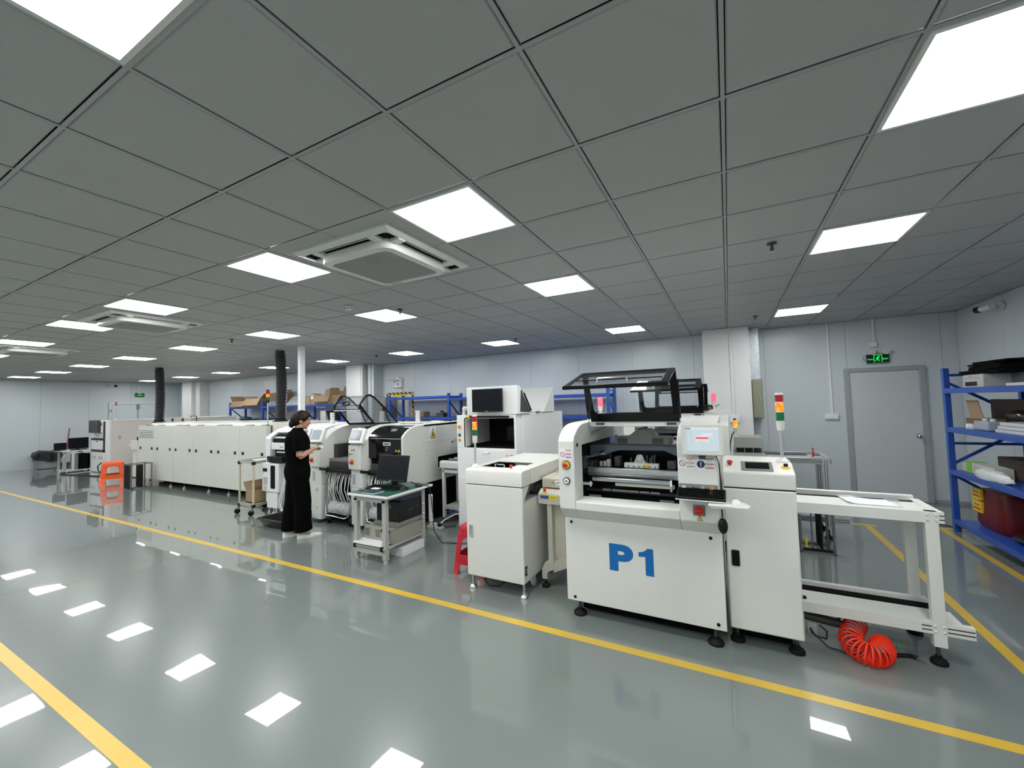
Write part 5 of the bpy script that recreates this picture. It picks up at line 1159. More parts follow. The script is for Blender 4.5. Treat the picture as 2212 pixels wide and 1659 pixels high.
part('blue_label', MB().cyl((-3.80, 5.17, 1.09), (-3.797, 5.17, 1.09), .022, n=18), 'print_blue', A_); part('grey_label', MB().box(-3.80, -3.798, 5.21, 5.28, 1.06, 1.13), 'print_grey', A_)
for y, z in ((4.55, 1.02), (4.80, .98), (4.80, 1.28), (5.15, 1.0), (4.75, .66)): part('panel_screw', MB().cyl((-3.80, y, z), (-3.797, y, z), .006, n=10), 'dark_steel', sp)
hp = [(4.095, .96), (4.095, 1.240), (4.11, 1.262), (4.16, 1.305), (4.22, 1.340), (4.295, 1.368), (4.39, 1.382), (4.50, 1.387), (4.50, 1.37), (4.40, 1.365), (4.30, 1.352), (4.23, 1.325), (4.17, 1.29), (4.12, 1.25), (4.11, 1.235), (4.11, .96)]
hd = part('hood', MB().prism(hp, 'x', -4.436, -3.837), 'tint_black', A_, smooth=30)
part('hood_rail', MB().box(-4.40, -3.85, 4.088, 4.096, 1.222, 1.232), 'aluminium', hd); part('name_plate', MB().box(-4.16, -4.03, 4.090, 4.0965, 1.135, 1.178), 'label_white', hd); part('name_print', MB().box(-4.145, -4.045, 4.0885, 4.0905, 1.148, 1.166), 'ink', hd)
part('key_lock', MB().cyl((-4.095, 4.096, 1.075), (-4.095, 4.088, 1.075), .010, n=12).box(-4.11, -4.08, 4.09, 4.096, 1.10, 1.11), 'aluminium', hd); part('hood_reflector', MB().obox((-4.06, 4.20, 1.335), (.10, .05, .003), Matrix.Rotation(.6, 3, 'X')), 'aluminium', hd)
for x in (-3.93, -3.88): warn_triangle(A_, (x, 4.0945, 1.068), (1, 0, 0), (0, -1, 0), .055)
part('handle_bar', MB().prism([(-4.26, 1.04), (-4.22, 1.0), (-3.98, 1.0), (-3.94, 1.04)], 'y', 4.06, 4.10), 'black_plastic', A_, bevel=.004)
part('feeder_recess', MB().box(-4.436, -3.837, 4.14, 4.2, .60, .96), 'black_matte', A_); part('top_shell', MB().box(-4.66, -3.80, 4.5, 5.42, 1.36, 1.398), 'white_paint', A_, bevel=.006)
reels(A_, -4.40, -3.88, 4.03, 17, 5)
part('base', MB().box(-4.64, -3.85, 4.24, 5.38, .06, .60), 'black_matte', A_); part('dark_core_fill', MB().box(-4.43, -3.85, 4.60, 5.38, .62, 1.34), 'black_matte', A_); stack_cyl(A_, -4.36, 5.03, 1.395, .19)  # solid black core added inside the machine so its interior stays dark
part('top_strip', MB().box(-4.30, -3.9, 4.56, 4.62, 1.398, 1.405), 'smoke_grey', A_)
for x, y in ((-4.10, 5.2), (-3.95, 5.05)): part('top_clutter', MB().box(x-.10, x+.06, y-.06, y+.05, 1.398, 1.418), 'cool_white', A_, bevel=.004)
part('yellow_tag', MB().box(-3.90, -3.83, 5.28, 5.40, 1.399, 1.408), 'label_yellow', A_)

# -- module B: raised clear hood
B_ = thing('placement_machine', 'placement machine with its clear black-edged hood swung open', 'placement machine', (-5.08, 3.98, 0), 'placement machines in a row')
console(B_, -5.50, False); terminal(B_, -5.49, 3.93, 'screen_pale')
part('inner_wall', MB().box(-4.675, -4.662, 4.25, 5.4, .60, 1.38), 'dark_interior', B_); part('rear_wall', MB().box(-5.278, -4.675, 4.95, 5.0, .6, 1.36), 'dark_interior', B_)
part('gantry', MB().box(-5.278, -4.675, 4.55, 4.70, 1.22, 1.27), 'dark_steel', B_); part('gantry', MB().box(-5.278, -4.675, 4.45, 4.52, 1.12, 1.15), 'dark_steel', B_); part('placement_head', MB().box(-5.05, -4.80, 4.48, 4.62, .98, 1.20), 'black_plastic', B_, bevel=.006)
part('red_plug', MB().cyl((-4.80, 4.46, 1.30), (-4.80, 4.44, 1.30), .022, n=14), 'button_red', B_, smooth=40)
part('conveyor_bar', MB().box(-5.278, -4.675, 4.35, 4.38, 1.0, 1.008), 'steel', B_)
part('feeder_bed', MB().box(-5.278, -4.675, 4.12, 4.5, .795, .92), 'mid_grey', B_); part('side_block', MB().box(-5.272, -5.19, 4.20, 4.45, .92, 1.12), 'dark_steel', B_)
reels(B_, -5.25, -4.70, 4.05, 18, 9); part('base', MB().box(-5.48, -4.67, 4.24, 5.38, .06, .60), 'black_matte', B_)
part('top_shell', MB().box(-5.50, -4.665, 4.9, 5.42, 1.36, 1.398), 'white_paint', B_, bevel=.006); stack_cyl(B_, -5.21, 5.10, 1.395, .19)
HX0, HX1 = -5.20, -4.665
sidep = [(4.15, 1.63), (4.15, 1.70), (4.285, 1.836), (4.40, 1.815), (4.63, 1.64), (4.90, 1.405), (4.42, 1.410)]
for x in (HX0, HX1):
    fr = part('hood_side_frame', MB().tube([(x, y, z) for y, z in ((4.42, 1.41), (4.27, 1.56), (4.15, 1.695), (4.20, 1.755), (4.27, 1.825), (4.33, 1.838), (4.42, 1.805), (4.63, 1.64), (4.90, 1.405), (4.42, 1.410))], .016, 8), 'black_gloss', B_, smooth=50)
    part('hood_side_pane', MB().prism([(4.42, 1.415), (4.16, 1.69), (4.28, 1.825), (4.40, 1.81), (4.63, 1.635), (4.89, 1.41)], 'x', x-.001, x+.001), 'glass_smoke', fr)
    part('hood_strut', MB().cyl((x+.014, 4.62, 1.62), (x+.014, 4.74, 1.40), .008, n=8).box(x-.02, x+.02, 4.60, 4.64, 1.60, 1.64), 'black_plastic', fr, smooth=40)
fr = part('hood_front_frame', frame2(MB(), [(HX0, 1.625), (HX1, 1.625), (HX1, 1.702), (HX0, 1.702)], [(HX0+.012, 1.637), (HX1-.012, 1.637), (HX1-.012, 1.690), (HX0+.012, 1.690)], 'y', 4.142, 4.158), 'black_gloss', B_)
part('hood_front_pane', MB().box(HX0+.012, HX1-.012, 4.149, 4.151, 1.637, 1.690), 'glass_clear', fr); part('hood_lip', MB().box(HX0, HX1, 4.14, 4.16, 1.612, 1.626), 'aluminium_white', fr)
part('hood_top_pane', MB().prism([(4.155, 1.70), (4.285, 1.832), (4.40, 1.812), (4.40, 1.809), (4.286, 1.829), (4.157, 1.698)], 'x', HX0, HX1), 'glass_clear', fr)
part('hood_handle', MB().tube([(-5.0, 4.15, 1.70), (-4.99, 4.13, 1.735), (-4.95, 4.14, 1.75), (-4.88, 4.14, 1.75), (-4.85, 4.13, 1.72), (-4.88, 4.13, 1.70), (-4.97, 4.13, 1.695)], .012, 8), 'black_plastic', fr, smooth=50)
for q in ((4.9, 1.405), (4.42, 1.41)): part('hood_cross_bar', MB().cyl((HX0, *q), (HX1, *q), .012, n=8), 'black_gloss', fr)

# -- module C: hood with white arched arm, partly behind the operator
C_ = thing('placement_machine', 'placement machine with white arched arm and smoked hood beside the operator', 'placement machine', (-6.0, 3.98, 0), 'placement machines in a row')
part('left_arm', MB().prism([(3.98, .90), (3.98, 1.20), (4.0, 1.235), (4.10, 1.30), (4.22, 1.35), (4.36, 1.385), (4.5, 1.398), (5.4, 1.40), (5.4, .90)], 'x', -6.62, -6.50), 'cool_white', C_, smooth=25, bevel=.006)
part('arm_front', MB().box(-6.62, -6.50, 3.985, 4.3, .20, .90), 'cool_white', C_, bevel=.006)
part('top_bow', MB().prism([(4.10, 1.30), (4.22, 1.352), (4.36, 1.388), (4.5, 1.40), (4.5, 1.385), (4.37, 1.372), (4.23, 1.336), (4.11, 1.285)], 'x', -6.50, -5.505), 'cool_white', C_, smooth=30)
hc = part('hood', MB().prism([(4.0, 1.14), (4.0, 1.215), (4.02, 1.235), (4.11, 1.285), (4.23, 1.336), (4.37, 1.37), (4.37, 1.35), (4.24, 1.316), (4.12, 1.265), (4.03, 1.22), (4.015, 1.14)], 'x', -6.46, -5.505), 'tint_black', C_, smooth=30)
part('hood_shine', MB().box(-6.44, -5.52, 3.994, 4.001, 1.205, 1.222), 'aluminium', hc)
part('front_panel', MB().box(-6.48, -5.505, 3.99, 4.02, 1.03, 1.14), 'cool_white', C_, bevel=.006); part('name_print', MB().box(-6.26, -6.18, 3.987, 3.991, 1.068, 1.082), 'mid_grey', C_)
part('slot', MB().box(-6.48, -5.505, 4.05, 4.1, .92, 1.03), 'dark_interior', C_); part('roller', MB().cyl((-6.38, 4.03, .985), (-5.6, 4.03, .985), .022, n=14), 'steel', C_, smooth=40)
part('tray_lid', MB().box(-6.54, -6.15, 3.95, 4.05, .835, .925), 'black_plastic', C_, bevel=.004); warn_triangle(C_, (-6.50, 3.949, .866), (1, 0, 0), (0, -1, 0), .04)
fb = part('feeder_box', MB().box(-6.665, -6.235, 3.95, 4.22, .37, .818), 'cool_white', C_, bevel=.008)
part('window', MB().prism(rrect(-6.435, -6.325, .425, .785, .02, 4), 'y', 3.945, 3.952), 'black_gloss', fb); part('latch', MB().prism(rrect(-6.635, -6.53, .685, .735, .01, 3), 'y', 3.944, 3.952), 'black_plastic', fb); part('data_plate', MB().box(-6.625, -6.52, 3.947, 3.951, .475, .595), 'print_grey', fb)
mb = MB()
for k in range(5): mb.box(-6.61, -6.54+.01*(k % 2), 3.947, 3.951, .395+.014*k, .399+.014*k)
part('red_print', mb, 'print_red', fb, kind='stuff')
part('pedestal', MB().box(-6.565, -6.30, 3.97, 4.22, .115, .37), 'cool_white', C_, bevel=.005)
for x in (-6.53, -6.42, -6.36): cs = part('caster', MB().cyl((x-.014, 4.0, .03), (x+.014, 4.0, .03), .03, n=14), 'cable_white', C_, smooth=40); part('caster_fork', MB().box(x-.02, x+.02, 3.99, 4.04, .03, .115), 'aluminium', cs)
for k, (a, b) in enumerate(((.0, .0), (.03, .02), (.06, -.02))): part('white_hose', MB().tube([(-6.22+a, 4.02, .60), (-6.20+a, 3.98, .42), (-6.24+a, 3.95, .20+b), (-6.18+a, 3.96, .09), (-6.08+a, 3.98, .13), (-6.02+a, 4.0, .35), (-6.03+a, 4.03, .55)], .011, 8), 'cable_white', C_, smooth=50)
part('base', MB().box(-6.48, -5.51, 4.24, 5.38, .06, .92), 'black_matte', C_); part('lower_front', MB().box(-6.2, -5.51, 4.15, 4.24, .10, .80), 'white_paint', C_, bevel=.006)
part('top_shell', MB().box(-6.62, -5.505, 4.5, 5.42, 1.36, 1.398), 'white_paint', C_, bevel=.006); terminal(C_, -5.80, 3.93, 'screen_touch'); stack_cyl(C_, -6.0, 4.75, 1.395, .19)
part('name_card', MB().box(-6.615, -6.56, 3.982, 3.986, .92, 1.10), 'label_white', C_)

# ================================================================== reflow oven
O = thing('reflow_oven', 'very long beige reflow oven with a row of door panels and black latches', 'oven', (-9.9, 4.5, 0))
oz0, oz1, oy = .145, 1.375, 4.5
part('body', MB().box(-12.55, -7.47, oy+.012, 5.75, oz0, oz1-.01), 'oven_paint', O, bevel=.006)
edges = [-12.57, -11.74, -10.89, -10.036, -9.184, -8.334, -7.46]
for k in range(6):
    a, b = edges[k], edges[k+1]
    d = part('door_panel', MB().box(a+.003, b-.003, oy, oy+.02, oz0, oz1), 'oven_paint', O, bevel=.003)
    for x in (a+.13, b-.13):
        l = part('latch', MB().prism(rrect(x-.032, x+.032, .822, .880, .008, 3), 'y', oy-.006, oy+.001), 'black_plastic', O)
for x in (-12.2, -11.6, -10.8, -10.5, -9.9, -9.1, -8.85, -8.1, -7.6):
    part('lid_hinge', MB().box(x-.07, x+.07, oy+.03, oy+.12, oz1-.01, oz1+.014), 'mid_grey', O, bevel=.003)
part('lid', MB().prism([(oy+.16, oz1-.01), (oy+.20, oz1+.05), (5.6, oz1+.06), (5.65, oz1-.01)], 'x', -12.4, -7.5), 'oven_paint', O, bevel=.006)
for k in range(5): part('vent_slot', MB().box(-12.52, -11.80-.03*(k % 2), oy-.002, oy+.001, 1.095+.038*k, 1.105+.038*k), 'dark_steel', O)
part('inlet_hood', MB().box(-7.47, -6.80, oy+.10, 5.5, .80, 1.42), 'far_beige', O, bevel=.006); part('inlet_seam', MB().box(-7.462, -7.44, oy+.085, oy+.10, oz0, oz1), 'dark_steel', O)
part('inlet_leg', MB().box(-7.40, -6.9, oy+.3, 5.3, .10, .80), 'grey_paint', O)
part('outlet', MB().box(-13.0, -12.575, oy-.02, 5.2, .86, .93).box(-12.85, -12.575, oy-.04, oy+.05, .80, 1.02), 'oven_paint', O, bevel=.004); part('outlet_box', MB().box(-12.80, -12.57, oy-.02, 5.5, .15, .98), 'oven_paint', O, bevel=.004); part('outlet_belt', MB().box(-12.70, -12.575, oy+.02, 5.1, .98, 1.10), 'black_matte', O)
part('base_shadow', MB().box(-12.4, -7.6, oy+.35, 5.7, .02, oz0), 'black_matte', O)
for x in (-12.2, -11.2, -10.6, -9.6, -8.86, -7.8): levelling_foot(O, x, oy+.10, .15, .032, 'grey_paint')
part('gauge', MB().cyl((-13.55, 5.3, 1.46), (-13.55, 5.28, 1.46), .05, n=18), 'black_plastic', O, smooth=40) if False else None
tower_light('signal_tower', 'slim signal tower with lit amber lens on the long oven', -7.62, 4.62, 1.36, (1.80, 1.84, 1.90, 1.965, 2.03), .030, body='black_plastic')
def duct(label, x, y, z0, r):
    t = thing('exhaust_duct', label, 'exhaust duct', (x, y, z0), 'corrugated exhaust ducts'); prof = []; n = int((CEIL-z0-.1)/.046); rnd = random.Random(int(abs(x)*10))
    for k in range(n*2+1):
        z = .05+k*.023; prof.append((r if k % 2 else r*.80, z))
    prof.append((r*.8, CEIL-z0)); mb = MB().lathe(prof, (x, y, z0), 20); mb.v = [(a+.02*math.sin((c-z0)*2.2), b+.012*math.sin((c-z0)*3.1), c) for a, b, c in mb.v]
    part('corrugated_hose', mb, 'duct_black', t, smooth=20); part('collar', MB().lathe([(r*1.35, 0), (r*1.3, .02), (r*.95, .025), (r*.95, .06)], (x, y, z0), 20), 'black_plastic', t, smooth=35)
duct('thick black corrugated exhaust duct rising beside the white post', -7.86, 5.02, 1.43, .105); duct('far black corrugated exhaust duct rising at the oven outlet', -12.95, 5.05, 1.43, .105)
t = thing('service_pole', 'slender white cable pole from ceiling to the oven inlet', 'pole', (-6.98, 4.85, 1.41))
part('channel', MB().box(-7.02, -6.93, 4.81, 4.90, 1.41, CEIL), 'trunk_white', t, bevel=.004); part('cover_strip', MB().box(-6.955, -6.925, 4.80, 4.83, 1.41, CEIL), 'trunk_white', t, bevel=.003)

# ================================================================== far unloader, its desk and cleaning things
U_ = thing('end_inspector', 'far beige machine cabinet with grey-framed front and a folded monitor', 'machine cabinet', (-16.2, 4.9, 0))
ux0, ux1, uy = -16.70, -15.52, 4.90
part('body', MB().box(ux0, ux1, uy+.01, 6.6, .0, 1.50), 'far_beige', U_, bevel=.006); part('corner_post', MB().box(-15.74, ux1+.004, uy-.005, uy+.05, 0, 1.505), 'cool_white', U_, bevel=.005)
part('upper_panel', MB().box(-16.66, -15.86, uy-.012, uy+.01, .99, 1.47), 'cool_white', U_, bevel=.004); part('trim_bar', MB().box(-16.70, -15.80, uy-.016, uy+.01, .93, .985), 'dark_steel', U_)
part('trim_post', MB().box(-15.85, -15.76, uy-.016, uy+.01, .60, 1.47), 'dark_steel', U_); part('tray_door', MB().box(-16.66, -15.87, uy-.012, uy+.01, .66, .925), 'cool_white', U_, bevel=.004); part('trim_bar', MB().box(-16.70, -15.76, uy-.016, uy+.01, .60, .655), 'dark_steel', U_)
part('door_latch', MB().box(-16.30, -16.22, uy-.022, uy-.012, .885, .905), 'black_plastic', U_)
for a, b in ((-16.68, -16.23), (-16.22, -15.78)):
    d = part('lower_door', MB().box(a, b, uy-.008, uy+.01, .02, .59), 'cool_white', U_, bevel=.004)
    for q in (.25, .62): part('vent', MB().box(a+(b-a)*q-.022, a+(b-a)*q+.022, uy-.011, uy-.007, .38, .48), 'mid_grey', d)
part('handle', MB().box(-15.99, -15.94, uy-.04, uy-.012, 1.16, 1.36), 'aluminium_white', U_, bevel=.006)
mo = part('monitor', MB().obox((-16.22, uy-.09, 1.33), (.56, .05, .36), Matrix.Rotation(.06, 3, 'Z')), 'dark_steel', U_, bevel=.008); part('monitor_arm', MB().box(-16.30, -16.18, uy-.09, uy, 1.08, 1.17), 'aluminium_white', mo)
part('side_handle', MB().box(ux1, ux1+.02, 5.12, 5.16, .95, 1.05), 'grey_paint', U_); part('porthole', MB().cyl((ux1+.0, 6.05, 1.45), (ux1+.02, 6.05, 1.45), .04, n=16), 'black_plastic', U_) 
warn_triangle(U_, (ux1+.002, 5.78, 1.28), (0, 1, 0), (1, 0, 0), .11)
part('cable_loop', MB().tube([(-15.92, uy-.02, .30), (-15.98, uy-.08, .20), (-15.97, uy-.06, .05), (-15.88, uy-.05, .02), (-15.80, uy-.03, .15), (-15.82, uy-.02, .30)], .014, 8), 'cable_black', U_)
tower_light('signal_tower', 'very slim unlit signal tower on the far beige cabinet', -16.0, 5.2, 1.505, (1.85, 1.92, 1.955, 1.99, 2.03), .025, lit=('lens_red', 'lens_red', 'lens_green'), body='aluminium_white')
V_ = thing('cooling_unit', 'far cream machine box with two round fans behind the oven outlet', 'machine', (-14.2, 5.9, 0))
part('body', MB().box(-15.2, -13.5, 6.0, 7.2, .1, 1.52), 'far_beige', V_, bevel=.006)
part('dark_plinth_fill', MB().box(-15.1, -13.6, 6.1, 7.1, 0, .1), 'black_matte', V_)
for x in (-14.55, -13.95): f = part('fan', MB().cyl((x, 6.0, 1.455), (x, 5.985, 1.455), .05, n=18), 'black_plastic', V_, smooth=40); part('fan_hub', MB().cyl((x, 5.986, 1.455), (x, 5.98, 1.455), .018, n=12), 'mid_grey', f)
part('black_rail', MB().tube([(-13.75, 6.1, 1.52), (-13.75, 6.1, 1.55), (-13.42, 6.1, 1.55), (-13.42, 6.1, 1.2)], .012, 6), 'black_plastic', V_)
# desk by the left wall, its long side turned to the room
t = thing('office_desk', 'small far desk with white top carrying a monitor, by the left wall', 'desk', (-17.5, 4.74, 0))
part('top', MB().box(-17.80, -17.20, 4.42, 5.06, .610, .635), 'cool_white', t, bevel=.004)
for x in (-17.75, -17.25):
    for y in (4.50, 5.0): part('leg', MB().box(x-.02, x+.02, y-.025, y+.025, .05, .61), 'grey_paint', t); part('foot', MB().cyl((x, y, 0), (x, y, .05), .02, n=10), 'rubber', t)
part('inner_panel', MB().box(-17.23, -17.21, 4.63, 4.69, .05, .61), 'warm_paint', t); part('lower_shelf', MB().box(-17.78, -17.20, 4.46, 5.04, .035, .06), 'cool_white', t); part('drawer', MB().box(-17.6, -17.20, 4.86, 5.04, .55, .605), 'cool_white', t)
def monitor(name, label, c, wd, ht, rz, tilt=0.0, stand=.12):
    t = thing(name, label, 'monitor', c, None, rz); R = Matrix.Rotation(-tilt, 3, 'X')
    part('stand_foot', MB().loft([[(p[0], p[1], z) for p in rrect(-.11, .11, -.09, .09, .03)] for z in (0, .012)]), 'black_plastic', t, local=True, bevel=.003); part('stand_neck', MB().box(-.035, .035, .02, .05, .01, stand+ht*.35), 'black_plastic', t, local=True)
    zc = stand+ht/2; part('case', MB().obox((0, 0, zc), (wd, .035, ht), R), 'black_plastic', t, local=True, bevel=.006)
    n = R @ Vector((0, -1, 0)); part('screen', MB().obox(Vector((0, 0, zc+.004))+n*.0176, (wd-.03, .002, ht-.04), R), 'screen_off', t, local=True); part('badge', MB().obox(Vector((0, 0, zc))+R @ Vector((0, -.0185, -ht/2+.011)), (.03, .002, .006), R), 'grey_paint', t, local=True)
    return t
monitor('computer_monitor', 'far black monitor on the desk by the left wall', (-17.42, 4.82, .635), .44, .33, PI/2, .05, .03)
monitor('computer_monitor', 'second far black monitor, smaller and left of the other', (-17.55, 4.47, .635), .26, .21, PI/2, .05, .02)
keyboard('keyboard', 'black keyboard on the far desk by the left wall', (-17.28, 4.80, .635), .36, .12, PI/2)
t = thing('computer_tower', 'black computer tower under the far desk', 'computer', (-17.4, 4.86, .06)); part('case', MB().box(-17.62, -17.23, 4.77, 5.03, .06, .51), 'black_matte', t, bevel=.005); part('front_bezel', MB().box(-17.60, -17.22, 4.70, 4.77, .06, .51), 'mid_grey', t, bevel=.005)
t = thing('waste_bin', 'grey bin lined with a black bag by the left wall', 'bin', (-19.35, 4.68, 0))
part('bin', MB().lathe([(.20, 0), (.24, .02), (.28, .40), (.29, .42), (.27, .42)], (-19.40, 4.66, 0), 24), 'bin_grey', t, smooth=35)
rings = []
for k, (r, z) in enumerate(((.31, .30), (.33, .40), (.32, .50), (.24, .55), (.10, .54), (.01, .53))): rings.append([(-19.40+(r+.02*math.sin(5*a+k))*math.cos(a), 4.66+(r+.025*math.sin(4*a+k*2))*math.sin(a), z+.03*math.sin(3*a+k)-(.10*max(0, math.sin(a*2+1)) if k == 0 else 0)) for a in [2*PI*i/28 for i in range(28)]])
part('bin_bag', MB().loft(rings, caps=False), 'bag_black', t, smooth=50); part('bag_tail', MB().box(-19.56, -19.42, 4.385, 4.40, .26, .45), 'bag_black', t)
single('bin', MB().lathe([(.19, 0), (.24, .02), (.27, .40), (.28, .42)], (-18.95, 5.10, 0), 24), 'bin_grey', 'second grey bin behind the bagged one', 'bin', (-18.95, 5.10, 0), smooth=35) if False else None
t = thing('broom', 'pink-handled broom leaning against the left wall', 'broom', (-19.48, 5.08, 0)); part('handle', MB().cyl((-19.48, 5.08, .10), (-19.56, 5.19, 1.25), .016, n=10), 'pink_plastic', t, smooth=40); part('head', MB().obox((-19.48, 5.08, .07), (.10, .26, .12)), 'green_plastic', t, bevel=.01)
t = thing('dustpan', 'grey long-handled dustpan beside the far desk', 'dustpan', (-18.3, 4.67, 0)); part('handle', MB().cyl((-18.3, 4.66, .10), (-18.3, 4.65, .76), .014, n=10), 'pink_plastic', t, smooth=40); part('pan', MB().prism([(4.56, 0), (4.80, 0), (4.80, .14), (4.77, .14), (4.77, .02), (4.56, .01)], 'x', -18.42, -18.16), 'green_plastic', t)
single('umbrella', MB().lathe([(.004, 0), (.012, .05), (.045, .32), (.05, .62), (.03, .66)], (-18.0, 4.72, .10), 12), 'cable_white', 'furled pale umbrella leaning by the far desk', 'umbrella', (-18.0, 4.72, .10), smooth=40) if False else None
t = thing('folding_trolley', 'small chrome folding trolley in front of the far desk', 'trolley', (-16.9, 4.36, 0))
part('handle_frame', MB().tube([(-16.90, 4.36, .07), (-16.90, 4.38, .50), (-16.90, 4.395, .535), (-16.90, 4.41, .50), (-16.90, 4.40, .07)], .012, 8), 'chrome', t, smooth=50)
for y in (4.28, 4.42): part('wheel', MB().cyl((-16.84, y-.012, .05), (-16.84, y+.012, .05), .05, n=16), 'cable_white', t, smooth=40)
part('deck', MB().box(-16.98, -16.78, 4.28, 4.42, .06, .075), 'steel', t)
single('floor_cable', MB().tube([(-17.0, 4.35, .012), (-16.6, 4.32, .012), (-16.2, 4.42, .012), (-15.7, 4.46, .014), (-15.2, 4.55, .012), (-14.6, 4.70, .012), (-13.8, 4.9, .012)], .018, 8), 'cable_black', 'black cables snaking over the floor near the far desk', 'cable', (-16, 4.4, 0), smooth=50)
# ================================================================== computer desk in front of the placement machines
t = thing('work_desk', 'small green-topped steel desk carrying a computer in front of the machines', 'desk', (-3.47, 3.53, 0))
part('top', MB().box(-3.765, -3.172, 3.165, 3.905, .695, .720), 'cool_white', t, bevel=.003); part('green_mat', MB().box(-3.757, -3.180, 3.173, 3.897, .719, .7225), 'green_mat', t)
for x in (-3.70, -3.277):
    for y in (3.235, 3.825): part('leg', MB().box(x-.025, x+.025, y-.02, y+.03, .035, .665), 'grey_paint', t, bevel=.003); levelling_foot(t, x, y+.005, .04, .024, 'grey_paint')
for y in (3.215, 3.83): part('frame_rail', MB().box(-3.72, -3.257, y, y+.025, .635, .695), 'grey_paint', t)
for x in (-3.72, -3.282): part('frame_rail', MB().box(x, x+.025, 3.24, 3.83, .655, .695), 'grey_paint', t)
part('lower_shelf', MB().box(-3.72, -3.255, 3.20, 3.86, .145, .165), 'grey_paint', t, bevel=.002)
part('shelf_front', MB().box(-3.68, -3.30, 3.212, 3.222, .085, .135), 'grey_paint', t)
part('sliding_board', MB().box(-3.705, -3.295, 3.185, 3.42, .182, .20), 'cool_white', t, bevel=.002)
for x in (-3.70, -3.30): part('slide_bracket', MB().box(x-.02, x+.02, 3.20, 3.24, .13, .18), 'black_plastic', t)
for z in (.34, .39, .50): part('leg_bracket', MB().box(-3.252, -3.24, 3.80, 3.83, z, z+.01), 'cool_white', t)
monitor('computer_monitor', 'black flat monitor standing on the green-topped desk', (-3.53, 3.62, .7225), .455, .305, 0.0, .21, .058)
keyboard('keyboard', 'full-size black keyboard on the green desk', (-3.52, 3.475, .7225), .44, .15, .04, .012, 6, 20)
mouse('mouse', 'black mouse right of the desk keyboard', (-3.272, 3.53, .7225), 'black_plastic', -.3, 1.0, [(0, .05, .015), (.01, .10, .006), (-.02, .16, .004), (-.06, .22, .004)])
mouse('mouse', 'second black mouse near the desk corner', (-3.235, 3.72, .7225), 'black_plastic', 1.0, 1.1, [(0, .05, .015), (-.02, .10, .006), (.06, .16, .004)])
t = thing('notebook', 'dark notebook with pale pages at the left desk edge', 'notebook', (-3.50, 3.275, .7225))
part('pages', MB().prism([(-3.605, 3.215), (-3.415, 3.205), (-3.40, 3.345), (-3.59, 3.36)], 'z', .7225, .735), 'paper', t); part('cover', MB().prism([(-3.61, 3.21), (-3.41, 3.20), (-3.395, 3.35), (-3.595, 3.365)], 'z', .735, .739), 'navy_case', t)
single('note_pad', MB().box(-3.60, -3.50, 3.345, 3.405, .7395, .746), 'paper', 'small white note pad lying on the notebook', 'note pad', (-3.55, 3.37, .7395), bevel=.001)
single('tape_roll', frame2(MB(), [(-3.70+.028*math.cos(2*PI*k/20), 3.30+.028*math.sin(2*PI*k/20)) for k in range(20)], [(-3.70+.014*math.cos(2*PI*k/20), 3.30+.014*math.sin(2*PI*k/20)) for k in range(20)], 'z', .7225, .738), 'smoke_grey', 'small grey tape roll on the desk corner', 'tape', (-3.70, 3.30, .7225), smooth=40)
t = thing('desktop_computer', 'beige desktop computer on the lower desk shelf', 'computer', (-3.48, 3.6, .165))
part('case', MB().box(-3.690, -3.272, 3.335, 3.85, .166, .335), 'tan_case', t, bevel=.004)
fr = part('front_bezel', MB().box(-3.685, -3.277, 3.323, 3.337, .170, .331), 'tan_case', t, bevel=.004)
for a in (-3.635, -3.475):
    for k in range(4): part('vent_slot', MB().box(a-.035, a+.035, 3.3215, 3.324, .235+.020*k, .244+.020*k), 'dark_steel', fr)
part('drive_bay', MB().box(-3.43, -3.295, 3.321, 3.324, .285, .32), 'black_plastic', fr); part('name_strip', MB().box(-3.66, -3.52, 3.321, 3.324, .176, .20), 'black_plastic', fr); part('drive_door', MB().box(-3.37, -3.29, 3.32, 3.324, .18, .275), 'mid_grey', fr)
part('power_led', MB().box(-3.585, -3.578, 3.40, 3.407, .335, .340), 'led_blue', t)
single('rack_switch', MB().box(-3.60, -3.255, 3.385, 3.86, .336, .378), 'mid_grey', 'flat black network unit on the beige computer', 'network unit', (-3.43, 3.6, .336), bevel=.003)
t = thing('computer_tower', 'black computer case under the green desk', 'computer', (-3.43, 3.63, .378)); part('case', MB().box(-3.60, -3.262, 3.43, 3.82, .378, .600), 'black_plastic', t, bevel=.005); part('side_vent', MB().box(-3.262, -3.2605, 3.58, 3.66, .48, .483).box(-3.262, -3.2605, 3.70, 3.75, .50, .503), 'mid_grey', t)
part('front_handle', MB().box(-3.395, -3.388, 3.424, 3.431, .52, .56), 'grey_paint', t)
single('blue_device', MB().box(-3.44, -3.255, 3.46, 3.78, .601, .650), 'navy_case', 'dark blue electronic box on the black computer case', 'electronic box', (-3.35, 3.62, .601), bevel=.004)
single('foam_block', MB().box(-3.405, -3.238, 3.455, 3.815, 0, .092), 'foam_white', 'white foam block on the floor under the desk', 'foam block', (-3.32, 3.63, 0), bevel=.004)
t = thing('power_strip', 'white power strip fixed upright behind the desk leg', 'power strip', (-3.20, 3.885, .28)); part('body', MB().box(-3.215, -3.175, 3.87, 3.905, .28, .60), 'cool_white', t, bevel=.006)
for k in range(4): part('outlet', MB().box(-3.175, -3.172, 3.876, 3.9, .32+.07*k, .36+.07*k), 'grey_paint', t)
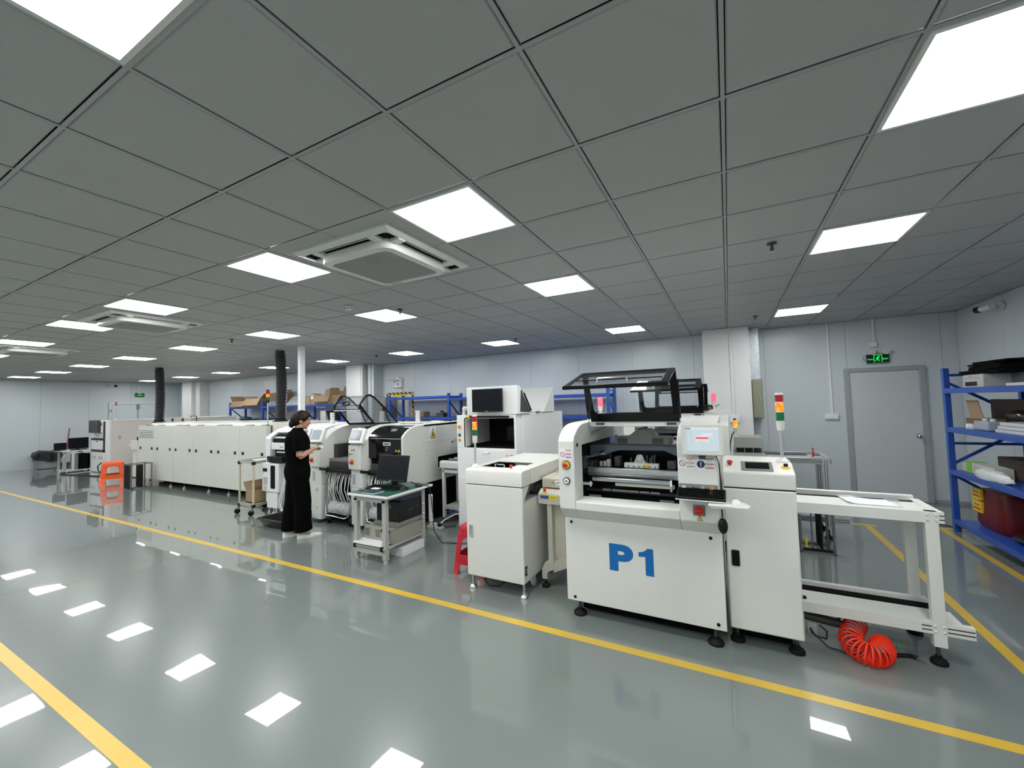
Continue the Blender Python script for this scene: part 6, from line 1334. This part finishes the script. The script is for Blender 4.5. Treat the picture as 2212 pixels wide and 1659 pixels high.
single('desk_cable', MB().tube([(-3.30, 3.66, .78), (-3.22, 3.70, .745), (-3.18, 3.78, .73), (-3.165, 3.83, .70), (-3.16, 3.86, .55), (-3.20, 3.95, .15), (-3.12, 3.99, .012), (-2.9, 4.06, .01), (-2.5, 4.25, .01), (-2.4, 4.38, .01)], .006, 8), 'cable_black', 'black power cable running from the desk across the floor', 'cable', (-3.0, 4.0, 0), smooth=50)
t = thing('power_strip', 'grey multi-socket strip on the floor with plugs and cables', 'power strip', (-3.55, 4.42, 0))
part('body', MB().box(-3.68, -3.42, 4.38, 4.44, 0, .045), 'grey_paint', t, bevel=.006)
for x in (-3.62, -3.55, -3.48): part('plug', MB().box(x-.02, x+.02, 4.39, 4.43, .045, .085), 'cable_white' if x < -3.5 else 'black_plastic', t, bevel=.004)
part('plug_cable', MB().tube([(-3.62, 4.41, .08), (-3.66, 4.45, .14), (-3.80, 4.50, .10), (-3.85, 4.45, .02), (-3.70, 4.40, .012), (-3.5, 4.5, .012), (-3.35, 4.6, .02)], .007, 8), 'cable_black', t, smooth=50)
part('white_cable', MB().tube([(-3.5, 4.42, .06), (-3.45, 4.5, .12), (-3.38, 4.62, .16), (-3.25, 4.75, .17), (-3.15, 4.9, .17)], .010, 8), 'cable_white', t, smooth=50)

# ================================================================== trolley with box, black tray
t = thing('tube_trolley', 'cream-tubed trolley with green shelves and casters beside the feeder box', 'trolley', (-6.86, 4.05, 0))
tx0, tx1, ty0, ty1 = -7.085, -6.705, 3.84, 4.28
for x in (tx0, tx1):
    for y in (ty0, ty1):
        part('tube_post', MB().cyl((x, y, .15), (x, y, .83), .015, n=12), 'cream_tube', t, smooth=40)
        for z in (.15, .82): part('joint', MB().box(x-.024, x+.024, y-.024, y+.024, z-.024, z+.026), 'black_plastic', t, bevel=.006)
        cs = part('caster', MB().cyl((x-.03-.012, y-.02, .042), (x-.03+.012, y-.02, .042), .042, n=18), 'rubber', t, smooth=40); part('caster_fork', MB().prism([(x-.05, .05), (x-.01, .11), (x+.02, .13), (x+.02, .11), (x, .09), (x-.03, .035)], 'y', y-.035, y-.005), 'steel', cs)
for z in (.15, .82):
    for y in (ty0, ty1): part('tube_rail', MB().cyl((tx0, y, z), (tx1, y, z), .014, n=12), 'cream_tube', t, smooth=40)
    for x in (tx0, tx1): part('tube_rail', MB().cyl((x, ty0, z), (x, ty1, z), .014, n=12), 'cream_tube', t, smooth=40)
    part('shelf', MB().box(tx0-.02, tx1+.02, ty0-.02, ty1+.02, z+.016, z+.036), 'grey_paint', t, bevel=.003); part('shelf_mat', MB().box(tx0-.01, tx1+.01, ty0-.01, ty1+.01, z+.035, z+.038), 'green_mat', t)
single('paper_sheet', MB().prism([(-6.92, 3.94), (-6.71, 3.88), (-6.70, 4.12), (-6.86, 4.18)], 'z', .8585, .861), 'paper', 'white paper lying on the trolley top', 'paper', (-6.74, 4.02, .8585))
def open_box(name, label, x0, x1, y0, y1, z0, h, m, flaps=(.6, .6, .6, .6), group='cardboard boxes', fl=.14):
    """open carton: walls, floor and four flaps at the given opening angles (radians above level)"""
    t = thing(name, label, 'cardboard box', ((x0+x1)/2, (y0+y1)/2, z0), group); th = .006; z1 = z0+h
    part('base', MB().box(x0, x1, y0, y1, z0, z0+th), m, t)
    for a, b, c, e in ((x0, x1, y0, y0+th), (x0, x1, y1-th, y1), (x0, x0+th, y0+th, y1-th), (x1-th, x1, y0+th, y1-th)): part('side', MB().box(a, b, c, e, z0, z1), m, t)
    for k, (p0, p1, od) in enumerate((((x0, y0), (x1, y0), (0, -1)), ((x0, y1), (x1, y1), (0, 1)), ((x0, y0), (x0, y1), (-1, 0)), ((x1, y0), (x1, y1), (1, 0)))):
        if flaps[k] is None: continue
        a = flaps[k]; ox, oy = od[0]*fl*math.cos(a), od[1]*fl*math.cos(a); oz = fl*math.sin(a)
        vs = [(p0[0], p0[1], z1), (p1[0], p1[1], z1), (p1[0]+ox, p1[1]+oy, z1+oz), (p0[0]+ox, p0[1]+oy, z1+oz)]; nn = Vector((od[0]*-math.sin(a), od[1]*-math.sin(a), math.cos(a)))*.004
        part('flap', MB()._add(vs+[tuple(Vector(v)+nn) for v in vs], [(0, 1, 2, 3), (4, 7, 6, 5), (0, 4, 5, 1), (1, 5, 6, 2), (2, 6, 7, 3), (3, 7, 4, 0)]), m, t)
    return t
open_box('cardboard_box', 'open cardboard box on the lower shelf of the cream trolley', -6.99, -6.725, 3.88, 4.22, .189, .20, 'cardboard', (1.35, 1.2, 1.0, None), fl=.13)
t = thing('parts_tray', 'shallow black plastic tray on the floor behind the operator', 'tray', (-5.74, 3.70, 0))
b = rrect(-5.97, -5.50, 3.56, 3.86, .04); r_ = rrect(-6.03, -5.44, 3.50, 3.92, .05); i1 = rrect(-6.005, -5.465, 3.525, 3.895, .045); i0 = rrect(-5.955, -5.515, 3.575, 3.845, .04)
part('shell', MB().loft([[(x, y, z) for x, y in q] for q, z in ((b, 0), (r_, .115), (rrect(-6.045, -5.425, 3.485, 3.935, .055), .115), (rrect(-6.045, -5.425, 3.485, 3.935, .055), .125), (i1, .125), (i0, .012))]), 'black_plastic', t, smooth=35)
single('small_part', MB().box(-5.60, -5.56, 3.66, 3.70, .012, .03), 'steel', 'small shiny metal part lying in the black tray', 'metal part', (-5.58, 3.68, .012), bevel=.003)

# ================================================================== the operator
PR = thing('person', 'person in black shirt and wide black trousers facing the machine, holding a small white part', 'person', (-5.03, 3.45, 0), rotz=-math.radians(30))
bd = MB()
TILT = Matrix.Rotation(-.26, 3, 'X'); HB = Vector((0, .005, 1.405))
def hp_(p): return tuple(HB+TILT @ (Vector(p)-HB)+Vector((0, -.005, 0)))
bd.ell(hp_((0, .022, 1.535)), (.070, .088, .098), 20, 14, TILT); bd.ell(hp_((0, .058, 1.470)), (.050, .052, .062), 16, 10, TILT); bd.ell(hp_((0, .075, 1.505)), (.054, .040, .070), 16, 10, TILT)
bd.tube([hp_((0, .103, 1.535)), hp_((0, .117, 1.512)), hp_((0, .131, 1.494)), hp_((0, .112, 1.484))], [.008, .011, .014, .010], 8)
bd.ell(hp_((0, .112, 1.463)), (.022, .010, .010), 10, 6, TILT); bd.ell(hp_((0, .098, 1.428)), (.024, .018, .018), 10, 6, TILT); bd.ell(hp_((0, .106, 1.548)), (.05, .012, .012), 10, 6, TILT)
for s in (-1, 1): bd.ell(hp_((s*.073, .008, 1.505)), (.010, .020, .031), 10, 8, TILT)
bd.tube([(0, -.005, 1.30), (0, .0, 1.40), hp_((0, .02, 1.46))], [.058, .050, .052], 14)
bd.tube([(0, 0, .86), (0, 0, 1.0), (0, .005, 1.15), (0, 0, 1.28), (0, 0, 1.35)], [.105, .098, .105, .10, .055], 16)
def hand(W, d, up, side, grip):
    """palm and five unequal fingers curling towards 'grip'"""
    W, d, up = Vector(W), Vector(d).normalized(), Vector(up).normalized(); sd = d.cross(up).normalized()*side
    bd.ell(tuple(W+d*.045), (.020, .046, .034), 12, 8, Matrix((up*1.0, d, sd)).transposed())
    g = Vector(grip)
    for k, (ln, o) in enumerate(((.062, -.030), (.074, -.010), (.070, .010), (.055, .028))):
        b0 = W+d*.085+sd*o; m1 = b0+d*ln*.42-up*.006; m2 = m1+(d*.55-up*.7).normalized()*ln*.33; m3 = m2+((g-m2).normalized()*.7-up*.4).normalized()*ln*.26
        bd.tube([tuple(W+d*.055+sd*o*.8), tuple(b0), tuple(m1), tuple(m2), tuple(m3)], [.0085, .0092, .0085, .008, .0065], 8)
    b0 = W+d*.025-sd*.032; m1 = b0+(d*.6-sd*.5+up*.2).normalized()*.032; m2 = m1+(g-m1).normalized()*.030; bd.tube([tuple(W+d*.012-sd*.012), tuple(b0), tuple(m1), tuple(m2)], [.012, .0115, .0095, .0075], 8)
GR = (.015, .275, 1.145)
for s, el, wr in ((1, (.205, .005, 1.055), (.095, .150, 1.115)), (-1, (-.200, .01, 1.06), (-.07, .155, 1.118))):
    bd.tube([(s*.14, 0, 1.300), (s*.178, -.004, 1.22), el], [.040, .044, .041], 12); bd.tube([el, tuple((Vector(el)*.6+Vector(wr)*.4)), wr], [.042, .039, .026], 12)
    d = (Vector(GR)-Vector(wr)); hand(wr, d, (-s*.5, 0, .85), s, GR)
for s, k, a in ((1, (.095, .06, .47), (.09, .055, .08)), (-1, (-.085, -.03, .47), (-.085, -.105, .08))): bd.tube([(s*.085, 0, .86), k, a], [.085, .058, .038], 12)
body = part('body', bd, 'skin', PR, smooth=80, local=True)
rm = body.modifiers.new('skin', 'REMESH'); rm.mode = 'VOXEL'; rm.voxel_size = .0055; rm.use_smooth_shade = True
sm = body.modifiers.new('soft', 'SMOOTH'); sm.factor = .5; sm.iterations = 3
def cloth(name, mb, voxel=.009, it=4, m='cloth_black'):
    o = part(name, mb, m, PR, smooth=80, local=True); r = o.modifiers.new('cloth', 'REMESH'); r.mode = 'VOXEL'; r.voxel_size = voxel; r.use_smooth_shade = True
    q = o.modifiers.new('soft', 'SMOOTH'); q.factor = .5; q.iterations = it; return o
def ring(z, cx, cy, rx, ry, n=24): return [(cx+rx*math.cos(2*PI*i/n), cy+ry*math.sin(2*PI*i/n), z) for i in range(n)]
sh = MB().loft([ring(.93, 0, -.005, .165, .135), ring(1.0, 0, -.008, .160, .140), ring(1.06, 0, -.008, .158, .140), ring(1.15, 0, -.006, .166, .150), ring(1.24, 0, -.006, .176, .150), ring(1.31, 0, -.012, .180, .130), ring(1.36, 0, -.014, .145, .100), ring(1.385, 0, -.006, .085, .070), ring(1.415, 0, .0, .066, .064)])
for s in (1, -1): sh.tube([(s*.13, -.005, 1.325), (s*.168, -.008, 1.27), (s*.192, -.004, 1.19), (s*.204, .002, 1.125)], [.070, .074, .070, .070], 14)
cloth('shirt', sh)
tr = MB().loft([ring(1.01, 0, -.005, .152, .126), ring(.93, 0, -.008, .168, .145), ring(.86, 0, -.008, .182, .158), ring(.78, 0, -.005, .180, .150), ring(.72, 0, -.002, .170, .135)])
tr.tube([(.09, -.005, .86), (.095, .02, .66), (.098, .045, .47), (.095, .040, .25), (.092, .055, .095)], [.112, .112, .104, .104, .108], 16)
tr.tube([(-.088, -.01, .86), (-.09, -.03, .66), (-.088, -.045, .47), (-.088, -.080, .25), (-.088, -.085, .085)], [.112, .112, .104, .106, .110], 16)
cloth('trousers', tr)
hr = MB(); hr.ell(hp_((0, .002, 1.555)), (.088, .100, .097), 22, 14, TILT); hr.ell(hp_((0, -.03, 1.52)), (.078, .070, .095), 18, 12, TILT); hr.ell(hp_((0, .060, 1.602)), (.066, .048, .038), 16, 10, TILT)
for s in (-1, 1): hr.tube([hp_((s*.058, .075, 1.60)), hp_((s*.078, .045, 1.555)), hp_((s*.080, -.01, 1.53))], [.016, .017, .02], 8)
hr.ell(hp_((0, -.066, 1.520)), (.070, .054, .078), 18, 12, TILT); hr.ell(hp_((0, -.080, 1.458)), (.052, .040, .062), 14, 10, TILT)
cloth('hair', hr, .006, 3, 'hair')
for s in (-1, 1): part('eye', MB().ell(hp_((s*.030, .104, 1.523)), (.011, .006, .0055), 10, 6), 'eye_dark', PR, smooth=60, local=True); part('eyebrow', MB().tube([hp_((s*.014, .116, 1.546)), hp_((s*.030, .116, 1.551)), hp_((s*.048, .100, 1.545))], .0035, 6), 'hair', PR, smooth=60, local=True)
part('lips', MB().ell(hp_((0, .117, 1.461)), (.020, .008, .008), 12, 6), 'lip', PR, smooth=60, local=True)
def shoe(x, y, rz):
    R = Matrix.Rotation(rz, 3, 'Z'); mb = MB(); sl = MB(); rings = []; so = []
    for yy, w_, z1 in ((-.075, .020, .050), (-.066, .030, .068), (-.03, .036, .078), (.03, .038, .072), (.08, .042, .058), (.13, .044, .046), (.175, .040, .040), (.205, .028, .032), (.218, .012, .022)):
        rings.append([tuple(R @ Vector((w_*math.cos(PI*k/8), yy, .018+(z1-.018)*math.sin(PI*k/8)))+Vector((x, y, 0))) for k in range(9)])
        so.append([tuple(R @ Vector((q, yy, z))+Vector((x, y, 0))) for q, z in ((-w_-.003, 0), (w_+.003, 0), (w_+.003, .022), (-w_-.003, .022))])
    o = part('shoe', mb.loft(rings), 'shoe_white', PR, smooth=60, local=True); part('sole', sl.loft(so), 'shoe_white', o, local=True)
    part('shoe_tab', MB().obox(R @ Vector((.030, .05, .045))+Vector((x, y, 0)), (.006, .05, .010), R), 'ink', o, local=True)
shoe(.092, .055, .02); shoe(-.088, -.100, .08)
t = thing('white_part', 'small white plastic part held in both hands of the person', 'plastic part', (-4.880, 3.68, 1.128), rotz=-.5)
part('shell', MB().prism(rrect(-.04, .04, -.028, .028, .012), 'z', 0, .03), 'cool_white', t, local=True, bevel=.004); part('insert', MB().box(-.028, .028, -.018, .018, .03, .034), 'grey_paint', t, local=True)

# ================================================================== blue racks
def rack(label, xs, y0, y1, zs, h, axis='x', beam_z=None):
    """boltless rack: uprights at xs along one axis, shelves at zs"""
    L = lambda a, b, c: (a, b, c) if axis == 'x' else (b, a, c)
    def bx(a0, a1, b0, b1, z0, z1): return MB().box(a0, a1, b0, b1, z0, z1) if axis == 'x' else MB().box(b0, b1, a0, a1, z0, z1)
    mid = (xs[0]+xs[-1])/2; t = thing('storage_rack', label, 'rack', L(mid, (y0+y1)/2, 0), 'blue steel storage racks')
    for a in xs:
        for b in (y0, y1-.055):
            p = part('upright', bx(a-.03, a+.03, b, b+.055, 0, h), 'blue_steel', t, bevel=.004)
        part('end_tie', bx(a-.012, a+.012, y0+.055, y1-.055, h-.10, h-.07), 'blue_steel', t)
        for k in range(3):
            z0 = .25+.55*k; mb = MB(); p, q = ((y0+.05, z0), (y1-.05, z0+.40)) if k % 2 else ((y0+.05, z0+.40), (y1-.05, z0))
            part('brace', mb.bar(L(a, p[0], p[1]), L(a, q[0], q[1]), .02, .03), 'blue_steel', t)
        part('end_tie', bx(a-.012, a+.012, y0+.055, y1-.055, 1.02, 1.05), 'blue_steel', t)
    for k in range(len(xs)-1):
        a0, a1 = xs[k]+.03, xs[k+1]-.03
        for z in (zs[k] if isinstance(zs[0], (list, tuple)) else zs):
            for b in (y0, y1-.04): part('beam', bx(a0, a1, b, b+.04, z-.055, z+.005), 'blue_steel', t, bevel=.004)
            part('shelf_board', bx(a0, a1, y0+.041, y1-.041, z-.012, z), 'blue_steel', t)
    return t
rack('blue steel rack at the back wall left of the middle column', [-14.83, -13.0, -11.18, -9.37], 7.70, 8.25, [.40, .85, 1.32, 1.785], 1.95)
rack('blue steel rack at the back wall between the two white columns', [-7.62, -5.76, -3.90, -2.02], 7.70, 8.25, [[.40, .85, 1.38, 1.885], [.40, .85, 1.38, 1.82], [.40, .85, 1.38, 1.80]], 1.945)
rack('blue steel rack along the right wall beside the door', [4.85, 6.78], 2.29, 2.97, [.145, .725, 1.225, 1.685], 1.93, 'y')
# goods on the left back rack
bz = 1.786
open_box('cardboard_box', 'leftmost open carton on the back rack with its flap down', -14.72, -13.98, 7.72, 8.2, bz, .20, 'cardboard', (-1.2, .5, 1.0, None), fl=.20)
open_box('cardboard_box', 'wide open carton on the back rack with flaps spread', -13.93, -13.12, 7.72, 8.2, bz, .26, 'cardboard', (-1.1, .9, .35, .6), fl=.24)
open_box('cardboard_box', 'dark-sided carton behind the oven signal tower', -12.86, -12.28, 7.80, 8.2, bz, .40, 'cardboard_dark', (None, 1.4, None, None), fl=.12)
for k, (x, l) in enumerate(((-12.62, 'clear plastic jar on the back rack near the duct'), (-12.45, 'second clear plastic jar on the back rack, closer to the duct'))): single('plastic_jar', MB().lathe([(.06, 0), (.07, .01), (.07, .10), (.05, .12), (.05, .15)], (x, 7.76, bz), 16), 'bottle_clear', l, 'jar', (x, 7.76, bz), smooth=40)
single('foam_wrap', MB().prism([(7.78, bz), (8.1, bz), (8.1, bz+.30), (8.0, bz+.27), (7.85, bz+.10)], 'x', -11.95, -11.35), 'bin_grey', 'grey padded wrap on the back rack right of the duct', 'wrap', (-11.6, 7.9, bz), bevel=.02)
t = thing('cardboard_box', 'closed small carton with white label on the back rack', 'cardboard box', (-10.7, 7.9, bz), 'cardboard boxes'); part('carton', MB().box(-10.93, -10.52, 7.74, 8.1, bz, bz+.26), 'cardboard', t, bevel=.004); part('label_sheet', MB().box(-10.70, -10.58, 7.736, 7.741, bz+.16, bz+.24), 'paper', t); part('tape', MB().box(-10.75, -10.70, 7.737, 7.742, bz, bz+.26), 'cardboard_dark', t)
open_box('cardboard_box', 'wide open carton on the back rack near the middle column', -10.46, -9.86, 7.72, 8.0, bz, .26, 'cardboard', (-1.2, 1.2, .3, 1.45), fl=.20)
t = thing('cardboard_box', 'small printed carton beside the wide open one', 'cardboard box', (-9.65, 7.85, bz), 'cardboard boxes'); part('carton', MB().box(-9.83, -9.50, 7.76, 8.0, bz, bz+.24), 'cardboard', t, bevel=.004); part('print_ring', frame2(MB(), [(-9.665+.07*math.cos(2*PI*k/16), bz+.12+.05*math.sin(2*PI*k/16)) for k in range(16)], [(-9.665+.055*math.cos(2*PI*k/16), bz+.12+.038*math.sin(2*PI*k/16)) for k in range(16)], 'y', 7.757, 7.761), 'cardboard_dark', t)
open_box('cardboard_box', 'tall carton with raised flaps against the middle column', -9.86, -9.39, 8.01, 8.2, bz, .36, 'cardboard', (None, 1.5, None, 1.5), fl=.14)
single('black_bin', MB().loft([[(x, y, z) for x, y in rrect(-10.05+q, -9.46-q, 7.74+q, 8.1-q, .03)] for q, z in ((.06, 1.321), (0, 1.58), (0, 1.60), (.012, 1.60), (.07, 1.33))]), 'black_plastic', 'black plastic bin on the lower back rack shelf', 'bin', (-9.75, 7.9, 1.321), smooth=30)
t = thing('cardboard_box', 'pale tall carton left of the black bin', 'cardboard box', (-10.2, 7.9, 1.321), 'cardboard boxes'); part('carton', MB().box(-10.30, -10.08, 7.75, 8.05, 1.321, 1.60), 'far_beige', t, bevel=.004); part('label_sheet', MB().box(-10.17, -10.09, 7.746, 7.751, 1.46, 1.54), 'paper', t)
single('cardboard_box', MB().box(-9.44, -9.38+.0, 7.76, 8.05, 1.321, 1.55), 'cardboard', 'narrow brown carton right of the black bin', 'cardboard box', (-9.41, 7.9, 1.321), 'cardboard boxes', bevel=.004)
mb = MB().grid(14, 6, lambda u, v: (-14.0+1.2*u, 7.74+.4*v, 1.325+.06*math.sin(u*9)*math.sin(v*3)+.04*abs(math.sin(u*23+v*5))))
single('plastic_wrap', mb, 'bag_clear', 'crumpled clear wrap on the lower back rack shelf', 'plastic wrap', (-13.5, 7.9, 1.325), smooth=60)
single('green_bag', MB().ell((-14.35, 7.95, 1.40), (.25, .16, .075), 16, 8), 'green_plastic', 'dark green bundle on the lower back rack shelf', 'bundle', (-14.35, 7.95, 1.325), smooth=60)
# goods on the rack between the columns
single('tool_kit', MB().box(-6.9, -6.55, 7.76, 8.0, 1.386, 1.52), 'cardboard_dark', 'brown parts box low on the rack behind the placement machines', 'box', (-6.7, 7.9, 1.386), bevel=.006)
for k, (x, h, l) in enumerate(((-6.05, .10, 'small black jig at the rack post behind the placement machines'), (-5.35, .14, 'dark fixture on the rack right of its blue post'))): single('fixture', MB().box(x-.10, x+.10, 7.75, 7.95, 1.386, 1.386+h).box(x-.03, x+.03, 7.80, 7.86, 1.386+h, 1.44+h), 'dark_steel', l, 'fixture', (x, 7.85, 1.386), bevel=.004)
mb = MB().box(-5.70, -5.05, 8.26, 8.275, 1.36, 1.80); single('clear_sheet', mb, 'bag_clear', 'cloudy plastic sheet hanging behind the rack left of the inspection machine', 'sheet', (-5.4, 8.26, 1.36), bevel=.004)

# goods on the right rack
zt, z2, z3, z4 = 1.687, 1.227, .727, .147
t = thing('label_printer', 'cream desktop printer on the top shelf of the right rack', 'printer', (2.55, 6.4, zt)); part('case', MB().box(2.40, 2.72, 6.18, 6.60, zt, zt+.145), 'printer_cream', t, bevel=.010)
part('paper_slot', MB().box(2.396, 2.41, 6.30, 6.54, zt+.02, zt+.065), 'black_plastic', t); part('lid_seam', MB().box(2.397, 2.401, 6.25, 6.56, zt+.105, zt+.11), 'mid_grey', t); part('badge', MB().box(2.397, 2.401, 6.40, 6.46, zt+.122, zt+.13), 'mid_grey', t)
t = thing('cable_pile', 'heap of flat black trays on top of the rack printer', 'trays', (2.6, 6.2, zt+.146))
for k in range(6): part('flat_tray', MB().obox((2.56+.012*(k % 2), 6.28+.05*math.sin(k*2.1), zt+.158+.023*k), (.30-.02*k, .74-.05*k+.1*(k % 2), .020), Matrix.Rotation(.05*math.sin(k*1.7), 3, 'Z')), 'black_matte', t, bevel=.003)
single('clear_crate', MB().box(2.60, 2.90, 5.86, 6.16, zt, zt+.145), 'smoke_grey', 'grey translucent crate on the top rack shelf', 'crate', (2.75, 6.0, zt), bevel=.008)
single('flat_box', MB().box(2.42, 2.80, 5.20, 5.83, zt, zt+.032), 'cool_white', 'flat white box at the front of the top rack shelf', 'box', (2.6, 5.5, zt), bevel=.004)
t = thing('cardboard_box', 'open carton with one raised flap on the second shelf of the right rack', 'cardboard box', (2.5, 6.5, z2), 'cardboard boxes'); part('carton', MB().box(2.42, 2.58, 6.25, 6.66, z2, z2+.115), 'cardboard_dark', t, bevel=.003); part('flap', MB().prism([(6.26, z2+.115), (6.52, z2+.112), (6.60, z2+.32), (6.36, z2+.32)], 'x', 2.412, 2.42), 'cardboard', t)
single('brown_board', MB().box(2.60, 2.64, 4.95, 6.58, z2, z2+.325), 'brown_board', 'large dark brown board standing on the second rack shelf', 'board', (2.62, 5.6, z2), bevel=.003)
t = thing('plastic_canister', 'pale translucent canister with two white caps on the second rack shelf', 'canister', (2.42, 6.2, z2)); part('body', MB().box(2.36, 2.50, 6.06, 6.34, z2, z2+.10), 'bottle_clear', t, bevel=.015, seg=3)
for y in (6.13, 6.27): part('cap', MB().cyl((2.43, y, z2+.10), (2.43, y, z2+.125), .022, n=14), 'cool_white', t, smooth=40)
for k, y in enumerate((6.46, 6.54)): single('small_jar', MB().lathe([(.026, 0), (.028, .03), (.020, .04), (.020, .055)], (2.40, y, z2), 14), 'cool_white', 'small white jar %s the carton on the second rack shelf' % ('just in front of' if k else 'between the canister and'), 'jar', (2.40, y, z2), smooth=40)
for k in range(3): single('instrument_case', MB().box(2.36+.01*k, 2.70, 5.0, 5.93-.02*k, z2+.001+.036*k, z2+.033+.036*k), 'aluminium_white', '%s flat white instrument case stacked on the second rack shelf' % ('bottom', 'middle', 'topmost')[k], 'case', (2.5, 5.5, z2+.036*k), bevel=.003)
single('clear_bag', MB().ell((2.60, 6.02, z2+.16), (.10, .18, .06), 14, 8), 'bag_clear', 'crumpled clear bag above the white instrument cases', 'bag', (2.6, 6.0, z2+.1), smooth=60)
t = thing('carton', 'white and lime green carton on the third rack shelf', 'carton', (2.5, 6.45, z3)); part('carton_body', MB().box(2.38, 2.52, 6.05, 6.60, z3, z3+.118), 'printer_cream', t, bevel=.003); part('green_end', MB().box(2.376, 2.52, 6.50, 6.604, z3, z3+.120), 'lime', t); part('print_band', MB().box(2.3775, 2.381, 6.12, 6.45, z3+.07, z3+.085), 'print_grey', t); part('stripe', MB().box(2.3775, 2.381, 6.06, 6.50, z3+.035, z3+.04), 'print_grey', t)
single('white_box', MB().box(2.38, 2.54, 6.62, 6.715, z3, z3+.09), 'printer_cream', 'small plain white box beside the lime green carton', 'box', (2.45, 6.67, z3), bevel=.003)
rings = []
for k, (s, z) in enumerate(((.9, 0), (1.05, .02), (1.0, .06), (.85, .085), (.5, .098), (.1, .10))): rings.append([(2.36+.065*s*math.cos(a)*(1+.1*math.sin(3*a+k)), 6.03+.30*s*math.sin(a)*(1+.06*math.sin(5*a+k)), z3+z+.006*math.sin(4*a+k)) for a in [2*PI*i/24 for i in range(24)]])
single('white_bag', MB().loft(rings), 'cool_white', 'soft white plastic bag on the third rack shelf', 'bag', (2.36, 6.03, z3), smooth=60)
single('dark_case', MB().box(2.53, 2.86, 4.95, 6.36, z3, z3+.215), 'brown_board', 'long dark case at the back of the third rack shelf', 'case', (2.75, 5.6, z3), bevel=.008)
single('steel_rail', MB().box(2.36, 2.42, 5.05, 5.55, z3, z3+.03), 'aluminium', 'short metal rail at the front edge of the third shelf', 'rail', (2.39, 5.3, z3), bevel=.002)
single('red_hand_truck', MB().tube([(2.90, 6.62, .9), (2.92, 6.40, 1.02), (2.92, 6.30, 1.05), (2.92, 6.05, 1.05), (2.92, 5.95, 1.0), (2.92, 5.9, .76)], .014, 8), 'red_bag', 'dark red bent tube handle behind the third shelf goods', 'handle', (2.92, 6.3, .73), smooth=50)
t = thing('red_sack', 'dark red sack with yellow labels on the bottom shelf of the right rack', 'sack', (2.6, 6.4, z4)); rings = []
for k, (s, z) in enumerate(((.95, 0), (1.05, .05), (1.0, .2), (.98, .36), (.9, .41), (.3, .42))): rings.append([(2.64+.215*s*(abs(math.cos(a))**.35*(1 if math.cos(a) > 0 else -1)), 6.37+.27*s*(abs(math.sin(a))**.35*(1 if math.sin(a) > 0 else -1)), z4+z) for a in [2*PI*i/28 for i in range(28)]])
part('sack', MB().loft(rings), 'red_bag', t, smooth=50)
for z0, z1 in ((.44, .555), (.30, .42)): l = part('yellow_label', MB().box(2.408, 2.43, 6.44, 6.62, z0, z1), 'yellow_plastic', t); part('label_lines', MB().box(2.406, 2.409, 6.46, 6.60, z0+.03, z0+.045).box(2.406, 2.409, 6.48, 6.58, z0+.075, z0+.085), 'print_red', l)
single('black_bundle', MB().ell((2.62, 5.85, z4+.045), (.22, .26, .045), 16, 8), 'bag_black', 'flat black bundle on the bottom rack shelf', 'bundle', (2.62, 5.85, z4), smooth=60)
single('bottle', MB().lathe([(.05, 0), (.055, .02), (.055, .20), (.02, .25), (.02, .28)], (2.75, 5.95, z4+.0), 14), 'cool_white', 'white bottle behind the black bundle on the bottom shelf', 'bottle', (2.75, 5.95, z4), smooth=40) if False else None
single('floor_cable', MB().tube([(2.20, 7.05, .01), (2.28, 6.98, .012), (2.35, 6.92, .012), (2.5, 6.88, .012), (2.62, 6.86, .012)], .008, 8), 'cable_black', 'thin dark cable on the floor at the rack foot', 'cable', (2.4, 6.95, 0), smooth=50)
